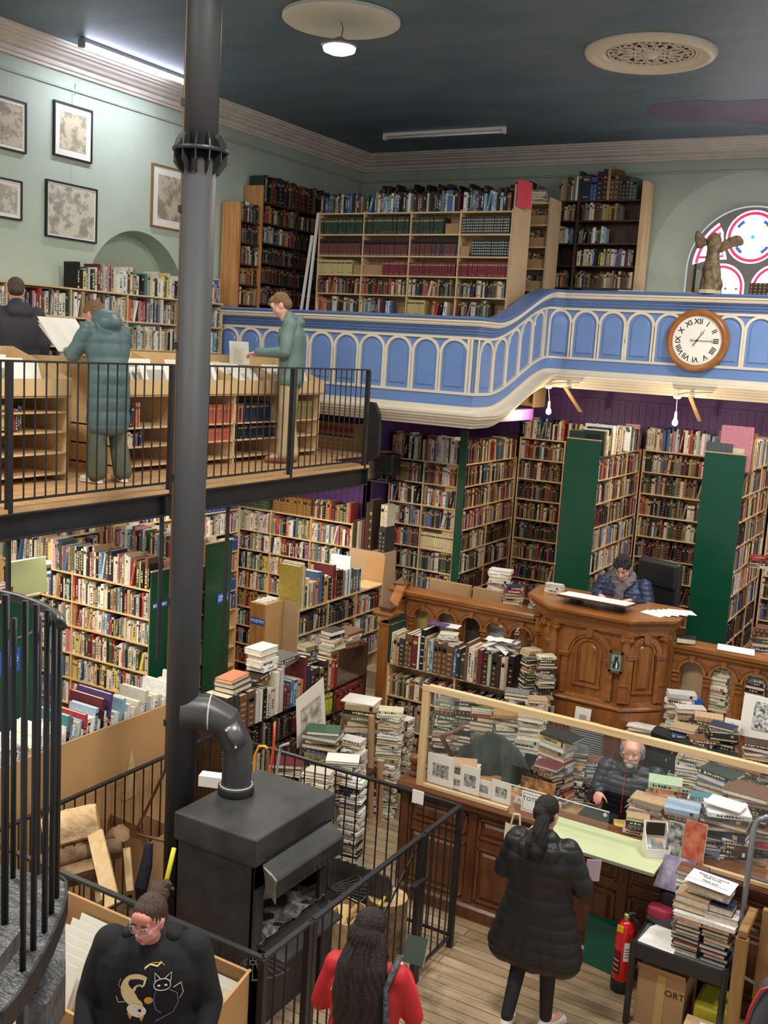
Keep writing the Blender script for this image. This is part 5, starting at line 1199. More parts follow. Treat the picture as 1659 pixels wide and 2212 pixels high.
# ================================================================ PULPIT
m_o, m_oh = m_oak, m_oakh
pul = thing('pulpit', (-3.14, 9.6, 1.15), 'varnished oak octagonal pulpit with carved round arches and dentil cornice', 'pulpit')
FR = [V((-3.80, 9.90, 0)), V((-3.50, 9.60, 0)), V((-2.78, 9.60, 0)), V((-2.50, 9.88, 0))]
def nrm(a, b_): d = (b_-a).normalized(); return V((d.y, -d.x, 0))
def offs(poly, ends):
    out = []
    ns = [nrm(poly[i], poly[i+1]) for i in range(len(poly)-1)]
    for i, p in enumerate(poly):
        if i == 0: out.append((p, ns[0]))
        elif i == len(poly)-1: out.append((p, ns[-1]))
        else: m_ = (ns[i-1]+ns[i]).normalized(); out.append((p, m_/m_.dot(ns[i])))
    return out
PP = [V((-3.85, 10.3, 0))]+FR+[V((-2.50, 10.3, 0))]
OP = offs(PP, 0)
def psweep(prof, name, m, parent=pul): return MB().sweep(prof, OP).build(name, m, parent)
psweep([(0, 1.15), (0, 2.25)], 'body', m_o)
psweep([(0, 2.13), (.015, 2.135), (.02, 2.155), (.045, 2.125), (.05, 2.18), (.05, 2.215), (.075, 2.22), (.085, 2.24), (.11, 2.25), (.13, 2.27), (.135, 2.295), (.12, 2.303), (-.15, 2.305)], 'cornice', m_oh)
psweep([(0, 1.36), (.05, 1.365), (.055, 1.385), (.035, 1.40), (.03, 1.425), (.01, 1.435), (0, 1.44)], 'base_moulding', m_oh)
psweep([(0, 1.15), (.04, 1.16), (.04, 1.35), (0, 1.36)], 'plinth', m_o)
psweep([(-.05, 1.0), (.12, 1.03), (.16, 1.06), (.17, 1.09), (.26, 1.10), (.28, 1.115), (.28, 1.15), (-.05, 1.155)], 'lower_ledge', m_oh)
psweep([(-.12, .0), (-.12, 1.02)], 'pedestal', m_o)
# desk slab of the pulpit
MB().prism([p+n_*.12+Z*2.295 for p, n_ in OP]+[V((-2.5, 10.35, 2.295)), V((-3.8, 10.35, 2.295))], (0, 0, .012)).build('desk_top', m_oh, pul)
def dentils(path, off, z0, z1, w=.018, gap=.03, name='dentil_course'):
    mb = MB()
    for i in range(len(path)-1):
        a, b_ = path[i][0]+path[i][1]*off, path[i+1][0]+path[i+1][1]*off; d = b_-a; L = d.length; d.normalize(); n_ = nrm(path[i][0], path[i+1][0]); k = int(L/gap)
        for j in range(k): mb.ob(a+d*(j*gap+.006)+Z*z0, d*w, n_*.022, Z*(z1-z0))
    return mb.build(name, m_o, pul)
dentils(OP, .075, 2.225, 2.247, .014, .026); dentils(OP, .14, 1.06, 1.088, .025, .05)
def archwork(mb, c, u, n, r0, r1, zc, zb, d0, d1, k=16):
    """raised arch band: c point on face below centre"""
    A = [(-r0, zb)]+[(-r0*cos(pi*i/k), zc+r0*sin(pi*i/k)) for i in range(k+1)]+[(r0, zb)]; B = [(-r1, zb)]+[(-r1*cos(pi*i/k), zc+r1*sin(pi*i/k)) for i in range(k+1)]+[(r1, zb)]
    vs = []
    for (a, z1_), (b_, z2_) in zip(A, B):
        for s_, zz_, dd_ in ((a, z1_, d0), (a, z1_, d1), (b_, z2_, d1), (b_, z2_, d0)): vs.append(c+u*s_+n*dd_+Z*zz_)
    mb.add(vs, [(i*4+j, (i+1)*4+j, (i+1)*4+(j+1) % 4, i*4+(j+1) % 4) for i in range(len(A)-1) for j in range(4)])
def archfield(mb, c, u, n, r, zc, zb, d0, d1, k=14, bev=.02):
    P = [(-r, zb), (r, zb)]+[(r*cos(pi*i/k), zc+r*sin(pi*i/k)) for i in range(k+1)]; q = r-bev
    Q = [(-q, zb+bev), (q, zb+bev)]+[(q*cos(pi*i/k), zc+q*sin(pi*i/k)) for i in range(k+1)]; K = len(P)
    mb.add([c+u*a+n*d0+Z*z for a, z in P]+[c+u*a+n*d1+Z*z for a, z in Q], [tuple(range(K, 2*K))]+[(i, (i+1) % K, K+(i+1) % K, K+i) for i in range(K)])
for a, b_, nm in ((FR[0], FR[1], 'left'), (FR[1], FR[2], 'front'), (FR[2], FR[3], 'right')):
    u = (b_-a).normalized(); n_ = nrm(a, b_); c = (a+b_)/2; L = (b_-a).length; k_ = L/.72
    mb = MB(); R1 = .255*k_ if nm == 'front' else .175
    zc_a = 2.12-R1-.01
    archwork(mb, c, u, n_, R1-.05, R1, zc_a, zc_a, 0, .03); archwork(mb, c, u, n_, R1-.075, R1-.055, zc_a, zc_a, 0, .018)
    mb.build('arch', m_o, pul)
    for s_ in (-1, 1):
        MB().cb(c+u*s_*(R1-.02)+n_*.02+Z*1.44, u*.055, n_*.04, Z*(zc_a-1.44-.03)).build('jamb', m_oh, pul)
        MB().cb(c+u*s_*(R1-.02)+n_*.03+Z*(zc_a-.04), u*.085, n_*.06, Z*.035).cb(c+u*s_*(R1-.02)+n_*.035+Z*(zc_a-.012), u*.1, n_*.075, Z*.014).build('impost', m_oh, pul)
    mb = MB(); w_ = .115 if nm == 'front' else .085
    zt_ = zc_a+.03
    archwork(mb, c, u, n_, w_, w_+.018, zt_, 1.55, 0, .02); mb.cb(c+Z*1.535, u*(2*w_+.05), n_*.05, Z*.02); mb.build('panel_frame', m_o, pul)
    mb = MB(); archfield(mb, c, u, n_, w_-.02, zt_, 1.57, .0, .022); mb.build('raised_field', m_o, pul)
    MB().prism([c+n_*.0-u*.035+Z*(2.125), c+u*.035+Z*2.125, c+u*.022+Z*(2.125-.085), c-u*.022+Z*(2.125-.085)], n_*.045).build('keystone', m_oh, pul)
for p, nn in OP[1:5]:
    d = nn.normalized(); u = V((-d.y, d.x, 0)); c = p+d*.012
    MB().cb(c+Z*1.44, u*.07, d*.05, Z*.62).build('pilaster', m_o, pul, bevel=.004)
    mb = MB().cb(c+Z*2.06, u*.09, d*.07, Z*.012).cb(c+Z*2.11, u*.11, d*.08, Z*.014)
    for s_ in (-1, 1): mb.cyl(c+u*s_*.045+Z*2.088-d*.02, c+u*s_*.045+Z*2.088+d*.05, .02, n=14)
    mb.cb(c+Z*2.075, u*.08, d*.065, Z*.03); mb.build('capital', m_oh, pul)
    mb = MB().cb(c+d*.01+Z*1.62, u*.1, d*.07, Z*.018).cb(c+d*.005+Z*1.46, u*.085, d*.06, Z*.16).cb(c+d*.01+Z*1.455, u*.1, d*.07, Z*.015); mb.build('bracket_base', m_o, pul)
# little framed picture between the panels
pc = at(1332, 1429, y=9.55)
t = thing('framed_picture', pc, 'tiny framed picture of a dark animal hung on the pulpit between its arches', 'picture')
w_, h_ = .135, .21
mb = MB()
fm = mat('olive_gilt_frame', (112, 96, 60), .4, metal=.3)
for b in ((-w_/2, -w_/2+.022, -h_/2, h_/2), (w_/2-.022, w_/2, -h_/2, h_/2), (-w_/2, w_/2, -h_/2, -h_/2+.022), (-w_/2, w_/2, h_/2-.022, h_/2)): mb.box(pc.x+b[0], pc.x+b[1], 9.52, 9.545, pc.z+b[2], pc.z+b[3])
mb.build('frame', fm, t); MB().box(pc.x-w_/2+.02, pc.x+w_/2-.02, 9.532, 9.54, pc.z-h_/2+.02, pc.z+h_/2-.02).build('canvas', mat('pale_sky_canvas', (140, 168, 168), .6), t)
dk = mat('dark_fur_paint', (40, 34, 32), .7)
MB().prism([V((pc.x+a*.055, 9.531, pc.z+b_*.09)) for a, b_ in ((-.6, -.75), (.5, -.8), (.62, -.2), (.35, .15), (.35, .5), (.25, .72), (.1, .55), (-.12, .55), (-.25, .72), (-.3, .3), (-.5, -.1))], (0, -.001, 0)).build('painted_animal', dk, t)
MB().prism([V((pc.x+a*.055, 9.5295, pc.z+b_*.09)) for a, b_ in ((-.05, -.7), (.3, -.7), (.3, -.2), (.1, .1))], (0, -.001, 0)).build('painted_chest', m_white, t)
# ---------------------------------------------------------------- arcaded parapets either side
def parapet(name, x0, x1, y, centers, label, post=None):
    t = thing(name, ((x0+x1)/2, y, 1.0), label, 'parapet')
    r = .112; zc_ = 1.765; zb = 1.36
    base = MB().box(x0, x1, y, y+.06, 1.30, 1.98).build('arcade_board', m_oh, None)
    for c in centers: cut(base, MB().prism([V((c+a, y-.05, z)) for a, z in [(-r, zb), (r, zb)]+[(r*cos(pi*i/20), zc_+r*sin(pi*i/20)) for i in range(21)]], (0, .2, 0)).build('c', m_o))
    base.parent = t; base.matrix_parent_inverse = t.matrix_world.inverted()
    MB().sweep([(0, 1.93), (.015, 1.935), (.02, 1.95), (.045, 1.965), (.05, 1.99), (.08, 2.01), (.085, 2.045), (.07, 2.06), (-.12, 2.062), (-.13, 1.98)], [(V((x0, y, 0)), V((0, -1, 0))), (V((x1, y, 0)), V((0, -1, 0)))]).build('handrail', m_oh, t)
    MB().box(x0, x1, y-.02, y+.07, 1.28, 1.335).build('bottom_rail', m_oh, t)
    MB().box(x0, x1, y+.01, y+.06, 0, 1.28).build('lower_panelling', m_oh, t)
    for c in centers:
        mb = MB(); archwork(mb, V((c, y, 0)), X, -Y, r+.005, r+.028, zc_, zc_, 0, .025); archwork(mb, V((c, y, 0)), X, -Y, r+.036, r+.046, zc_, zc_, 0, .015); mb.build('arch_moulding', m_oh, t)
        MB().prism([V((c-.028, y, 1.94)), V((c+.028, y, 1.94)), V((c+.018, y, zc_+r+.0)), V((c-.018, y, zc_+r+.0))], (0, -.035, 0)).build('keystone', m_oh, t)
    sp = centers[1]-centers[0]
    for c in [centers[0]-sp/2]+[c+sp/2 for c in centers]:
        if c > x1-.02: continue
        mb = MB().cb((c, y+.01, 1.34), (.05, 0, 0), (0, .05, 0), (0, 0, .4)).cb((c, y+.005, 1.66), (.07, 0, 0), (0, .07, 0), (0, 0, .02)).cb((c, y+.005, 1.71), (.065, 0, 0), (0, .07, 0), (0, 0, .015)).cb((c, y+.005, 1.75), (.08, 0, 0), (0, .08, 0), (0, 0, .02)).cb((c, y+.005, 1.35), (.065, 0, 0), (0, .065, 0), (0, 0, .03))
        mb.build('colonnette', m_o, t, bevel=.003)
    return t
parapet('parapet', -5.42, -3.87, 10.0, [-5.20, -4.905, -4.61, -4.315, -4.02], 'carved oak arcaded parapet left of the pulpit above the crowded bookcase')
parapet('parapet', -2.42, -.7, 10.0, [-2.23, -1.93, -1.63, -1.33, -1.03], 'carved oak arcaded parapet right of the pulpit with book piles in its arches')
def newel(px, py, y, zt, label, zb=0):
    x = at(px, py, y=y).x; t = thing('newel_post', (x, y, zb), label, 'newel post')
    MB().cb((x, y, zb), (.13, 0, 0), (0, .13, 0), (0, 0, zt-zb-.12)).build('shaft', m_oak, t, bevel=.006)
    mb = MB().cb((x, y, zt-.14), (.16, 0, 0), (0, .16, 0), (0, 0, .02)).cb((x, y, zt-.05), (.2, 0, 0), (0, .2, 0), (0, 0, .025)).cb((x, y, zt-.02), (.24, 0, 0), (0, .24, 0), (0, 0, .02)); mb.build('moulding', m_oakh, t)
    mb = MB().cb((x, y, zt), (.12, 0, 0), (0, .12, 0), (0, 0, .035)).cb((x, y, zt+.035), (.15, 0, 0), (0, .15, 0), (0, 0, .02))
    mb.add([V((x-.07, y-.07, zt+.055)), V((x+.07, y-.07, zt+.055)), V((x+.07, y+.07, zt+.055)), V((x-.07, y+.07, zt+.055)), V((x, y, zt+.13))], [(0, 1, 4), (1, 2, 4), (2, 3, 4), (3, 0, 4)]).build('finial', mat('dark_oak_finial', (92, 58, 36), .4), t); return x
za = at(838, 1320, y=9.55).z; zb_ = at(862, 1268, y=10.02).z
nx1 = newel(833, 1400, 9.55, za, 'tall oak newel post at the foot of the pulpit stair, nearest the shelves')
nx2 = newel(866, 1300, 10.02, zb_, 'upper oak newel post at the left end of the arcaded parapet', .9)
tag(MB().ob(V((nx1-.05, 9.6, za-.05)), V((.12, 0, 0)), V((nx2-nx1, .42, zb_-za+.06)), V((0, 0, .07))).build('sloping_handrail', m_oakh, bevel=.008), 'sloping oak handrail joining the two newel posts', 'handrail')
for i in range(4): tag(MB().box(-6.25+.02*i, nx1-.08, 9.62+.25*i, 9.9+.25*i, 0 if i == 0 else .2*i, .22+.22*i).build('stair_step', mat('worn_grey_step', (150, 134, 112), .7, noise=.3, scale=6), bevel=.004), 'worn step of the pulpit stair, %s from the bottom' % ORL[i], 'step', 'pulpit stair steps')
# boards and cards seen behind the left arcade
for i, (px, c, w_, h_) in enumerate(((906, (196, 168, 96), .16, .3), (960, (150, 138, 120), .2, .32), (1070, (188, 186, 186), .24, .28))):
    p = at(px, 1385, y=10.12); tag(MB().box(p.x-w_/2, p.x+w_/2, 10.12, 10.13, 1.36, 1.42+h_+.09).build('leaning_board', mat('board_%d' % i, c, .8, noise=.2, scale=6)), ['yellow stained board seen through the first parapet arch', 'brown board seen through the second parapet arch', 'pale grey board seen through the fourth parapet arch'][i], 'board')
tag(MB().box(-4.75, -4.50, 10.15, 10.16, 1.36, 1.9).build('leaning_board', mat('dark_board', (72, 60, 46), .7)), 'dark brown board seen through the middle parapet arch', 'board')
tag(MB().box(-2.36, -2.10, 10.1, 10.12, 1.36, 1.9).build('leaning_board', m_mdf2), 'tan board seen through the first arch right of the pulpit', 'board')
t = tag(MB().box(-2.36, -2.08, 9.9, 9.93, 1.2, 1.55).build('blue_carton', mat('blue_print_card', (40, 96, 200), .5)), 'blue and white carton standing in the first arch right of the pulpit', 'carton')
MB().box(-2.361, -2.079, 9.898, 9.90, 1.2, 1.42).build('white_front', m_white, t)
# ---------------------------------------------------------------- things behind the parapet
t = thing('flat_carton', (-4.9, 10.5, 1.9), 'long flat brown cardboard carton standing behind the left parapet', 'carton')
pA = at(928, 1250, y=10.35); pB = at(1015, 1275, y=10.35)
MB().box(pA.x, pB.x, 10.35, 10.40, DZ, pA.z).build('panel', m_card, t); MB().box(at(1022, 1268, y=10.3).x, at(1080, 1285, y=10.3).x, 10.3, 10.34, DZ, at(1022, 1268, y=10.3).z).build('panel', m_card, t)
bk = MB().box(-5.3, -4.7, 11.2, 11.5, DZ, 1.7)
bk.build('low_table', m_dwood); tag(bpy.data.objects['low_table'], 'dark low table behind the left parapet carrying the white book pile', 'table')

tag(MB().box(-3.55, -2.6, 10.3, 10.9, DZ, 1.33).build('reading_platform', m_oak), 'raised wooden step under the chair behind the pulpit', 'step')
# ================================================================ COUNTER
ct = thing('shop_counter', (-2.4, 7.6, 0), 'long red brown panelled wooden shop counter with moulded top edge', 'counter')
CX0, CX1, CY = -3.97, -.72, 7.53
m_cfr = wood('counter_rail_wood', (128, 78, 42), (88, 48, 26), .3, (.6, 5, 5), 3, coat=.3)
MB().box(CX0, CX1, CY, CY+.04, 0, 1.0).build('front_board', m_mahog, ct)
MB().box(CX0, CX0+.04, CY, 8.1, 0, 1.0).build('end_board', m_mahog, ct)
MB().sweep([(0, .0), (.05, .0), (.05, .10), (.03, .12), (0, .13)], [(V((CX0, CY, 0)), V((0, -1, 0))), (V((CX1, CY, 0)), V((0, -1, 0)))]).build('skirting', m_mahog, ct)
MB().sweep([(0, .93), (.02, .94), (.03, .965), (.05, .975), (.055, 1.0), (.085, 1.01), (.10, 1.03), (.09, 1.052), (-.24, 1.055), (-.25, 1.0)], [(V((CX0-.05, CY, 0)), V((0, -1, 0))), (V((CX1, CY, 0)), V((0, -1, 0)))]).build('counter_top', m_cfr, ct)
nb = 5; bw = (CX1-CX0)/nb
def pframe(mb, x0, x1, z0, z1, y, w=.02, d=.014):
    mb.box(x0, x1, y-d, y, z0, z0+w).box(x0, x1, y-d, y, z1-w, z1).box(x0, x0+w, y-d, y, z0, z1).box(x1-w, x1, y-d, y, z0, z1)
for i in range(nb):
    a, b_ = CX0+bw*i, CX0+bw*(i+1)
    MB().box(a-.03, a+.04, CY-.018, CY, .13, .93).build('stile', m_mahog, ct, bevel=.003)
    for z0, z1 in ((.16, .64), (.72, .90)):
        mb = MB(); pframe(mb, a+.06, b_-.05, z0, z1, CY); mb.build('panel_moulding', m_mahogh, ct, bevel=.004)
        P0 = [V((x, CY-.001, z)) for x, z in ((a+.1, z0+.04), (b_-.09, z0+.04), (b_-.09, z1-.04), (a+.1, z1-.04))]; P1 = [V((x, CY-.016, z)) for x, z in ((a+.125, z0+.06), (b_-.115, z0+.06), (b_-.115, z1-.06), (a+.125, z1-.06))]
        MB().add(P0+P1, [(4, 5, 6, 7)]+[(k, (k+1) % 4, 4+(k+1) % 4, 4+k) for k in range(4)]).build('raised_panel', m_mahog, ct)
MB().box(CX0+.04, CX1, CY+.04, 8.45, .86, .89).build('desk_surface', wood('desk_top_wood', (196, 146, 92), (168, 116, 66), .45, (.7, 6, 6), 2), ct)
# newel with ball finial at the left end
x = at(893, 1700, y=7.62).x
t = thing('newel_post', (x, 7.62, 0), 'red brown turned post with ball finial at the left end of the counter', 'newel post')
MB().cb((x, 7.62, 0), (.12, 0, 0), (0, .12, 0), (0, 0, 1.06)).build('shaft', m_mahog, t, bevel=.005)
MB().lathe([(.05, 1.06), (.055, 1.08), (.035, 1.1), (.03, 1.115), (.05, 1.135), (.03, 1.15), (.034, 1.16), (.05, 1.185), (.052, 1.21), (.04, 1.24), (.015, 1.255), (0, 1.257)], (x, 7.62, 0), 24).build('finial', m_mahog, t, smooth=True)
tag(MB().box(-3.6, -3.5, 7.025-.03, 7.025-.022, 1.05, 1.16).build('notice', m_paper), 'small white STAFF ONLY notice on the stove fence rail', 'notice')
p = at(903, 1722, y=7.0); n_ = bpy.data.objects['notice']; n_.location = (p.x+3.55, 0, p.z-1.105)
text('lettering', 'STAFF\nONLY', .03, V((-3.55, 6.994, 1.105)), X, Z, mk, n_, .0003)
bpy.data.objects['lettering.005'].matrix_parent_inverse.identity() if 'lettering.005' in bpy.data.objects else None
# serving ledge
lg = thing('serving_ledge', (-2.3, 7.3, 1.03), 'pale green topped serving ledge sticking out of the counter', 'ledge')
MB().box(-2.72, -1.70, 7.13, 7.60, 1.056, 1.076).build('top', mat('pale_green_laminate', (190, 198, 156), .45, noise=.06, scale=3), lg, bevel=.003)
MB().box(-2.72, -1.70, 7.126, 7.13, 1.054, 1.078).build('edge_strip', mat('grey_green_edge', (136, 140, 120), .5), lg)
for x_ in (-2.6, -1.95): MB().prism([V((x_, 7.5, 1.055)), V((x_, 7.2, 1.055)), V((x_, 7.5, .85))], (.03, 0, 0)).build('bracket', m_mahog, lg)
# timber frame with clear screen
fr = thing('screen_frame', (-2.4, 7.47, 1.05), 'pale pine frame with a clear protective screen along the counter', 'screen')
FZ = 1.055
MB().box(-3.845, -3.78, 7.46, 7.50, FZ, 1.95).build('left_post', m_pine, fr, bevel=.003)
MB().box(-3.845, -.9, 7.455, 7.505, 1.895, 1.95).build('top_rail', m_pineh, fr, bevel=.003)
MB().box(-3.78, -3.0, 7.46, 7.50, FZ, FZ+.03).build('bottom_rail', m_pineh, fr, bevel=.003)
MB().box(-1.69, -.9, 7.46, 7.50, FZ, FZ+.03).build('bottom_rail', m_pineh, fr, bevel=.003)
MB().box(-.96, -.9, 7.46, 7.50, FZ, 1.9).build('right_post', m_pine, fr, bevel=.003)
MB().add([V((x, 7.48, z)) for x, z in ((-3.79, FZ+.02), (-3.0, FZ+.02), (-3.0, 1.45), (-1.69, 1.45), (-1.69, FZ+.02), (-.95, FZ+.02), (-.95, 1.9), (-3.79, 1.9))], [tuple(range(8))]).build('clear_pane', m_glass, fr)
t = thing('till_screen', (-2.6, 7.62, 1.06), 'small clear acrylic till guard with round fixings on the counter', 'screen')
ga, gb = at(1165, 1745, y=7.62), at(1315, 1768, y=7.62)
MB().box(-3.05, gb.x, 7.62, 7.626, FZ, 1.22).build('pane', m_glass, t)
for x_ in (gb.x-.03, -3.0): MB().cyl((x_, 7.612, 1.19), (x_, 7.618, 1.19), .016, n=16).build('fixing', mat('clear_fixing', (200, 205, 205), .2), t)
MB().box(-3.05, gb.x, 7.619, 7.627, 1.215, 1.221).build('edge', mat('acrylic_edge', (214, 224, 224), .2), t)
# prints leaning on the screen at the left
for i, (xa, w_, h_) in enumerate(((-3.77, .25, .27), (-3.55, .12, .13), (-3.46, .18, .24), (-3.31, .13, .15), (-3.17, .17, .19))):
    mount((xa+w_/2, 7.52+.012*(i % 2), FZ+.03), X, -Y, w_, h_, -.05, 'grey engraving card standing against the counter screen, %s from the left' % ORL[i], 'engraving cards on the counter', (mat('tiny_engraving', (60, 60, 58), .7, rgb2=(190, 188, 180), scale=40), .2, .8, .25, .7))
# postcards tray and signs
t = thing('postcard_tray', (-3.0, 7.8, 1.06), 'clear tray of postcards with a small white sign reading Postcard 50p', 'tray')
q = at(1105, 1725, y=7.62); tx = q.x
MB().box(tx, tx+.34, 7.66, 7.9, .9, 1.06).build('tray', mat('frosted_plastic', (196, 214, 206), .3, alpha=.6), t)
for i in range(8): MB().box(tx+.02, tx+.30, 7.68+.025*i, 7.69+.025*i, .92, 1.04+.02*(i % 3)).build('postcard', mat('postcard_%d' % (i % 4), ((96, 160, 70), (230, 228, 220), (120, 110, 150), (200, 170, 120))[i % 4], .5), t)
pc_ = MB().ob(V((tx+.03, 7.70, 1.1)), V((.30, 0, 0)), V((0, .01, 0)), V((0, .03, .17))).build('display_postcard', mat('colourful_photo', (196, 130, 60), .5, rgb2=(66, 54, 44), scale=16), t)
sg = MB().box(tx+.02, tx+.31, 7.645, 7.65, 1.06, 1.125).build('sign', m_paper, t); text('lettering', 'Postcard  50p', .042, V((tx+.165, 7.6445, 1.092)), X, Z, mk, sg, .0003)
tt = thing('tote_sign', (tx+.1, 7.6, 1.06), 'small white bordered sign starting with the word TOTE on the counter', 'sign')
q = at(1125, 1745, y=7.56); MB().box(q.x-.0, q.x+.16, 7.56, 7.564, FZ, FZ+.17).build('card', m_paper, tt); text('lettering', 'TOTE', .05, V((q.x+.075, 7.5595, FZ+.11)), X, Z, mk, tt, .0003)
mb = MB(); pframe(mb, q.x+.012, q.x+.148, FZ+.015, FZ+.155, 7.5598, .003, .0005); mb.build('border', mk, tt)
tb_ = MB(); q = at(1112, 1800, y=7.40)
tag(tb_.add([V((q.x+.02*sin(j*2), 7.42-.01*i, q.z+.02+.0*j)) if 0 else V((q.x-.09+.045*j, 7.405-.012*sin(j*1.4)-.01*(i == 1), q.z-.08+.05*i)) for i in range(4) for j in range(6)], [(i*6+j, i*6+j+1, (i+1)*6+j+1, (i+1)*6+j) for i in range(3) for j in range(5)]).build('tote_bag', mat('cream_canvas', (222, 212, 188), .9), smooth=True), 'cream canvas tote bag hanging on the counter left of the customer', 'bag')
MB().tube([V((q.x-.04, 7.40, q.z+.06)), V((q.x-.02, 7.40, q.z+.16)), V((q.x+.03, 7.40, q.z+.17)), V((q.x+.04, 7.40, q.z+.06))], .008, 6).build('strap', MATS['cream_canvas'], bpy.data.objects['tote_bag'])
# laptop
t = thing('laptop', (-2.75, 7.95, .9), 'black laptop lying open flat on the till desk', 'laptop')
q0 = at(1215, 1780, z=.93)
MB().ob(V((q0.x, q0.y, .91)), V((.30, -.05, 0)), V((.03, .22, 0)), V((0, 0, .016))).build('keyboard_base', mat('laptop_grey', (58, 60, 64), .4), t, bevel=.003)
MB().ob(V((q0.x+.04, q0.y+.215, .93)), V((.30, -.05, 0)), V((.025, .19, .04)), V((0, 0, .01))).build('lid', mat('laptop_lid', (40, 41, 44), .3), t, bevel=.003)
mb = MB()
for i in range(5):
    for j in range(12): mb.ob(V((q0.x+.02+.0225*j+.006*i, q0.y+.015+.038*i-.0038*j, .927)), V((.018, -.003, 0)), V((.003, .028, 0)), V((0, 0, .003)))
mb.build('keys', mat('key_grey', (130, 132, 136), .5), t)
p = at(1250, 1708, z=.9); t = thing('notepad', p, 'white notepad with a black pen on the wooden desk', 'notepad')
MB().ob(V((p.x-.1, p.y-.06, .892)), V((.2, -.04, 0)), V((.03, .14, 0)), V((0, 0, .012))).build('pad', m_paper, t)
tag(MB().cyl(V((p.x-.05, p.y-.02, .91)), V((p.x+.06, p.y+.03, .91)), .005, n=8).build('pen', m_black), 'black pen lying on the notepad', 'pen')
# sheets by the laptop
for i in range(3): tag(MB().ob(V((-2.35+.14*i, 7.62+.02*i, .893+.002*i)), V((.24, -.03, 0)), V((.02, .16, 0)), V((0, 0, .003))).build('paper_sheet', mat('manila_paper', (214, 186, 128), .7)), 'manila sheet on the desk in front of the seated grey haired man', 'sheet', 'manila sheets on the desk')
# white wedge box with cards
t = thing('card_box', (-1.95, 7.3, 1.076), 'white open topped wedge shaped card box at the right end of the ledge', 'box')
c0 = at(1397, 1853, z=1.076); r_ = V((.13, .07, 0)); l_ = V((-.09, .19, 0))*1.0
A_, B_, C_, D_ = c0, c0+r_*1.15, c0+r_*1.15+l_, c0+l_
def wall(a, b_, ha, hb): d = (b_-a).normalized(); n_ = d.cross(Z); return MB().prism([a, b_, b_+Z*hb, a+Z*ha], n_*-.005)
for (a, b_, ha, hb) in ((A_, B_, .07, .07), (B_, C_, .07, .20), (D_, C_, .2, .2), (A_, D_, .07, .20)): wall(a, b_, ha, hb).build('side', m_white, t)
MB().prism([A_, B_, C_, D_], Z*.004).build('base', m_white, t)
MB().ob(c0+r_*.3+l_*.2+Z*.03, r_*.6, l_*.5+Z*.05, Z*.012).build('card_pack', mat('sunset_card', (40, 110, 130), .5, rgb2=(220, 140, 60), scale=14), t)
MB().ob(D_+r_*.1+Z*.09-l_*.03, r_*.95, -l_*.02, Z*.1).build('dark_card', mat('dark_brown_card', (44, 28, 24), .5), t)
# display books on the lower rail of the frame
def coverpic(m_):
    return m_
def dbook(px0, px1, pyb, y, h, col, label, mm, tilt=.12):
    a, b_ = at(px0, pyb, y=y), at(px1, pyb+ (px1-px0)*.22, y=y)
    t = thing('book', a, label, 'book'); w_ = b_.x-a.x; z0 = FZ+.03; up = V((0, sin(tilt), cos(tilt)))*h
    MB().ob(V((a.x, y, z0)), V((w_, 0, 0)), V((0, .018, 0)), up).build('cover', mm, t)
    MB().ob(V((a.x+.003, y+.003, z0+.002)), V((w_, 0, 0)), V((0, .012, 0)), up*.98).build('pages', m_paper, t); NIND[0] += 1; return t
dbook(1437, 1470, 1838, 7.44, .27, None, 'book with a black and white cover of figures standing against the screen', mat('bw_cover', (66, 68, 66), .4, rgb2=(196, 196, 190), scale=22))
dbook(1472, 1518, 1845, 7.44, .31, None, 'orange red covered book standing right of the black and white one', mat('flame_cover', (176, 62, 40), .4, rgb2=(206, 130, 96), scale=14))
q = at(1455, 1880, y=7.37); t = thing('book', q, 'purple grey book leaning against the counter front below the white box', 'book'); NIND[0] += 1
MB().ob(V((q.x-.12, 7.30, q.z-.13)), V((.23, .0, 0)), V((0, .02, .0)), V((.04, .1, .22))).build('cover', mat('purple_cover', (92, 74, 112), .3, rgb2=(176, 168, 190), scale=10), t); MB().ob(V((q.x-.115, 7.31, q.z-.135)), V((.22, .0, 0)), V((0, .014, .0)), V((.04, .1, .215))).build('pages', m_paper, t)
# radiator grille
rg = thing('radiator_grille', (-2.9, 8.9, .5), 'grey louvred metal grille behind the till pile', 'grille')
ra, rb = at(1232, 1555, y=8.9), at(1312, 1572, y=8.9)
MB().box(ra.x, rb.x, 8.9, 8.92, .3, ra.z).build('back_plate', mat('grille_dark', (60, 62, 64), .5), rg)
mb = MB(); z = .35
while z < ra.z-.02: mb.box(ra.x+.01, rb.x-.01, 8.885, 8.9, z, z+.008); z += .022
mb.build('louvres', mat('grille_light', (176, 178, 180), .4, metal=.4), rg)
MB().box(rb.x, rb.x+.12, 8.8, 8.95, 0, ra.z-.02).build('timber_upright', m_mahog, rg)
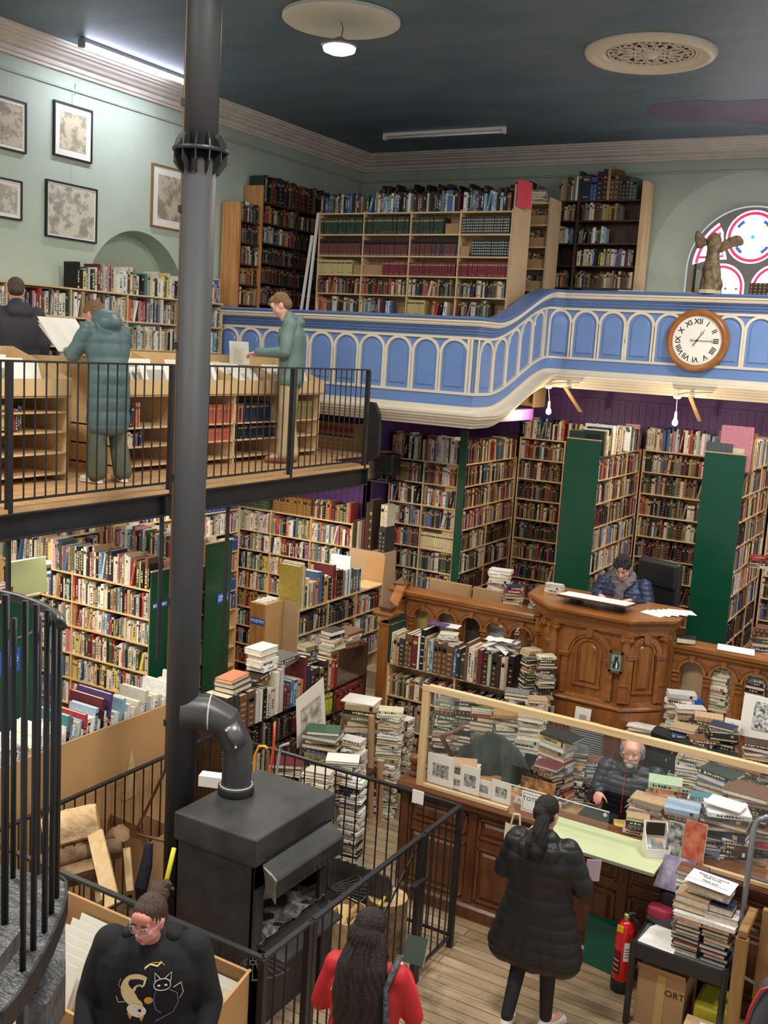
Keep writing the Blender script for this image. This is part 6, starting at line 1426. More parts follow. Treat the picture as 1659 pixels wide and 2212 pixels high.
# chairs
def office_chair(x, y, z, ang, label, h=.7, w=.5):
    t = thing('office_chair', (x, y, 0), label, 'chair'); R = Matrix.Rotation(ang, 3, 'Z'); c = V((x, y, z))
    ml = mat('black_leather', (28, 29, 31), .4, bump=.15, scale=20)
    def bx(a, b_, e, f, g, h_): return [c+R@V(p) for p in ((a, e, g), (b_, e, g), (b_, f, g), (a, f, g), (a, e, h_), (b_, e, h_), (b_, f, h_), (a, f, h_))]
    F = [(0, 3, 2, 1), (4, 5, 6, 7), (0, 1, 5, 4), (1, 2, 6, 5), (2, 3, 7, 6), (3, 0, 4, 7)]
    MB().add(bx(-w/2, w/2, -.25, .25, 0, .1), F).build('seat', ml, t, bevel=.04, seg=4)
    MB().add(bx(-w/2, w/2, .2, .31, .1, .1+h), F).build('backrest', ml, t, bevel=.05, seg=4)
    MB().add(bx(-w/2+.02, w/2-.02, .17, .22, h*.72, .08+h), F).build('headrest', ml, t, bevel=.03, seg=4)
    MB().cyl(c-Z*0, V((x, y, .08 if z < .8 else DZ+.06)), .03, n=12).build('gas_stem', m_black, t)
    zb = .04 if z < .8 else DZ+.04
    for i in range(5):
        a = i*2*pi/5; MB().tube([V((x, y, zb+.04)), V((x+.28*cos(a), y+.28*sin(a), zb+.01))], [.025, .018], 8).build('base_spoke', m_black, t); MB().ell((x+.28*cos(a), y+.28*sin(a), zb-.01), .03).build('castor', m_black, t)
    return t
office_chair(-2.12, 8.72, .62, -.35, 'black leather office chair behind the grey haired man', .78, .56)
office_chair(-2.98, 10.78, 1.86, -.3, 'black leather office chair behind the man at the pulpit', .68, .52)
oc = office_chair(-3.18, 8.55, .45, .1, 'office chair completely draped with a dark green coat', .55, .5)
# green coat draped on a chair: wrinkled cloth over the backrest
q = at(1065, 1640, y=8.45)
mb = MB(); nu_, nv_ = 44, 30; vs = []
for j in range(nv_+1):
    for i in range(nu_+1):
        u_ = i/nu_*2-1; v_ = j/nv_
        sh = .40*(1-abs(u_)**3*.25); xx_ = q.x+u_*(.40+.12*v_)
        top = 1.27-.42*abs(u_)**2.2
        if v_ < .3: zz_ = top-.10*(1-v_/.3)**1.5; yy_ = 8.62-.17*(v_/.3)
        else: k_ = (v_-.3)/.7; zz_ = top-k_*(.62-.15*u_*u_); yy_ = 8.45-.10*sin(k_*1.8)
        fold = .045*sin(u_*9+v_*4+1)+.022*sin(u_*21-v_*7)+.02*sin(v_*13+u_*8)
        vs.append(V((xx_+.012*sin(v_*9), yy_-fold*(.8+v_), zz_+fold*.7)))
mb.add(vs, [(j*(nu_+1)+i, j*(nu_+1)+i+1, (j+1)*(nu_+1)+i+1, (j+1)*(nu_+1)+i) for j in range(nv_) for i in range(nu_)])
gc = mb.build('draped_coat', mat('dark_green_cloth', (46, 58, 50), .85, noise=.15, scale=8, bump=.1, bscale=200), smooth=True); sm_ = gc.modifiers.new('s', 'SOLIDIFY'); sm_.thickness = .012
tag(gc, 'dark green coat draped in folds over the chair behind the counter screen', 'coat')
tag(MB().tube([V((q.x-.42, 8.5, .9)), V((q.x-.42, 8.2, 1.22)), V((q.x-.28, 8.35, 1.30))], .025, 10).build('walking_stick', m_mahog, smooth=True), 'curved wooden walking stick handle left of the draped green coat', 'stick')
q = at(990, 1655, y=8.0); stack((q.x, 8.05, .89), .3, 6, 'the pile in front of the green coat', 'cream', (.22, .3), (.03, .045), 'papers before the coat', True, .2)
# ---------------------------------------------------------------- book piles on the till desk
def pile(px, pytop, y, zb, where, pal='cloth', size=(.15, .22), th=(.018, .045), ang=0, vis=8, jitter=.3, colors=None, spine=None, big=1):
    """a pile whose top shows at px,pytop when it stands in plane y; reaches from zb up"""
    P = at(px, pytop, y=y); H_ = max(.04, P.z-zb); mean = (th[0]+th[1])/2; n = max(1, round(H_/mean)); k = H_/n/mean
    nv = min(n, vis); tt = (th[0]*k, th[1]*k); low = n-nv; z = zb
    if low: z += stack((P.x, y, z), ang, low, where, pal, size, tt, None, False, jitter, big, spine)
    stack((P.x, y, z), ang, nv, where, pal, size, tt, 'books in '+where, True, jitter, big, spine, colors)
    return P
pile(1208, 1592, 8.25, .89, 'the black and yellow topped till pile', 'antique', (.2, .3), (.035, .055), -.25, 9, .12, ['maroon', 'brown', 'charcoal', 'pale blue', 'maroon', 'tan', 'tan', 'pale blue', 'yellow'])
q = at(1212, 1588, y=8.25); book(q+V((-.16, -.1, .0)), Z, (X*.97-Y*.2).normalized(), (Y*.97+X*.2).normalized(), .02, .33, .22, 'black', 'black covered book on top of the till pile above the yellow one', None, 0)
pile(1185, 1650, 8.05, .89, 'the low maroon till pile beside the postcards', 'antique', (.15, .22), (.025, .035), -.2, 6)
pile(1240, 1618, 8.35, .89, 'the middle till pile left of the grille', 'cloth', (.17, .24), (.02, .035), .3, 10)
pile(1278, 1640, 8.45, .89, 'the right till pile in front of the grille', 'cloth', (.17, .24), (.02, .035), .5, 8)
DP = [(1440, 1690, 8.15, .9, 'the green topped pile right of the seated man', 'cloth', (.18, .25), (.035, .05), ['maroon', 'tan', 'cream', 'tan', 'orange', 'pale green'], 6),
      (1405, 1730, 7.95, .9, 'the pale magazine pile beside the seated man', 'cream', (.2, .28), (.012, .022), None, 6),
      (1380, 1765, 7.75, .9, 'the pile behind the white box', 'cloth', (.14, .2), (.018, .03), None, 7),
      (1475, 1745, 7.8, .9, 'the blue and red topped pile behind the standing books', 'antique', (.2, .28), (.025, .04), ['brown', 'tan', 'brown', 'red', 'pale blue'], 5),
      (1518, 1720, 8.0, .9, 'the pale green booklet pile on the right desk', 'cream', (.14, .2), (.015, .03), ['cream', 'white', 'cream', 'teal'], 4),
      (1570, 1745, 7.85, .9, 'the white sheet topped pile on the right desk', 'antique', (.26, .34), (.03, .05), ['charcoal', 'brown', 'slate', 'white'], 4),
      (1555, 1665, 8.4, .9, 'the green and blue topped right desk pile', 'antique', (.22, .3), (.035, .05), ['tan', 'brown', 'slate', 'blue', 'dark green'], 5),
      (1620, 1700, 8.2, .9, 'the brown picture book pile near the right edge', 'antique', (.26, .36), (.025, .04), ['tan', 'brown', 'brown'], 3),
      (1500, 1630, 8.75, .6, 'the pale pile right of the black chair', 'cream', (.18, .26), (.02, .035), None, 8),
      (1560, 1625, 8.8, .6, 'the mixed pile below the frame rail', 'cloth', (.17, .24), (.02, .035), None, 5),
      (1610, 1650, 8.7, .6, 'the grey pile below the right edge frame rail', 'antique', (.2, .28), (.025, .04), None, 4),
      (1535, 1800, 7.75, .9, 'the low pile just inside the screen', 'cloth', (.14, .2), (.015, .03), None, 5)]
for px, py, y_, zb, w_, pal, sz, th_, cols, v in DP: pile(px, py, y_, zb, w_, pal, sz, th_, random.uniform(-.3, .3), v, .25, cols)
q = at(1565, 1735, y=7.85); tag(MB().ob(q+V((-.13, -.1, .004)), V((.27, -.03, .0)), V((.02, .2, 0)), V((0, 0, .006))).build('paper_sheaf', m_paper), 'sheaf of white paper lying on the right hand desk pile', 'papers')
q = at(1352, 1752, y=7.9); book(V((q.x-.06, 7.85, .99)), Z, (X*.9+Y*.4).normalized(), (Y*.9-X*.4).normalized(), .02, .2, .14, 'yellow', 'bright yellow book on a low pile by the seated man\'s hand', None, 0)
stack((q.x, 7.93, .89), .4, 3, 'the small pile under the yellow book', 'cloth', (.14, .2), (.025, .035), None, True)
for i in range(6): tag(MB().ob(V((-1.5+.12*i, 7.6+.03*(i % 2), .895+.004*i)), V((.2, random.uniform(-.08, .08), 0)), V((random.uniform(-.05, .05), .16, 0)), V((0, 0, .003))).build('loose_sheet', mat('sheet_%d' % (i % 3), ((232, 230, 224), (150, 176, 206), (206, 208, 196))[i % 3], .6)), 'loose leaflet behind the standing books, inside the screen', 'leaflet', 'loose leaflets inside the screen')
# ---------------------------------------------------------------- black table trolley with books
tt = thing('side_table', (-1.42, 7.15, 0), 'black metal framed table loaded with books in front of the counter', 'table')
TX0, TX1, TY0, TY1, TZ = -1.74, -1.10, 6.93, 7.42, .63
MB().box(TX0, TX1, TY0, TY1, TZ-.02, TZ).build('table_top', mat('grey_table_top', (92, 94, 96), .5), tt)
for a, b_, c, d in ((TX0, TX1, TY0-.01, TY0+.01), (TX0, TX1, TY1-.01, TY1+.01), (TX0-.01, TX0+.01, TY0, TY1), (TX1-.01, TX1+.01, TY0, TY1)): MB().box(a, b_, c, d, TZ-.11, TZ+.005).build('apron', m_black, tt, bevel=.003)
for a, b_ in ((TX0, TY0), (TX1, TY0), (TX0, TY1), (TX1, TY1)): MB().cyl((a, b_, 0), (a, b_, TZ+.01), .024, n=16).build('leg', m_black, tt, smooth=True, angle=50)
stack((-1.40, 7.05, TZ), 0, 9, 'the front left pile on the black table', 'dark', (.13, .18), (.026, .032), 'books in the front left table pile', True, .05, 1, True, ['cream', 'navy', 'maroon', 'black', 'brown', 'navy', 'black', 'cream', 'orange'])
stack((-1.20, 7.05, TZ), 0, 9, 'the front right pile on the black table', 'dark', (.13, .18), (.026, .032), 'books in the front right table pile', True, .05, 1, True, ['navy', 'black', 'maroon', 'navy', 'black', 'brown', 'tan', 'black', 'orange'])
zt_ = TZ+.27
book(V((-1.08, 6.98, zt_)), Z, -X, Y, .03, .42, .26, 'white', 'wide white book bridging the two front table piles', None, 0)
stack((-1.40, 7.1, zt_+.031), 0, 2, 'the left thick pair above the white book', 'dark', (.18, .22), (.05, .06), None, True, .05, 1, True, ['maroon', 'tan'])
stack((-1.20, 7.1, zt_+.031), 0, 2, 'the right thick pair above the white book', 'dark', (.18, .22), (.05, .06), None, True, .05, 1, True, ['pale grey', 'navy'])
stack((-1.30, 7.15, zt_+.155), -.1, 3, 'the table group under the notice', 'dark', (.2, .32), (.03, .04), None, True, .1, 1, True, ['cream', 'cream', 'navy'])
stack((-1.47, 7.33, TZ), .0, 13, 'the tall rear pile on the black table', 'cream', (.15, .2), (.03, .042), 'books in the tall rear table pile', True, .05, 1, True, ['cream']*9+['black', 'white', 'cream', 'brown'])
q = V((-1.30, 7.12, zt_+.26))
t = thing('notice_sheet', q, 'white notice sheet lying on the highest books of the black table', 'notice'); MB().ob(q+V((-.16, -.1, .0)), V((.32, -.04, .0)), V((.02, .19, .01)), V((0, 0, .002))).build('sheet', m_paper, t)
text('lettering', "Please don't remove\nthese books.\n\nThank you!", .026, q+V((.01, -.01, .013)), V((.32, -.04, 0)), V((.02, .19, .01)), mat('grey_ink', (90, 92, 104), .6), t, .0004, bold=.0006)
for i in range(4): tag(MB().ob(V((-1.72+.01*i, 6.96+.012*i, TZ+.004*i)), V((.26-.01*i, -.02, 0)), V((.02, .24, 0)), V((0, 0, .0035))).build('white_sheet', m_paper), 'sheet of white paper lying on the left of the black table', 'paper', 'white papers on the black table')
bg = thing('rucksack', (-1.62, 7.33, TZ), 'black red and grey bag slumped at the back left of the table', 'bag')
def softbox(name, c, r, m_, e=.6):
    mb = MB(); mb.ell((0, 0, 0), (1, 1, 1), None, 28, 18)
    f = lambda v: math.copysign(abs(v)**e, v)
    mb.map(lambda p: V((c[0]+r[0]*f(p.x)*(1+.06*sin(9*p.z+5*p.y)), c[1]+r[1]*f(p.y)*(1+.06*sin(8*p.x)), c[2]+r[2]*f(p.z)*(1+.05*sin(7*p.x+3)))))
    return mb.build(name, m_, bg, smooth=True)
softbox('lower_body', (-1.63, 7.31, TZ+.055), (.13, .09, .055), mat('dark_grey_bag_cloth', (60, 60, 66), .7)); softbox('red_panel', (-1.65, 7.29, TZ+.10), (.10, .075, .05), mat('red_bag_cloth', (150, 34, 56), .7))
softbox('upper_body', (-1.58, 7.37, TZ+.17), (.11, .08, .09), mat('black_bag_cloth', (22, 24, 34), .8, bump=.3, scale=12))
MB().tube([V((-1.55, 7.22, TZ+.06)), V((-1.5, 7.2, TZ+.14)), V((-1.52, 7.25, TZ+.2))], .022, 8).build('strap', mat('grey_strap', (120, 122, 124), .7), bg, smooth=True)
# fire extinguisher
ex = V((-1.90, 7.30, 0)); t = thing('fire_extinguisher', ex, 'red fire extinguisher with black base standing left of the black table', 'fire extinguisher')
MB().lathe([(.072, .0), (.078, .01), (.078, .09), (.074, .1)], ex, 32).build('base', m_black, t, smooth=True, angle=40)
MB().lathe([(.073, .09), (.073, .46), (.066, .51), (.045, .55), (.022, .57)], ex, 32).build('cylinder', mat('glossy_red', (196, 22, 26), .25, coat=.4), t, smooth=True, angle=50)
MB().lathe([(.022, .565), (.026, .58), (.024, .62), (0, .622)], ex, 16).build('valve', mat('brass_valve', (196, 180, 120), .3, metal=.8), t, smooth=True)
MB().ob(ex+V((-.02, -.02, .615)), V((.04, 0, 0)), V((0, .03, 0)), V((.05, .02, .03))).build('lever', m_black, t, bevel=.003); MB().ob(ex+V((-.05, -.015, .60)), V((.11, 0, 0)), V((0, .025, 0)), V((0, 0, .012))).build('handle', m_black, t, bevel=.003)
MB().tube([ex+V((.02, 0, .6)), ex+V((.09, 0, .58)), ex+V((.1, .0, .4)), ex+V((.09, 0, .22))], .012, 8).build('hose', m_black, t, smooth=True)
def curved(c, r, a0, a1, z0, z1, name, m_, par):
    mb = MB(); k = 10; P = [V((c.x+r*cos(radians(a0+(a1-a0)*i/k)), c.y+r*sin(radians(a0+(a1-a0)*i/k)), 0)) for i in range(k+1)]
    mb.add([p+Z*z0 for p in P]+[p+Z*z1 for p in P], [(i, i+1, k+2+i, k+1+i) for i in range(k)]); return mb.build(name, m_, par, smooth=True)
curved(ex, .0738, -75, -20, .27, .42, 'white_label', m_paper, t); curved(ex, .0738, -150, -90, .15, .34, 'instruction_label', mat('dark_red_label', (96, 14, 18), .4), t)
for i in range(4): curved(ex, .0742, -70, -28, .30+.022*i, .306+.022*i, 'label_line', mk, t)
for i in range(3): curved(ex, .0745, -145, -100, .18+.04*i, .186+.04*i, 'instruction_line', m_paper, t)
MB().ob(ex+V((-.05, -.066, .49)), V((.05, -.006, 0)), V((0, 0, .05)), V((.0, .012, .0))).build('yellow_sticker', mat('yellow_sticker', (222, 176, 40), .5), t)
# green box on the floor
t = thing('green_box', (-2.12, 7.45, 0), 'dark green box standing on the floor against the counter', 'box')
g0 = at(1258, 2078, z=0); g1 = at(1322, 2108, z=0)
d_ = (g1-g0); MB().ob(g0, d_, V((.03, .16, 0)), Z*.40).build('body', mat('bottle_green_card', (10, 84, 66), .5), t, bevel=.004)
# cardboard boxes under the table
t = thing('cardboard_box', (-1.5, 7.1, 0), 'tall taped brown cardboard box under the black table', 'box')
MB().box(-1.70, -1.36, 6.98, 7.38, 0, .42).build('carton', m_card, t, bevel=.003); MB().box(-1.56, -1.50, 6.976, 6.98, 0, .42).build('parcel_tape', mat('tape', (190, 158, 100), .3), t)
MB().ob(V((-1.70, 6.98, .42)), V((.34, 0, 0)), V((0, .003, 0)), V((0, -.05, .07))).build('flap', m_card, t)
text('lettering', 'ORT', .07, V((-1.43, 6.977, .3)), X, Z, mk, t, .0003)
t = thing('cardboard_box', (-1.2, 6.7, 0), 'low open cardboard box with a white label in front of the table', 'box')
o0 = V((-1.30, 6.55, .0)); MB().box(-1.32, -.98, 6.42, 6.78, 0, .20).build('carton', mat('light_card', (200, 166, 122), .8), t, bevel=.003)
MB().ob(V((-1.32, 6.78, .2)), V((.34, 0, 0)), V((0, .003, 0)), V((0, .16, .03))).build('flap', MATS['light_card'], t); lb_ = MB().ob(V((-1.22, 6.80, .212)), V((.2, 0, 0)), V((0, .1, .02)), V((0, 0, .002))).build('white_label', m_paper, t)
for i in range(3): MB().ob(V((-1.20, 6.815+.025*i, .2175+.005*i)), V((.16-.03*i, 0, 0)), V((0, .006, .001)), V((0, 0, .0006))).build('print_line', mk, lb_)
tag(MB().box(-1.30, -1.05, 7.0, 7.3, 0, .3).build('yellow_bag', mat('yellow_plastic_bag', (190, 178, 50), .5, noise=.3, scale=6), bevel=.03), 'yellow plastic bag under the right side of the black table', 'bag')
# oak bench end and grey ladder at the right edge
bn = thing('oak_bench', (-.8, 6.6, 0), 'golden oak bench end at the right photo edge', 'bench')
m_bench = wood('worn_bench_oak', (158, 120, 72), (122, 86, 46), .45, (5, 5, .7), 3)
bx_ = at(1612, 2000, y=6.85).x
MB().box(bx_-.05, bx_+.03, 6.80, 6.86, 0, .98).build('upright', m_bench, bn, bevel=.006); MB().box(bx_-.04, bx_+.02, 6.80, 7.16, .99, 1.04).build('rail', m_bench, bn, bevel=.006); MB().box(bx_+.05, bx_+.5, 7.15, 7.2, 0, 1.05).build('back_panel', m_bench, bn, bevel=.004)
la = thing('step_ladder', (-1.0, 7.2, 0), 'grey metal step ladder with rounded top leaning at the counter right', 'ladder')
m_al = mat('grey_aluminium', (132, 134, 138), .38, metal=.6)
l0, l1 = at(1575, 2205, y=6.9), at(1628, 1790, y=7.25)
l0 = V((l0.x, 6.9, max(0, l0.z)))
MB().tube([l0, l1, l1+V((.02, .03, .06)), l1+V((.08, .03, .1))], .02, 10).build('left_rail', m_al, la, smooth=True)
MB().tube([l0+V((.26, .35, -l0.z)), l1+V((.13, .1, .0)), l1+V((.11, .06, .07)), l1+V((.07, .03, .1))], .02, 10).build('right_rail', m_al, la, smooth=True)
for i in range(1, 4): MB().cyl(l0.lerp(l1, i/4), (l0+V((.26, .35, -l0.z))).lerp(l1+V((.13, .1, 0)), i/4), .012, n=8).build('rung', m_al, la)
# ================================================================ PILES
# dark low bookcase running back on the left of the middle floor
dc = case('bookcase', (-5.6, 7.0, 0), Y, X, 2.5, [1.17, .89, .60, .3], 1.18, .34, 4, m_dwood, 'low dark bookcase heaped with old books between the stove and the pulpit stair')
MB().box(-5.95, -5.6, 9.46, 9.5, 0, 1.52).build('end_upright', m_dwood, dc)
fill((-5.6, 7.0, 0), Y, X, 2.5, [.89, .6], [['dark', 'dark', ('set', (188, 190, 66), 3), ('set', (132, 50, 48), 1)], 'antique'], 4, .26, toph=.25)
y = 7.05; SP = [('charcoal', .10, .36, 0), ('charcoal', .06, .36, 0), ('brown', .11, .33, 1), ('brown', .11, .34, 1), ('pale grey', .05, .3, 0), ('cream', .04, .31, 0), ('black', .05, .31, 1), ('cream', .05, .29, 2), ('pale grey', .05, .28, 2), ('cream', .06, .42, 0), ('pale grey', .06, .43, 0),
                ('maroon', .04, .27, 3), ('brown', .04, .25, 1), ('blue', .05, .27, 2), ('pale blue', .05, .27, 2), ('tan', .05, .26, 3), ('orange', .03, .24, 3), ('maroon', .05, .46, 0), ('navy', .05, .36, 0), ('dark brown', .06, .3, 1), ('dark brown', .08, .30, 1), ('olive', .06, .28, 1), ('dark brown', .07, .34, 1), ('tan', .05, .34, 3), ('red', .05, .32, 3), ('maroon', .05, .3, 3)]
for i, (c, w_, h, k) in enumerate(SP):
    if y+w_ > 9.44: break
    book(V((-5.58, y, 1.17)), Y, Z, -X, w_, h, min(.30, h*.75), c, '%s upright volume on the low dark bookcase, %s from the stove end' % (c, ORL[i]), 'upright volumes on the low dark bookcase', k); y += w_+.012
# piles lying along its top
xx = -5.72
def topile(px, y, zb, n, where, pal, size, **kw):
    P = at(px, 1400, y=y); return stack((xx, y, zb), pi/2, n, where, pal, size, kw.get('th', (.03, .05)), 'books in '+where, True, .2, 1, None, kw.get('colors'))
topile(0, 7.30, 1.53, 3, 'the brown pile above the dark grey volumes', 'antique', (.2, .3), colors=['charcoal', 'charcoal', 'orange'])
topile(0, 7.62, 1.52, 2, 'the low pile under the white paperbacks', 'antique', (.2, .3), colors=['brown', 'dark brown'])
stack((-5.72, 7.72, 1.62), pi/2, 4, 'the thick white paperback pile on the dark bookcase', 'cream', (.2, .26), (.05, .06), 'white paperbacks on the dark bookcase', True, .08, 1, None, ['white']*4)
topile(0, 8.05, 1.6, 2, 'the grey pile beside the white paperbacks', 'cloth', (.26, .34), colors=['grey', 'charcoal'])
topile(0, 8.5, 1.49, 5, 'the small brown pile in the middle of the dark bookcase', 'antique', (.14, .2))
topile(0, 8.95, 1.5, 6, 'the tall mixed pile on the dark bookcase', 'antique', (.17, .25), colors=['brown', 'pale green', 'tan', 'tan', 'navy', 'black'])
topile(0, 9.25, 1.52, 4, 'the far pile on the dark bookcase', 'antique', (.22, .3), colors=['brown', 'olive', 'cream', 'brown'])
# poster leaning in front of it
p00, p01, p11, p10 = at(642, 1617, x=-5.32), at(640, 1512, x=-5.36), at(699, 1463, x=-5.36), at(704, 1568, x=-5.32)
tag(MB().prism([p00, p10, p11, p01], (-.004, 0, 0)).build('engraving_print', mat('old_print_paper', (222, 212, 196), .7)), 'large old engraving print propped upright against the dark bookcase', 'print')
def lp(a, b_): return p00*(1-a)*(1-b_)+p10*a*(1-b_)+p11*a*b_+p01*(1-a)*b_+V((.002, 0, 0))
MB().add([lp(.14, .18), lp(.86, .18), lp(.86, .72), lp(.14, .72)], [(0, 1, 2, 3)]).build('engraved_image', mat('engraved_image', (120, 112, 100), .7, rgb2=(212, 202, 184), scale=13, detail=8), bpy.data.objects['engraving_print'])
# a low table in front with piles, and floor piles
tb = thing('low_table', (-5.1, 8.1, 0), 'low dark table under the book piles just behind the stove fence', 'table')
MB().box(-5.35, -4.9, 7.25, 8.7, .50, .53).build('top', m_dwood, tb)
for x_ in (-5.33, -4.94):
    for y_ in (7.28, 8.64): MB().box(x_, x_+.03, y_, y_+.03, 0, .5).build('leg', m_dwood, tb)
pile(620, 1640, 7.5, .53, 'the pile nearest the orange pole', 'cloth', (.2, .28), (.03, .05), .5, 6)
pile(640, 1700, 7.35, .53, 'the low pile under the tan print behind the fence', 'bright', (.2, .3), (.02, .04), .4, 4, colors=None)
pile(700, 1578, 7.95, .53, 'the maroon topped pile under the engraving', 'cloth', (.24, .32), (.03, .05), .45, 7, colors=None)
pile(690, 1665, 7.45, .53, 'the white paperback heap behind the fence rail', 'cream', (.16, .24), (.015, .03), .2, 7)
pile(765, 1597, 8.1, .53, 'the yellow topped pile behind the fence', 'cream', (.17, .22), (.015, .03), .3, 8)
pile(740, 1640, 7.75, .53, 'the grey pile left of the tall cardboard tube', 'modern', (.2, .28), (.02, .035), .3, 7)
pile(785, 1520, 8.75, .0, 'the pile topped with a white folder beside the cardboard tube', 'antique', (.24, .34), (.04, .07), .45, 7, colors=None)
pile(845, 1540, 8.75, .0, 'the tall pile of white spines right of the cardboard tube', 'cream', (.17, .24), (.02, .04), .2, 13)
pile(872, 1555, 9.05, .0, 'the tall slim pile beside the glass screen post', 'cream', (.15, .2), (.018, .03), .15, 12)
pile(765, 1680, 7.75, .0, 'the white pile standing on the floor by the fence', 'white', (.15, .2), (.018, .03), .15, 13, jitter=.1)
pile(655, 1480, 8.9, .0, 'x', 'cloth', (.2, .3), (.04, .06), .4, 0)
for i, (c, h, dx) in enumerate((('white', .5, 0), ('pale green', .48, .05), ('white', .46, .09))): book(V((-5.0+dx, 7.45+.05*i, 0)), X, Z, Y, .03, h, .3, c, '%s large book standing on the floor by the white pile, %s from left' % (c, ORL[i]), 'large books standing by the fence', 0)
for i, (px, py0, py1, r, c) in enumerate(((803, 1545, 1765, .035, 0), (823, 1641, 1766, .045, 0))):
    p0_ = at(px-3, py1, z=0); tt = at(px, py0, y=p0_.y)
    t = tag(MB().cyl(p0_, V((tt.x, p0_.y, tt.z)), r, n=20).build('cardboard_tube', m_card, smooth=True, angle=50), ['tall cardboard poster tube standing among the book piles', 'short cardboard poster tube with white cap'][i], 'tube')
    if i: MB().cyl(V((tt.x, p0_.y, tt.z)), V((tt.x, p0_.y, tt.z+.015)), r*1.03, n=20).build('cap', m_white, t)
for i, (c, w_, h) in enumerate((('tan', .05, .42), ('maroon', .09, .46), ('dark brown', .09, .5))): book(V((-4.72+.1*i, 8.75, 0)), X, Z, Y, w_, h, .3, c, '%s big volume standing on the floor beside the short tube' % c, None, 1)
# white folder on the pile
q = at(785, 1518, y=8.75); tag(MB().ob(q+V((-.2, -.12, .002)), V((.36, .05, .01)), V((-.05, .26, .0)), V((0, 0, .012))).build('folder', m_white), 'white folder with a dark blue mark lying on the pile by the tube', 'folder')
MB().ob(q+V((-.06, -.06, .0155)), V((.14, .05, .003)), V((-.01, .04, 0)), V((0, 0, .001))).build('blue_mark', mat('ink_blue', (44, 44, 120), .6), bpy.data.objects['folder.001'] if 'folder.001' in bpy.data.objects else None)
# ---------------------------------------------------------------- crowded bookcase under the left parapet
fs_ = case('bookcase', (-5.34, 9.5, 0), X, -Y, 1.62, [1.345, .99, .64, .3], 1.35, .36, 2, m_pine, 'pine bookcase crammed with antiquarian books under the left parapet', mshelf=m_pineh)
fill((-5.34, 9.5, 0), X, -Y, 1.62, [.99, .64, .3], [['cloth', 'dark'], 'antique', 'antique'], 2, .28)
x = -5.36
SP = [('dark green', .03, .5, 0), ('dark green', .02, .42, 0), ('cream', .03, .34, 2), ('tan', .035, .33, 1), ('tan', .03, .30, 1), ('charcoal', .06, .3, 1), ('brown', .045, .36, 1), ('brown', .04, .36, 1), ('maroon', .07, .36, 3), ('white', .02, .36, 0), ('black', .05, .44, 5), ('tan', .03, .37, 2), ('grey', .04, .34, 2), ('pale blue', .03, .34, 2), ('brown', .05, .35, 1), ('brown', .045, .37, 1), ('brown', .05, .36, 1), ('brown', .08, .33, 1), ('blue', .035, .3, 2), ('dark green', .04, .32, 3),
      ('charcoal', .05, .27, 3), ('brown', .03, .4, 0), ('cream', .04, .36, 2), ('cream', .03, .34, 2), ('tan', .03, .34, 2), ('maroon', .055, .36, 0), ('dark brown', .06, .34, 1), ('pale green', .035, .33, 0), ('dark brown', .06, .34, 1), ('dark brown', .04, .34, 0), ('cream', .04, .33, 1), ('tan', .03, .33, 0), ('black', .06, .36, 1)]
for i, (c, w_, h, k) in enumerate(SP):
    if x+w_ > -3.74: break
    book(V((x, 9.49-.01*(i % 2), 1.345)), X, Z, Y, w_, h, min(.32, h*.8), c, '%s antiquarian volume under the left parapet, %s from the left' % (c, ORL[i] if i < 30 else 'near the right end and'), 'antiquarian volumes under the left parapet', k); x += w_+.003
t = thing('paper_heap', (-4.05, 9.6, 1.7), 'untidy heap of loose white papers on the bookcase under the parapet', 'papers')
for i in range(9):
    a = random.uniform(-.6, .6); c = V((-4.07+random.uniform(-.04, .04), 9.62, 1.715+.014*i)); r_ = V((cos(a), sin(a), random.uniform(-.12, .12))); f_ = V((-sin(a), cos(a), random.uniform(-.1, .1)))
    mb = MB(); vs = []
    for iy in range(5):
        for ix in range(5): vs.append(c+r_*(ix-2)*.075+f_*(iy-2)*.055+Z*(.02*sin(ix*1.7+i)+.015*cos(iy*2+i)-.012*abs(ix-2)))
    o_ = mb.add(vs, [(iy*5+ix, iy*5+ix+1, iy*5+ix+6, iy*5+ix+5) for iy in range(4) for ix in range(4)]).build('sheet', m_paper, t, smooth=True)
pp_ = at(940, 1350, y=9.6); book(pp_+V((-.09, 0, -.01)), Z, X, Y, .012, .2, .14, 'purple', 'purple covered booklet lying on the antiquarian volumes', None, 0); tag(MB().ob(pp_+V((0, .02, -.014)), V((.24, .04, 0)), V((-.03, .16, 0)), V((0, 0, .004))).build('leaflet', m_white), 'open white leaflet behind the purple booklet', 'leaflet')
stack((at(970, 1368, y=9.58).x, 9.58, 1.68), .2, 5, 'the small pale pile on the antiquarian volumes', 'cream', (.14, .2), (.015, .025), 'small pale books', True, .3)
# piles to the right of it, below the pulpit's left flank
pile(1150, 1408, 9.35, .9, 'the leaning red brown pile at the pulpit corner', 'antique', (.13, .18), (.02, .032), .9, 12, .25)
pile(1180, 1420, 9.35, .9, 'the brown pile touching the pulpit corner', 'antique', (.13, .18), (.02, .032), .6, 12, .2)
pile(1120, 1490, 9.0, .5, 'the black topped pile left of the pulpit ledge', 'cloth', (.17, .24), (.025, .045), .5, 5, colors=None)
pile(1160, 1505, 8.95, .5, 'the maroon topped pile left of the pulpit ledge', 'cream', (.15, .2), (.02, .035), .3, 4)
for px, py, y_, w_, pal, v in ((972, 1512, 8.9, 'the leftmost pile behind the glass screen', 'antique', 5), (1010, 1508, 8.95, 'the second pile behind the glass screen', 'dark', 5), (1050, 1520, 9.0, 'the third pile behind the glass screen', 'cloth', 5), (1100, 1548, 8.8, 'the brown pile above the draped green coat', 'antique', 6), (1150, 1545, 8.8, 'the cream pile left of the radiator grille', 'cream', 7)):
    pile(px, py, y_, .0, w_, pal, (.18, .26), (.03, .05), .35, v, .2)
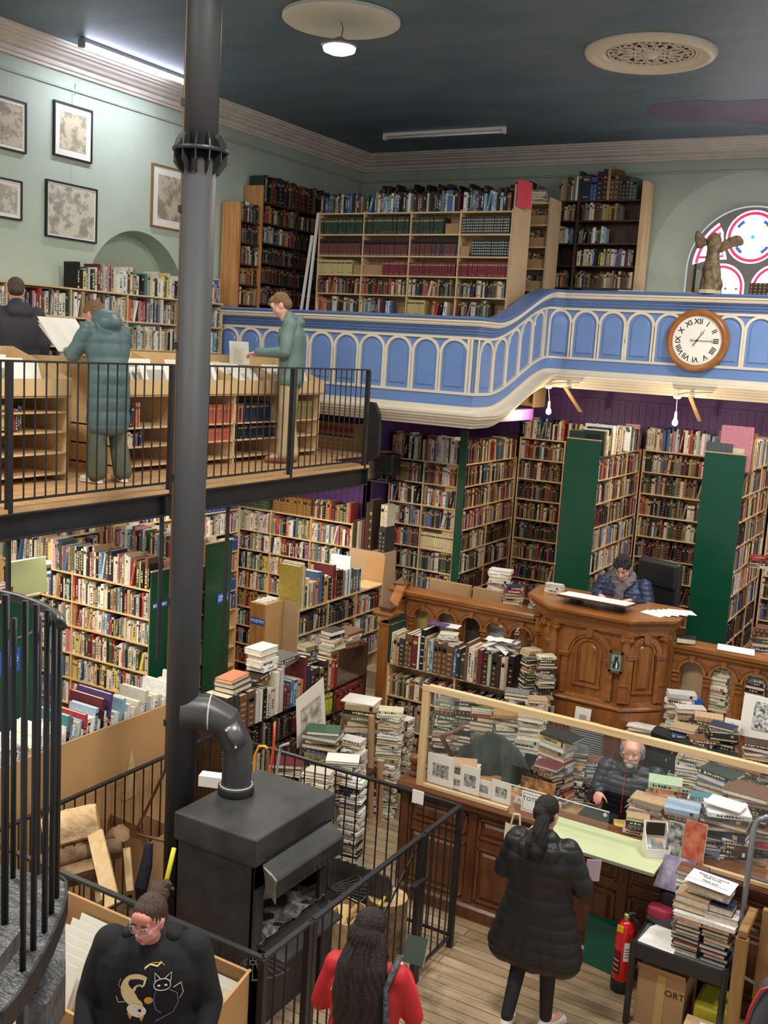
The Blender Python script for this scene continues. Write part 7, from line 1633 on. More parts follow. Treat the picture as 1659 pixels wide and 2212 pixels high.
row((-4.35, 9.0, .55), X, -Y, .5, .3, 'antique', .22)
tag(MB().box(-4.4, -3.3, 8.9, 9.4, 0, .5).build('plinth_table', m_dwood), 'dark low bench under the piles behind the glass screen', 'bench')
# pulpit ledge things
LZ = 1.156
t = thing('small_print', (-3.42, 9.38, LZ), 'small white mounted print standing at the left of the pulpit ledge', 'print'); mount((-3.44, 9.45, LZ), X, -Y, .085, .15, .15, 'x', None)
o_ = bpy.data.objects[[o.name for o in bpy.data.objects if o.name.startswith('mounted_print')][-1]]; o_.name = 'card'; o_.parent = t; o_.matrix_parent_inverse = t.matrix_world.inverted()
for k_ in ('label', 'group', 'category'):
    if k_ in o_: del o_[k_]
tag(MB().box(-3.50, -3.38, 9.36, 9.42, LZ, LZ+.035).build('black_box', m_black, bevel=.003), 'small black box in front of the little white print on the pulpit ledge', 'box')
mount((-3.10, 9.45, LZ), X, -Y, .16, .2, .12, 'cream card with an oval engraving standing on the pulpit ledge', None, (m_mountg, .3, .75, .4, .65))
x = -3.42
for i in range(12): bookgeo(STUFF, STUFF, V((-3.33+.019*i, 9.30, LZ)), X, Z, Y, .018, .11, .08, jit('maroon' if i % 2 else 'red'), 3)
stack((-2.98, 9.33, LZ), 0, 4, 'the tan pile right of the small red volumes', 'antique', (.1, .16), (.025, .03), 'tan books on the pulpit ledge', True, .1, 1, None, ['tan']*4)
stack((-2.55, 9.62, LZ), .1, 8, 'the pamphlet pile on the right of the pulpit ledge', 'cream', (.16, .24), (.008, .016), 'pamphlets on the pulpit ledge', True, .2)
stack((-2.33, 9.72, LZ), .1, 7, 'the small pile topped in maroon at the pulpit right', 'cream', (.13, .18), (.012, .022), 'pale books right of the pulpit', True, .2)
# piles in the right parapet arches and below
for px, py, y_, zb, w_, pal, v in ((1558, 1436, 10.12, 1.36, 'the pile filling the second arch right of the pulpit', 'cream', 9), (1640, 1465, 10.12, 1.36, 'the pile filling the third arch right of the pulpit', 'dark', 6)):
    pile(px, py, y_, zb, w_, pal, (.18, .2), (.025, .04), 0, v, .1)
RP = [(1470, 1505, 9.5, 1.0, 'the fallen pile beside the pulpit right base', 'cream', 5), (1490, 1530, 9.35, .9, 'the pale pile beneath the first right arch', 'cream', 5), (1480, 1570, 9.0, .7, 'the green box file pile right of the pulpit', 'cloth', 6), (1530, 1545, 9.2, .7, 'the yellow topped pile below the right parapet', 'antique', 6),
      (1562, 1585, 9.0, .5, 'the tall brown pile below the right parapet', 'antique', 9), (1520, 1590, 8.9, .5, 'the curled paper pile below the right parapet', 'antique', 7), (1640, 1610, 8.9, .6, 'the pink topped pile at the right photo edge', 'cloth', 6)]
for px, py, y_, zb, w_, pal, v in RP: pile(px, py, y_, zb, w_, pal, (.17, .24), (.022, .04), .2, v, .3)
tag(MB().box(-2.6, -.6, 8.85, 9.55, 0, .7).build('plinth_table', m_dwood), 'dark low bench under the piles right of the pulpit', 'bench')
# framed engraving at the right edge
t = thing('framed_print', (-1.4, 9.3, 1.2), 'large cream mounted black and white engraving at the right photo edge', 'print')
a_, b_ = at(1606, 1500, y=9.25), at(1597, 1585, y=9.25)
MB().ob(V((b_.x, 9.22, b_.z)), V((.56, 0, 0)), V((0, .012, 0)), V((0, .06, a_.z-b_.z))).build('mount', m_mount, t)
MB().ob(V((b_.x+.10, 9.225, b_.z+.08)), V((.24, 0, 0)), V((0, .006, 0)), V((0, .045, (a_.z-b_.z)*.66))).build('engraving', mat('busy_engraving', (40, 40, 40), .7, rgb2=(225, 225, 220), scale=38), t)
mount((at(1580, 1590, y=9.15).x, 9.12, at(1580, 1590, y=9.15).z), X, -Y, .14, .16, .2, 'white card with a drawn plant standing left of the framed engraving', None, (mat('faint_drawing', (190, 184, 186), .7), .4, .6, .2, .8))
# books on the pulpit and the rail
stack((at(1470, 1370, y=9.95).x+.05, 9.97, 2.064), .1, 1, 'x', 'dark', (.14, .2), (.05, .06), None, False); 
tag(MB().ob(V((-2.0, 9.92, 2.066)), V((.34, .02, 0)), V((-.04, .2, 0)), V((0, 0, .01))).build('print_sheet', m_paper), 'white printed sheet lying on top of the right parapet', 'sheet')
stack((-3.72, 10.05, 2.308), .1, 3, 'the pale pile at the left corner of the pulpit top', 'cream', (.12, .17), (.02, .035), 'books on the pulpit top', True, .2)
for i in range(5): tag(MB().ob(V((-2.75+.07*i, 9.85+.03*i, 2.309+.004*i)), V((.22, .04*(i-2), 0)), V((-.03*(i-1), .15, 0)), V((0, 0, .003))).build('loose_paper', m_paper), 'loose white paper on the right end of the pulpit top', 'paper', 'loose papers on the pulpit top')
t = thing('drawing_board', (-3.25, 9.75, 2.38), 'dark reading board holding white paper in front of the man at the pulpit', 'board')
A_, B_ = at(1215, 1277, y=9.72), at(1363, 1306, y=9.72)
A_.z = 2.44; B_.z = 2.42
MB().ob(V((A_.x, 9.58, 2.385)), V((B_.x-A_.x, 0, 0)), V((0, .32, -.03)), V((0, .002, .018))).build('board', mat('dark_board_wood', (66, 44, 32), .45), t)
MB().ob(V((A_.x+.01, 9.59, 2.404)), V((B_.x-A_.x-.02, 0, 0)), V((0, .3, -.028)), V((0, .001, .006))).build('paper', m_paper, t)
for x_ in (A_.x+.1, B_.x-.16): MB().box(x_, x_+.06, 9.7, 9.9, 2.306, 2.37).build('support', m_black, t)
# piles behind the left parapet
pile(1080, 1240, 11.35, 1.7, 'the white pile behind the left parapet', 'cream', (.19, .26), (.025, .04), .3, 9)
pile(1110, 1270, 11.2, 1.2, 'x', 'antique', (.16, .22), (.03, .04), .3, 0); pile(1175, 1285, 10.5, 1.2, 'x', 'antique', (.2, .28), (.03, .05), .3, 0)
pile(1660, 1360, 11.0, 1.0, 'x', 'antique', (.2, .28), (.03, .05), .3, 0); pile(1640, 1200, 12.6, 2.43, 'x', 'antique', (.15, .2), (.02, .04), .2, 0)
# ================================================================ PEOPLE
def remesh(o, vox, smooth=6, fac=.5):
    r = o.modifiers.new('r', 'REMESH'); r.mode = 'VOXEL'; r.voxel_size = vox; r.use_smooth_shade = True
    s = o.modifiers.new('s', 'SMOOTH'); s.iterations = smooth; s.factor = fac
    bpy.context.view_layer.update(); apply_mods(o)
    o.data.polygons.foreach_set('use_smooth', [True]*len(o.data.polygons)); return o
class Blob(MB):
    def cap(s, p, q, r0, r1, n=14):
        p, q = V(p), V(q); s.tube([p, q], [r0, r1], n); s.ell(p, r0, nu=n, nv=8); s.ell(q, r1, nu=n, nv=8); return s
    def chain(s, pts, rs):
        for i in range(len(pts)-1): s.cap(pts[i], pts[i+1], rs[i], rs[i+1])
        return s
    def slab(s, p, q, r0, r1, wx0, wx1, side):
        """flattened limb / torso: several capsules side by side"""
        for k in (-1, -.5, 0, .5, 1): s.cap(V(p)+side*wx0*k, V(q)+side*wx1*k, r0*(1-.12*abs(k)), r1*(1-.12*abs(k)))
        return s
m_skin = mat('skin', (226, 178, 156), .5, rgb2=(206, 148, 128), scale=9, spec=.35)
m_skinp = mat('rosy_skin', (228, 172, 152), .5, rgb2=(206, 132, 118), scale=7, spec=.35)
m_eye = mat('eye_white', (228, 224, 218), .2); m_iris = mat('iris', (50, 40, 34), .2); m_lip = mat('lip', (176, 104, 98), .45)
def quilt(o, pitch, amp, axis=None, z0=0):
    """puffer baffles: push the surface out between stitch lines"""
    me = o.data; ns = [v.normal.copy() for v in me.vertices]
    for v, n in zip(me.vertices, ns):
        t = ((v.co.z-z0)/pitch) if axis is None else (v.co-axis[0]).dot(axis[1])/pitch
        k = abs(sin(pi*t))**.45; v.co += n*(amp*(k-.55))
    me.update()
def wrinkle(o, amp, f=14, seed=0):
    me = o.data; ns = [v.normal.copy() for v in me.vertices]
    for v, n in zip(me.vertices, ns):
        c = v.co; d = sin(c.x*f+2.1*sin(c.z*f*.6+seed))*sin(c.z*f*.8+c.y*f+seed)+.5*sin(c.z*f*2.1+c.x*9+seed)
        v.co += n*(amp*d*.5)
    me.update()
def head_geo(b, hc, R, s=1.0, jaw=1.0, nose=1.0, beard=0):
    """skull, jaw, brow, nose, lips, ears in head space (x right, y forward, z up)"""
    P = lambda x, y, z: hc+R@(V((x, y, z))*s)
    E = lambda c, r: b.ell(P(*c), tuple(v*s for v in r), R, 18, 12)
    E((0, -.012, .03), (.074, .094, .092)); E((0, .012, -.015), (.066, .078, .085)); E((0, .035, -.06), (.045*jaw, .045, .045)); E((0, .058, -.088), (.022*jaw, .022, .018))
    for sx_ in (-1, 1):
        E((sx_*.04*jaw, .02, -.05), (.026, .05, .035)); E((sx_*.036, .062, -.022), (.024, .022, .022)); E((sx_*.031, .080, .03), (.028, .012, .010))
        E((sx_*.074, -.005, -.005), (.008, .020, .032)); E((sx_*.078, -.012, .008), (.008, .014, .018)); E((sx_*.012, .098, -.028), (.010*nose, .010, .009))
    b.cap(P(0, .085, .022), P(0, .108, -.022), .009*s, .013*s*nose)
    E((0, .084, -.052), (.024, .012, .007)); E((0, .082, -.063), (.020, .012, .007)); E((0, .07, .055), (.055, .03, .035))
def face_bits(t, hc, R, s=1.0, brow=(70, 50, 40), glasses=None, look=0):
    P = lambda x, y, z: hc+R@(V((x, y, z))*s)
    for sx_ in (-1, 1):
        MB().ell(P(sx_*.031, .077, .008), (.0115*s, .0105*s, .0085*s), R).build('eye', m_eye, t, smooth=True)
        MB().ell(P(sx_*.031, .0865, .004), (.0045*s, .003*s, .0045*s), R).build('iris', m_iris, t, smooth=True)
        MB().tube([P(sx_*.014, .093, .026), P(sx_*.031, .094, .033), P(sx_*.048, .083, .028)], [.0028*s, .0036*s, .002*s], 6).build('eyebrow', mat('brow_%d' % brow[0], brow, .8), t, smooth=True)
        MB().tube([P(sx_*.019, .087, .010), P(sx_*.031, .091, .015), P(sx_*.044, .083, .011)], .002*s, 6).build('eyelid', m_skin, t, smooth=True)
    MB().ell(P(0, .0945, -.0555), (.021*s, .0045*s, .0035*s), R).ell(P(0, .092, -.0625), (.018*s, .005*s, .0045*s), R).build('lips', m_lip, t, smooth=True)
    if glasses:
        mb = MB()
        for sx_ in (-1, 1):
            mb.tube([P(sx_*.033+.022*cos(a*pi/10), .103-.010*abs(cos(a*pi/10))*(1 if cos(a*pi/10)*sx_ > 0 else 0), .004+.019*sin(a*pi/10)) for a in range(21)], .0016*s, 6)
            mb.tube([P(sx_*.055, .095, .008), P(sx_*.076, .05, .012), P(sx_*.078, -.005, .01)], .0014*s, 6)
        mb.tube([P(-.011, .106, .008), P(0, .108, .011), P(.011, .106, .008)], .0015*s, 6); mb.build('glasses', glasses, t, smooth=True)
def hand_geo(b, wr, d, pn, s=1.0, curl=.5, thumb=1):
    """palm from wrist wr along d, palm normal pn; four fingers and a thumb"""
    d = V(d).normalized(); pn = (V(pn)-d*V(pn).dot(d)).normalized(); sd = d.cross(pn)
    b.ell(wr+d*.045*s, .022*s); b.slab(wr+d*.02*s, wr+d*.078*s, .0135*s, .0125*s, .018*s, .030*s, sd)
    for k, (o_, L) in enumerate(((-.030, .062), (-.010, .072), (.010, .068), (.029, .054))):
        p0 = wr+d*.085*s+sd*o_*s; a = 0; pts = [p0]; dd = d
        for j in range(3):
            a += curl*(.5+.25*j); dd = d*cos(a)+pn*sin(a); pts.append(pts[-1]+dd*L*s*(.42, .33, .25)[j])
        b.chain(pts, [.0088*s, .0082*s, .0075*s, .0062*s])
    p0 = wr+d*.03*s-sd*thumb*.026*s; td = (d*.55-sd*thumb*.7+pn*.45).normalized()
    b.chain([p0, p0+td*.035*s, p0+td*.06*s+d*.006*s, p0+td*.075*s+d*.02*s], [.012*s, .0105*s, .009*s, .0075*s])
def person(label, base, face, H_=1.72, hips=None, j=None, head=(0, 0), skin=None, build_=1.0, vox=.010, curl=(.5, .5), seated=False, hair=None, lean=0, palm=None):
    """base: floor point under the hips; face: heading angle (0 = +Y). j: joint overrides in body space (metres for a 1.75 m person).
    returns the body object and joints in world space"""
    s = H_/1.75; Rz = Matrix.Rotation(face, 3, 'Z')
    J = dict(hipL=(-.09, 0, .93), hipR=(.09, 0, .93), pel=(0, 0, .97), waist=(0, .0, 1.10), chest=(0, .0, 1.30), neck=(0, -.01, 1.47), head=(0, .02, 1.63),
             shL=(-.18, -.01, 1.40), shR=(.18, -.01, 1.40), elL=(-.24, -.03, 1.13), elR=(.24, -.03, 1.13), wrL=(-.24, .04, .90), wrR=(.24, .04, .90),
             knL=(-.10, .02, .50), knR=(.10, .02, .50), anL=(-.10, -.02, .09), anR=(.10, -.02, .09), toL=(-.12, .15, .04), toR=(.12, .15, .04), hdL=None, hdR=None)
    J.update(j or {}); W = {k: (V(base)+Rz@(V(v)*s) if v is not None else None) for k, v in J.items()}
    Rh = Rz@Matrix.Rotation(head[1], 3, 'Z')@Matrix.Rotation(head[0], 3, 'X')
    sd = Rz@X; b = Blob(); B_ = build_
    b.slab(W['pel'], W['waist'], .105*s*B_, .10*s*B_, .075*s, .06*s, sd); b.slab(W['waist'], W['chest'], .10*s*B_, .115*s*B_, .06*s, .085*s, sd); b.slab(W['chest'], (W['shL']+W['shR'])/2, .11*s, .07*s, .085*s, .13*s, sd)
    b.cap(W['neck']-Z*.03*s, W['head']-Z*.06*s, .058*s, .052*s)
    for q in 'LR':
        b.chain([W['sh'+q], W['el'+q], W['wr'+q]], [.052*s*B_, .040*s*B_, .027*s]); b.chain([W['hip'+q], W['kn'+q], W['an'+q]], [.088*s*B_, .056*s, .038*s]); b.chain([W['an'+q], W['to'+q]], [.04*s, .03*s])
        hd = W['hd'+q]; d = (hd-W['wr'+q]) if hd else (W['wr'+q]-W['el'+q]); pn = Rz@V((0, .3, -1)) if (palm is None) else Rz@V(palm)
        if abs(d.normalized().z) > .7: pn = Rz@V((1 if q == 'L' else -1, .3, 0))
        hand_geo(b, W['wr'+q], d, pn, s, curl[0 if q == 'L' else 1], thumb=(1 if q == 'L' else -1))
    head_geo(b, W['head'], Rh, s*1.0)
    o = b.build('person', skin or m_skin, fix=False); remesh(o, vox, 3, .4); tag(o, label, 'person')
    o['category'] = 'person'; W['s'] = s; W['sd'] = sd; W['Rh'] = Rh; W['Rz'] = Rz; return o, W
def strands(o, c, amp, k=26):
    me = o.data; ns = [v.normal.copy() for v in me.vertices]
    for v, n in zip(me.vertices, ns):
        a = atan2(v.co.y-c.y, v.co.x-c.x); v.co += n*amp*(sin(a*k+5*sin(v.co.z*14))+.6*sin(a*k*2.3+v.co.z*30))
    me.update()
def garment(o, name, m_, vox, parts, q=None, wr=None, sm=5):
    b = Blob(); parts(b); g = b.build(name, m_, fix=False); remesh(g, vox, sm, .5)
    if q: quilt(g, *q)
    if wr: wrinkle(g, *wr)
    g.parent = o; return g
def top_parts(W, r=.03, hem=.0, hemr=.02, sleeves=True, hood=False, cuff=.0, hw=.10, collar=True, B_=1.0):
    s, sd = W['s'], W['sd']
    def f(b):
        pl = W['pel']-Z*hem
        b.slab(pl, W['waist'], (.10+hemr)*s*B_, (.10+r)*s*B_, hw*s*B_, .075*s*B_, sd); b.slab(W['waist'], W['chest'], (.10+r)*s*B_, (.115+r)*s*B_, .075*s*B_, .09*s*B_, sd)
        b.slab(W['chest'], (W['shL']+W['shR'])/2-Z*.02, (.112+r)*s, (.055+r)*s, .09*s, .11*s, sd)
        for q in 'LR': b.cap(W['neck']-Z*.05*s, W['sh'+q]-Z*.005, (.050+r*.6)*s, (.045+r*.6)*s)
        if collar: b.slab(W['neck']-Z*.05*s, W['neck']+Z*.02*s, .07*s, .068*s, .02*s, .01*s, sd)
        if sleeves:
            for q in 'LR': b.chain([W['sh'+q], W['el'+q], W['wr'+q]+(W['wr'+q]-W['el'+q]).normalized()*cuff], [(.052+r*.7)*s*B_, (.044+r*.7)*s, (.033+r*.6)*s])
    return f
def leg_parts(W, r=.015, flare=0, seat=True):
    s, sd = W['s'], W['sd']
    def f(b):
        if seat: b.slab(W['pel'], (W['hipL']+W['hipR'])/2-Z*.04*s, (.108+r)*s, (.10+r)*s, .075*s, .08*s, sd)
        for q in 'LR': b.chain([W['hip'+q], W['kn'+q], W['an'+q]+Z*.015], [(.092+r)*s, (.058+r)*s, (.042+r+flare)*s])
    return f
def shoes(o, W, m_, sole=None, r=.012):
    s = W['s']
    for q in 'LR':
        a, t_ = W['an'+q], W['to'+q]; d = (t_-a); d.z = 0; d.normalize(); sdn = d.cross(Z)
        fl = min(a.z, t_.z)-.06*s+0.0
        def f(b):
            b.cap(a-Z*.02*s, a-Z*.045*s-d*.02*s, .045*s, .040*s); b.slab(a-Z*.045*s-d*.03*s, t_+Z*.0, .035*s, .030*s, .008*s, .018*s, sdn); b.cap(a-Z*.03*s, t_, .042*s, .026*s)
        g = garment(o, 'shoe', m_, .008, f)
        if sole:
            b = Blob(); z_ = a.z-.085*s; b.slab(V((a.x, a.y, z_+.012))-d*.045*s, V((t_.x, t_.y, z_+.012))+d*.015*s, .016*s, .016*s, .02*s, .026*s, sdn)
            gg = b.build('sole', sole, fix=False); remesh(gg, .007, 3); gg.parent = g
def hairblob(o, W, m_, parts, vox=.007, wr=None, name='hair'):
    hc, R, s = W['head'], W['Rh'], W['s']; P = lambda x, y, z: hc+R@(V((x, y, z))*s)
    def f(b):
        for it in parts:
            if it[0] == 'w': b.chain([hc+W['Rz']@(V(p)*s) for p in it[1]], [v*s for v in it[2]])
            elif it[0] == 'e': b.ell(P(*it[1]), tuple(v*s for v in it[2]), R, 18, 12)
            else: b.chain([P(*p) for p in it[1]], [v*s for v in it[2]])
    g = garment(o, name, m_, vox, f, sm=2)
    if wr: strands(g, hc-W['Rz']@Y*.03, wr[0]*.45)
    return g
CAP = [('e', (0, -.022, .045), (.081, .094, .090)), ('e', (0, -.04, .0), (.077, .076, .075))]
def hairm(name, c, c2): return mat(name, c, .55, rgb2=c2, scale=5, stretch=(30, 30, 4), bump=.8, bscale=12)
h_dark = hairm('dark_brown_hair', (52, 38, 32), (30, 22, 20)); h_black = hairm('black_hair', (34, 28, 28), (18, 16, 18)); h_grey = hairm('grey_hair', (176, 172, 166), (120, 116, 112)); h_blond = hairm('dark_blond_hair', (150, 118, 80), (104, 78, 50)); h_brown = hairm('mid_brown_hair', (90, 68, 56), (60, 42, 34))
m_navy = mat('navy_puffer', (34, 42, 78), .42, noise=.15, scale=12); m_navy2 = mat('dark_navy_puffer', (30, 36, 50), .42, noise=.15, scale=12)
m_blk = mat('black_puffer', (22, 22, 27), .5, noise=.2, scale=10); m_teal = mat('teal_green_puffer', (92, 116, 118), .45, noise=.12, scale=10); m_tealj = mat('grey_green_shell', (104, 126, 122), .6, noise=.12, scale=8)
m_shoe_w = mat('white_trainer', (226, 222, 214), .5); m_sole = mat('white_sole', (236, 232, 224), .5)
# --- woman at the counter, back to us
o, W = person('person with dark ponytail and long black coat standing at the counter', (-2.31, 6.47, 0), .08, 1.72, j=dict(
    knL=(-.10, .02, .50), knR=(.10, .04, .50), anL=(-.11, -.17, .13), anR=(.12, .02, .09), toL=(-.13, -.02, .04), toR=(.2, .17, .04),
    elR=(.30, .0, 1.17), wrR=(.22, .22, 1.05), elL=(-.28, .02, 1.15), wrL=(-.12, .26, 1.10)), head=(-.2, -.3), build_=1.05)
def coat(b):
    top_parts(W, .045, 0, .05, hw=.09, B_=1.12)(b); s, sd = W['s'], W['sd']
    b.slab(W['pel'], W['pel']-Z*.36*s, .155*s, .17*s, .11*s, .20*s, sd); b.slab(W['neck']-Z*.08, W['neck']-Z*.0-W['Rz']@Y*.03, .09*s, .075*s, .08*s, .05*s, sd)
    b.slab(W['neck']-Z*.14-W['Rz']@Y*.10, W['neck']-Z*.05-W['Rz']@Y*.09, .06*s, .06*s, .09*s, .10*s, sd)
garment(o, 'coat', m_blk, .012, coat, (.095, .010), sm=4)
garment(o, 'leggings', mat('black_leggings', (22, 22, 26), .7), .010, leg_parts(W, .004))
shoes(o, W, m_shoe_w, m_sole)
hairblob(o, W, h_black, CAP+[('e', (0, -.10, .02), (.05, .05, .05)), ('w', [(0, -.11, .0), (0, -.15, -.08), (.01, -.165, -.15), (.03, -.17, -.21)], [.048, .055, .055, .03]), ('w', [(0, -.13, -.08), (-.05, -.18, -.16), (-.07, -.2, -.26)], [.045, .042, .02]), ('w', [(0, -.15, -.12), (.0, -.20, -.2), (.02, -.2, -.26)], [.05, .045, .02])], wr=(.006, 40))
ph = W['wrR']+V((.02, .06, .03)); tag(MB().ob(ph, V((.09, .05, 0)), V((.0, .02, .15)), V((.004, -.008, 0))).build('booklet', mat('pink_grey_print', (176, 150, 160), .5)), 'small pink grey booklet held by the person in the black coat', 'booklet')
# --- till man
hp = at(1368, 1645, y=8.32)
bz = .46
o, W = person('seated grey haired bearded person in dark navy jacket behind the counter', (-2.30, 8.38, .26), pi+.14, 1.75, seated=True, j=dict(
    pel=(0, .0, .55), hipL=(-.10, 0, .52), hipR=(.10, 0, .52), waist=(0, .02, .70), chest=(0, .05, .92), neck=(0, .06, 1.09), head=(0, .12, 1.24), shL=(-.20, .04, 1.04), shR=(.20, .04, 1.04),
    elL=(-.26, .16, .80), wrL=(-.12, .40, .95), elR=(.27, .14, .80), wrR=(.20, .38, .95), hdR=(.19, .50, .93), hdL=(-.10, .52, .93), knL=(-.13, .42, .50), knR=(.13, .42, .50), anL=(-.13, .40, .09), anR=(.13, .40, .09), toL=(-.14, .56, .04), toR=(.14, .56, .04)), head=(-.05, .02), skin=m_skinp, curl=(.5, .7), build_=1.05)
dz = hp.z-W['head'].z; dxy = (hp.x-W['head'].x)
o.location.x += dxy; o.location.z += dz*.0
garment(o, 'jacket', m_navy2, .010, top_parts(W, .035, .0, .04, cuff=-.02, B_=1.1), (.052, .008), sm=3)
garment(o, 'trousers', mat('dark_trousers', (40, 40, 44), .8), .012, leg_parts(W, .012)); shoes(o, W, m_black)
hairblob(o, W, h_grey, [('e', (0, -.05, .03), (.083, .066, .07)), ('e', (-.072, -.02, .02), (.028, .045, .05)), ('e', (.072, -.02, .02), (.028, .045, .05)), ('e', (-.075, -.04, -.035), (.024, .035, .04)), ('e', (.075, -.04, -.035), (.024, .035, .04)), ('e', (0, -.07, -.03), (.07, .04, .05))], wr=(.010, 55))
hairblob(o, W, mat('white_beard', (196, 190, 184), .8, rgb2=(140, 130, 124), scale=14, bump=.8, bscale=60), [('e', (0, .068, -.082), (.036, .034, .034)), ('e', (-.03, .05, -.066), (.026, .035, .03)), ('e', (.03, .05, -.066), (.026, .035, .03)), ('c', [(-.028, .092, -.052), (0, .101, -.043), (.028, .092, -.052)], [.007, .009, .007])], vox=.005, wr=(.004, 90), name='beard')
face_bits(o, W['head'], W['Rh'], W['s'], (150, 146, 140), mat('thin_gold_rim', (150, 130, 90), .3, metal=.8))
nk = W['neck']; F_ = W['Rz']@Y
MB().tube([nk+F_*.12+Z*.0, nk+F_*.155-Z*.15, nk+F_*.165-Z*.36], .004, 6).build('red_zip', mat('red_zip', (190, 40, 60), .4), o)
MB().tube([nk+F_*.10-X*.08+Z*.02, nk+F_*.135+Z*.0, nk+F_*.10+X*.08+Z*.02], .022, 8).build('collar_lining', mat('charcoal_fleece', (52, 50, 52), .9), o, smooth=True)
# --- man at the pulpit
hp = at(1342, 1228, y=10.38)
o, W = person('seated dark haired person in navy jacket and scarf at the pulpit', (hp.x+.02, 10.52, 1.33), pi+.05, 1.78, j=dict(
    pel=(0, .0, .58), hipL=(-.10, 0, .55), hipR=(.10, 0, .55), waist=(0, .02, .74), chest=(0, .05, .96), neck=(0, .08, 1.13), head=(0, .18, 1.27), shL=(-.20, .05, 1.08), shR=(.20, .05, 1.08),
    elL=(-.30, .14, .86), wrL=(-.17, .34, .99), elR=(.30, .14, .86), wrR=(.17, .34, .99), hdL=(-.10, .43, .99), hdR=(.10, .43, .99), knL=(-.14, .42, .54), knR=(.14, .42, .54), anL=(-.14, .42, .09), anR=(.14, .42, .09), toL=(-.14, .5, .04), toR=(.14, .5, .04)), head=(-.62, .05), build_=1.02)
print('pulpit head', tuple(W['head']), tuple(hp))
garment(o, 'jacket', m_navy, .010, top_parts(W, .032, .0, .04, cuff=-.01, B_=1.1), (.050, .008), sm=3)
garment(o, 'trousers', MATS['dark_trousers'], .012, leg_parts(W, .012)); shoes(o, W, m_black)
hairblob(o, W, h_black, CAP+[('e', (0, .035, .085), (.062, .05, .035)), ('e', (-.05, .02, .06), (.035, .05, .04)), ('e', (.05, .02, .06), (.035, .05, .04)), ('e', (.03, .075, .072), (.03, .022, .022)), ('e', (-.03, .07, .08), (.03, .022, .022)), ('e', (0, .0, .12), (.05, .05, .025))], wr=(.014, 45))
face_bits(o, W['head'], W['Rh'], W['s'], (30, 24, 22))
nk = W['neck']; F_ = W['Rz']@Y; S_ = W['sd']
sc = Blob(); sc.chain([nk-S_*.07+Z*.05-F_*.05, nk-S_*.10+Z*.02+F_*.06, nk-S_*.03-Z*.06+F_*.14, nk+S_*.06-Z*.02+F_*.12, nk+S_*.09+Z*.05+F_*.02, nk+Z*.06-F_*.07, nk-S_*.07+Z*.05-F_*.05], [.04]*7)
sc.slab(nk-Z*.04+F_*.155, nk-Z*.30+F_*.19, .022, .018, .03, .035, S_)
m_scarf = mat('checked_scarf', (120, 116, 122), .9, rgb2=(74, 66, 70), scale=16, stretch=(1, 1, 2.4)); g = sc.build('scarf', m_scarf, fix=False); remesh(g, .009, 3); wrinkle(g, .006, 40); g.parent = o
# --- woman with long hair and red jacket
rh_ = at(802, 2018, z=1.53)
o, W = person('person seen from behind with very long dark hair and a red and black jacket', (rh_.x, rh_.y-.02, 0), .25, 1.66, j=dict(elR=(.28, .05, 1.15), wrR=(.16, .30, 1.22), hdR=(.12, .38, 1.27), elL=(-.27, .0, 1.15), wrL=(-.12, .26, 1.18)), head=(-.35, -.25), build_=1.02)
m_redj = mat('red_jacket', (198, 30, 42), .6, noise=.1, scale=8); m_blackj = mat('black_jacket_back', (26, 26, 32), .7)
def rj(b): top_parts(W, .028, .06, .03, B_=1.08)(b)
jk = garment(o, 'jacket', m_redj, .010, rj, wr=(.006, 16), sm=4)
s, sd, F_ = W['s'], W['sd'], W['Rz']@Y
jk.data.materials.append(m_blackj)
for p in jk.data.polygons:
    c = p.center-W['chest']; lx = c.dot(sd); 
    if abs(lx) < .155 and c.dot(F_) < .02 and c.z < .11-.25*abs(lx): p.material_index = 1
for sg in (-1, 1): MB().tube([W['chest']+sd*sg*(.16-.02*k)-F_*(.135-.01*k)+Z*(.02+.05*k)*1.0 for k in range(3)]+[W['chest']+sd*sg*.07-F_*.105+Z*.165], .004, 6).build('white_piping', m_white, jk, smooth=True)
garment(o, 'trousers', MATS['dark_trousers'], .012, leg_parts(W, .012)); shoes(o, W, m_black)
hairblob(o, W, h_dark, [('e', (0, -.022, .045), (.09, .102, .094)), ('e', (0, -.06, -.03), (.105, .08, .10)), ('w', [(-.05, -.07, -.04), (-.075, -.12, -.16), (-.085, -.14, -.30), (-.08, -.15, -.46), (-.07, -.15, -.72)], [.06, .075, .078, .07, .045]), ('w', [(.05, -.07, -.04), (.07, -.12, -.16), (.06, -.15, -.30), (.05, -.16, -.46), (.03, -.16, -.72)], [.06, .075, .075, .066, .04]), ('w', [(0, -.09, -.02), (0, -.14, -.18), (-.01, -.165, -.34), (-.02, -.17, -.5), (-.02, -.165, -.68)], [.06, .07, .07, .06, .03]), ('w', [(.07, -.0, -.03), (.09, -.02, -.12), (.10, -.03, -.2)], [.025, .03, .012])], wr=(.007, 38))
bp_ = W['wrR']+sd*(-.02)+Z*.04; tag(MB().ob(bp_+V((-.02, .03, .02)), V((.12, .03, 0)), V((-.02, .09, .12)), V((.004, -.012, .008))).build('small_book', mat('dark_green_book', (44, 62, 50), .5)), 'small dark green book held up by the long haired person', 'book'); NIND[0] += 1
MB().ob(bp_+V((-.018, .034, .016)), V((.118, .03, 0)), V((-.02, .088, .118)), V((.006, -.018, .012))*-.6).build('pages', m_paper, bpy.data.objects['small_book'])
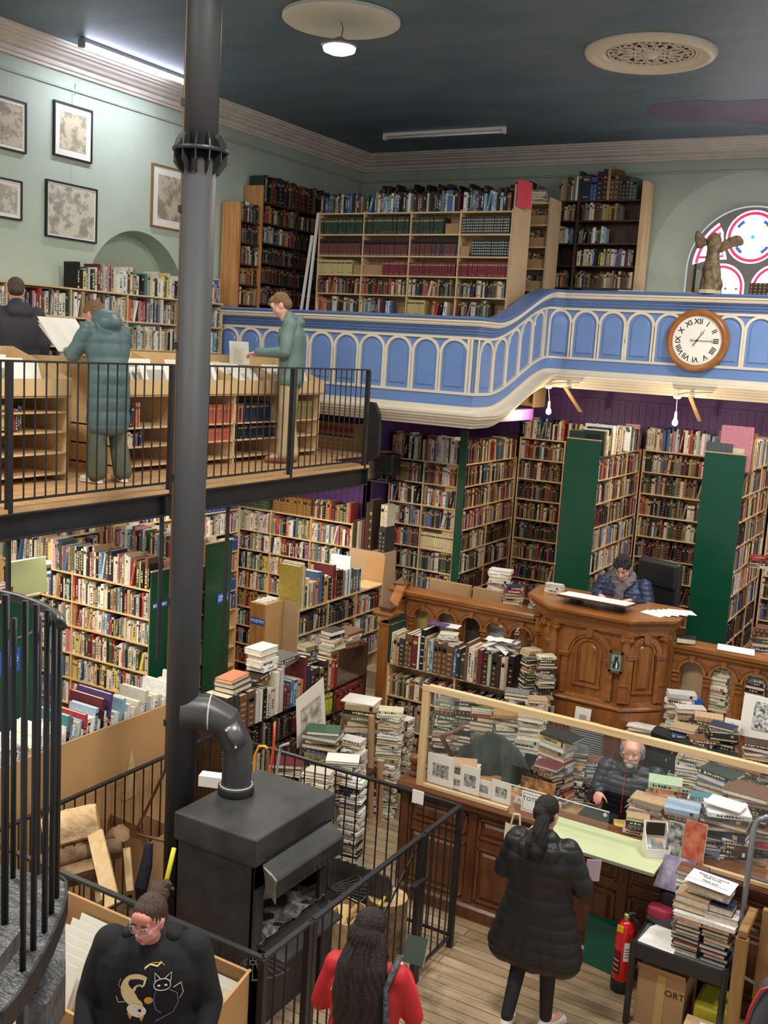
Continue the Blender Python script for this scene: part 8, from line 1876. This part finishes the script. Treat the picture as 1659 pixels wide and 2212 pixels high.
tag(MB().tube([W['shR']+Z*.09+F_*.05, W['shR']+Z*.095-F_*.03, W['shR']-F_*.11+Z*.0-sd*.03, W['shR']-F_*.15-Z*.25-sd*.0, W['shR']-F_*.12-Z*.55+sd*.02], .018, 8).build('bag_strap_loop', mat('braided_black_strap', (44, 44, 48), .7, rgb2=(100, 100, 104), scale=50, bump=.8), smooth=True), 'braided black bag strap over the right shoulder of the red jacket', 'bag strap')
# --- woman with glasses and black printed sweatshirt
hp = at(276, 2038, y=3.80)
o, W = person('person with glasses and a black sweatshirt printed with two cats', (hp.x+.06, hp.y+.12, 0), pi+.38+.16, 1.80, j=dict(neck=(0, .02, 1.47), head=(-.0, .09, 1.60), shL=(-.21, 0, 1.40), shR=(.21, 0, 1.40), elL=(-.32, .02, 1.12), elR=(.32, .02, 1.12), wrL=(-.30, .2, .95), wrR=(.30, .2, .95)), head=(-.12, -.35), skin=m_skinp, build_=1.25, vox=.008)
print('glasses head', tuple(W['head']), tuple(hp))
m_sw = mat('black_sweatshirt', (20, 20, 25), .85, noise=.15, scale=14)
sw = garment(o, 'sweatshirt', m_sw, .010, top_parts(W, .035, .08, .05, hw=.12, B_=1.35, collar=False), wr=(.008, 11), sm=4)
garment(o, 'trousers', MATS['dark_trousers'], .012, leg_parts(W, .03)); shoes(o, W, m_black)
hd_ = Blob(); nk = W['neck']; F_ = W['Rz']@Y; S_ = W['sd']
hd_.chain([nk-S_*.12+Z*.0+F_*.0, nk-S_*.11-F_*.09-Z*.02, nk-F_*.14-Z*.03, nk+S_*.11-F_*.09-Z*.02, nk+S_*.12+F_*.0], [.04, .05, .055, .05, .04]); g = hd_.build('hood', m_sw, fix=False); remesh(g, .01, 4); wrinkle(g, .008, 18); g.parent = o
hairblob(o, W, h_brown, CAP+[('e', (0, .02, .075), (.066, .055, .045)), ('e', (0, -.10, .09), (.055, .05, .05)), ('e', (.03, -.13, .09), (.045, .04, .045)), ('e', (-.02, -.14, .12), (.03, .03, .03)), ('c', [(.0, -.1, .08), (.03, -.17, .07), (.06, -.18, .04)], [.04, .03, .015])], wr=(.006, 42))
face_bits(o, W['head'], W['Rh'], W['s'], (70, 50, 42), mat('clear_pink_frames', (196, 176, 180), .2, metal=.2))
# cat print: generic curled pale cat and black cat, set on the chest
ch = W['chest']; Nn = (F_*.93+Z*.37).normalized(); Up = (Z-Nn*Z.dot(Nn)).normalized(); Rt = Up.cross(Nn)*1
bpy.context.view_layer.update(); dg_ = bpy.context.evaluated_depsgraph_get()
def on_chest(x, y):
    p = ch+Rt*.03+Rt*x*1.25+Up*(y*1.25-.16); hit, loc, nn, _ = sw.ray_cast(p+F_*.6+Z*.1, -F_); return (loc+F_*.004) if hit else p+F_*.19
def chest_poly(pts, name, m_, lift=0):
    P = [on_chest(x, y)+F_*lift for x, y in pts]; c = sum(P, V((0, 0, 0)))/len(P); return MB().add(P+[c], [(i, (i+1) % len(P), len(P)) for i in range(len(P))]).build(name, m_, sw, fix=False)
pc_m = mat('print_cream', (240, 214, 160), .7); pw_m = mat('print_white', (238, 232, 222), .7); po_m = mat('print_orange', (226, 160, 60), .7); pp_m = mat('print_purple', (150, 120, 190), .7)
arc = lambda cx, cy, rx_, ry_, a0, a1, n=18: [(cx+rx_*cos(radians(a0+(a1-a0)*i/n)), cy+ry_*sin(radians(a0+(a1-a0)*i/n))) for i in range(n+1)]
sgx = 1
chest_poly([(sgx*x, y) for x, y in arc(-.045, .01, .075, .085, 60, 290)+arc(-.035, .0, .035, .05, 290, 60)], 'pale_cat_body', pc_m)
chest_poly([(sgx*x, y) for x, y in arc(-.05, -.085, .042, .034, 0, 350)], 'pale_cat_head', pw_m, .0015)
for x in (-.08, -.03): chest_poly([(sgx*(x-.012), -.105), (sgx*(x+.014), -.11), (sgx*(x+.002), -.14)], 'pale_cat_ear', po_m, .001)
chest_poly([(sgx*x, y) for x, y in arc(.0, -.03, .018, .018, 0, 340)], 'print_moon', po_m, .001)
def chest_line(pts, m_, r=.0022, name='print_line'):
    MB().tube([on_chest(sgx*x, y) for x, y in pts], r, 5).build(name, m_, sw)
chest_line(arc(.055, .045, .034, .028, 0, 360), pw_m, name='black_cat_head_outline'); chest_line([(.025, .06), (.022, .10), (.045, .075)], pw_m); chest_line([(.065, .075), (.09, .10), (.088, .06)], pw_m)
chest_line([(.03, .02), (.02, -.03), (.03, -.08), (.05, -.10)], pp_m); chest_line([(.085, .02), (.115, -.0), (.12, -.05), (.10, -.10), (.03, -.14)], pp_m); chest_line([(.10, .03), (.13, .05), (.14, .0), (.125, -.03)], pc_m)
for x in (.042, .070): chest_poly([(sgx*px, py) for px, py in arc(x, .045, .007, .005, 0, 330, 8)], 'black_cat_eye', pw_m, .002)
chest_line([(-.11, .0), (-.13, .03), (-.12, .06)], po_m); chest_line([(-.10, -.05), (-.13, -.06), (-.14, -.03)], pc_m); chest_line(arc(.02, .12, .04, .018, 20, 200), po_m)
chest_line([(-.02, .12), (.0, .135), (.03, .125), (.045, .14)], pc_m, .005)
# --- person in striped shirt under the stair
hp = at(30, 2172, z=1.30)
o, W = person('person in a navy striped white shirt hidden below the spiral stair', (hp.x-.10, hp.y+.02, 0), pi/2, 1.62, head=(-.3, 0), vox=.012)
m = bpy.data.materials.new('striped_jersey'); m.use_nodes = True; nt = m.node_tree; b_ = nt.nodes['Principled BSDF']; tc = nt.nodes.new('ShaderNodeTexCoord'); sp_ = nt.nodes.new('ShaderNodeSeparateXYZ'); nt.links.new(tc.outputs['Object'], sp_.inputs[0])
ma = nt.nodes.new('ShaderNodeMath'); ma.operation = 'MULTIPLY'; ma.inputs[1].default_value = 1/.07; mf_ = nt.nodes.new('ShaderNodeMath'); mf_.operation = 'FRACT'; ml_ = nt.nodes.new('ShaderNodeMath'); ml_.operation = 'LESS_THAN'; ml_.inputs[1].default_value = .16
nt.links.new(sp_.outputs['Z'], ma.inputs[0]); nt.links.new(ma.outputs[0], mf_.inputs[0]); nt.links.new(mf_.outputs[0], ml_.inputs[0]); mx = nt.nodes.new('ShaderNodeMix'); mx.data_type = 'RGBA'; mx.inputs['A'].default_value = (*lin((232, 230, 226)), 1); mx.inputs['B'].default_value = (*lin((34, 38, 74)), 1)
nt.links.new(ml_.outputs[0], mx.inputs['Factor']); nt.links.new(mx.outputs['Result'], b_.inputs['Base Color']); b_.inputs['Roughness'].default_value = .8
garment(o, 'striped_shirt', m, .012, top_parts(W, .03, .05, .04, B_=1.05), sm=4); garment(o, 'trousers', MATS['dark_trousers'], .014, leg_parts(W, .01)); shoes(o, W, m_black); hairblob(o, W, h_dark, CAP)
# --- teal coat person on the platform
o, W = person('fair haired person in a long teal hooded coat on the platform', (-6.60, 6.55, PZ), 1.45, 1.66, j=dict(waist=(0, .02, 1.10), chest=(0, .06, 1.29), neck=(0, .12, 1.42), head=(0, .22, 1.51), shL=(-.19, .06, 1.38), shR=(.19, .06, 1.38), elL=(-.27, .16, 1.15), elR=(.27, .16, 1.15), wrL=(-.14, .40, 1.16), wrR=(.16, .40, 1.12), hdL=(-.1, .48, 1.2), hdR=(.12, .5, 1.14), anL=(-.13, -.02, .09), anR=(.13, -.06, .09), toL=(-.15, .14, .04), toR=(.17, .10, .04)), head=(-.55, .1), vox=.012)
def coat(b):
    top_parts(W, .034, 0, .04, hw=.08, B_=1.0)(b); s, sd = W['s'], W['sd']; b.slab(W['pel'], W['pel']-Z*.42*s, .13*s, .13*s, .09*s, .10*s, sd)
    n_ = W['neck']; F = W['Rz']@Y; b.ell(n_-F*.09+Z*.03, (.12, .12, .10)); b.ell(n_-F*.03+Z*.05, (.11, .10, .09))
garment(o, 'coat', m_teal, .013, coat, (.115, .010), sm=4)
garment(o, 'trousers', mat('olive_corduroy', (92, 96, 78), .8, noise=.2, scale=8), .012, leg_parts(W, .020, .03), wr=(.008, 12)); shoes(o, W, m_shoe_w, m_sole)
hairblob(o, W, h_blond, CAP+[('e', (0, .03, .07), (.07, .06, .05))], wr=(.006, 40))
pq = (W['wrL']+W['wrR'])/2+W['Rz']@Y*.12; F_ = W['Rz']@Y; S_ = W['sd']
for k in range(3): tag(MB().ob(pq-S_*.2-F_*.05+Z*(.02+.006*k)+F_*.01*k, S_*.40, F_*.30+Z*(.22+.03*k), F_*-.003+Z*.003).build('folder', m_mount), 'white print mount held open by the person in the teal coat', 'print', 'mounts held by the person in teal')
# --- man in green jacket
o, W = person('bearded person in grey green jacket browsing prints on the platform', (-6.60, 9.22, PZ), 2.05, 1.84, j=dict(waist=(0, .0, 1.10), chest=(0, .01, 1.31), neck=(0, .05, 1.47), head=(0, .13, 1.60), shL=(-.18, .01, 1.42), shR=(.18, .01, 1.42), elL=(-.25, .04, 1.14), elR=(.25, .04, 1.14), wrL=(-.12, .33, 1.12), wrR=(.12, .33, 1.12), hdL=(-.10, .42, 1.10), hdR=(.10, .42, 1.10), anL=(-.08, .04, .09), anR=(.08, -.04, .09), toL=(-.1, .2, .04), toR=(.1, .12, .04)), head=(-.62, .05), vox=.010, curl=(.7, .5))
def coat(b):
    top_parts(W, .024, .10, .035, hw=.08, B_=1.05, cuff=-.01)(b); n_ = W['neck']; F = W['Rz']@Y
    b.slab(n_-F*.13-Z*.03, n_-F*.12+Z*.01, .05, .045, .06, .06, W['sd'])
garment(o, 'jacket', m_tealj, .010, coat, wr=(.009, 13), sm=4)
garment(o, 'trousers', mat('beige_chinos', (184, 164, 128), .8), .010, leg_parts(W, .014, .008), wr=(.007, 16)); shoes(o, W, mat('tan_boot', (128, 84, 56), .6))
hairblob(o, W, h_blond, CAP+[('e', (0, .04, .09), (.058, .05, .036)), ('e', (.01, .085, .082), (.045, .025, .022))], wr=(.008, 45))
hairblob(o, W, mat('ginger_stubble', (150, 100, 70), .8), [('e', (0, .045, -.075), (.042, .045, .032)), ('e', (-.042, .02, -.05), (.022, .03, .035)), ('e', (.042, .02, -.05), (.022, .03, .035))], vox=.006, name='beard')
face_bits(o, W['head'], W['Rh'], W['s'], (120, 90, 60))
# --- man at far left behind the racks
hq = at(36, 628, x=-7.95)
o, W = person('close cropped person in dark grey jacket at the platform far left', (-7.95, hq.y, PZ), 1.15, 1.76, j=dict(head=(0, .03, 1.61)), head=(-.25, -.2), vox=.012)
print('left man', tuple(W['head']), tuple(hq))
def coat(b):
    top_parts(W, .03, .08, .03, B_=1.1)(b); n_ = W['neck']; F = W['Rz']@Y; b.slab(n_-F*.09-Z*.05, n_-F*.08+Z*.0, .06, .05, .07, .07, W['sd'])
garment(o, 'jacket', mat('dark_grey_jacket', (56, 54, 60), .8), .013, coat, wr=(.008, 12), sm=4); garment(o, 'trousers', MATS['dark_trousers'], .014, leg_parts(W, .01)); shoes(o, W, m_black)
hairblob(o, W, hairm('cropped_brown_hair', (96, 76, 64), (74, 56, 46)), [('e', (0, -.024, .042), (.077, .090, .084)), ('e', (0, -.04, .0), (.073, .072, .06))])
# --- shoulder of a person very close at the lower right corner
sh = at(1672, 2118, z=1.43)
o, W = person('blurred dark jacket shoulder with red piping cut off at the lower right photo corner', (sh.x+.19, sh.y, 0), .2, 1.75, vox=.014)
jk = garment(o, 'jacket', mat('charcoal_jacket', (66, 66, 74), .8), .012, top_parts(W, .035, .05, .03), sm=5); garment(o, 'trousers', MATS['dark_trousers'], .014, leg_parts(W, .01)); hairblob(o, W, h_dark, CAP); shoes(o, W, m_black)
MB().tube([W['shL']+V((-.01, -.07, .06)), W['shL']+V((-.06, -.07, .02)), W['shL']+V((-.10, -.06, -.10)), W['elL']+V((-.07, -.05, .0))], .008, 8).build('red_piping', mat('red_piping', (190, 50, 50), .6), jk, smooth=True)
so = STUFF.build('shelved_books', m_bk, None, col=True, fix=False)
tag(so, 'the remaining hundreds of books filling the shelves and piles throughout the shop', 'books', None, 'stuff')
print('STUFF books', NST[0], 'individual', NIND[0])
# ================================================================ LIGHT
w = bpy.data.worlds.new('world'); SC.world = w; w.use_nodes = True
bg = w.node_tree.nodes['Background']; bg.inputs[0].default_value = (*lin((235, 236, 240)), 1); bg.inputs[1].default_value = .55
def area(name, loc, size, power, rot=(0, 0, 0), col=(255, 244, 224), sy=None):
    l = bpy.data.lights.new(name, 'AREA'); l.energy = power; l.size = size; l.color = lin(col)
    if sy: l.shape = 'RECTANGLE'; l.size_y = sy
    o = bpy.data.objects.new(name, l); COL.objects.link(o); o.location = loc; o.rotation_euler = rot; return o
def point(name, loc, power, r=.05, col=(255, 214, 160)):
    l = bpy.data.lights.new(name, 'POINT'); l.energy = power; l.shadow_soft_size = r; l.color = lin(col)
    o = bpy.data.objects.new(name, l); COL.objects.link(o); o.location = loc; return o
area('tube_glow', (-8.42, 8.7, 7.5), .06, 22, (0, 0, 0), (235, 238, 255), 1.5)
for i, (xx, yy, p) in enumerate([(-2.5, 4.5, 235), (-5.8, 3.0, 165), (1.0, 7.5, 180), (-1.2, 10.8, 150)]):
    area('ceiling_tube_%d' % i, (xx, yy, 7.45), 1.6, p, (0, 0, 0), (255, 250, 240), .3)
area('pendant_light', (lc.x, lc.y, lc.z-.08), .26, 45, (0, 0, 0), (255, 246, 226))
for q in ((-5.0, 12.45, 3.95), (-3.3, 12.45, 3.95), (-1.7, 12.45, 3.95)): point('bulb_light', q, 14, .04, (255, 226, 186))
for q in ((-7.4, 6.2, 3.15), (-7.2, 9.9, 3.15), (-7.0, 4.2, 3.15)): area('under_platform_fill', q, 1.6, 48, (0, 0, 0), (255, 246, 228), .5)  # unseen fill lamps added to brighten the bookcases below the platform
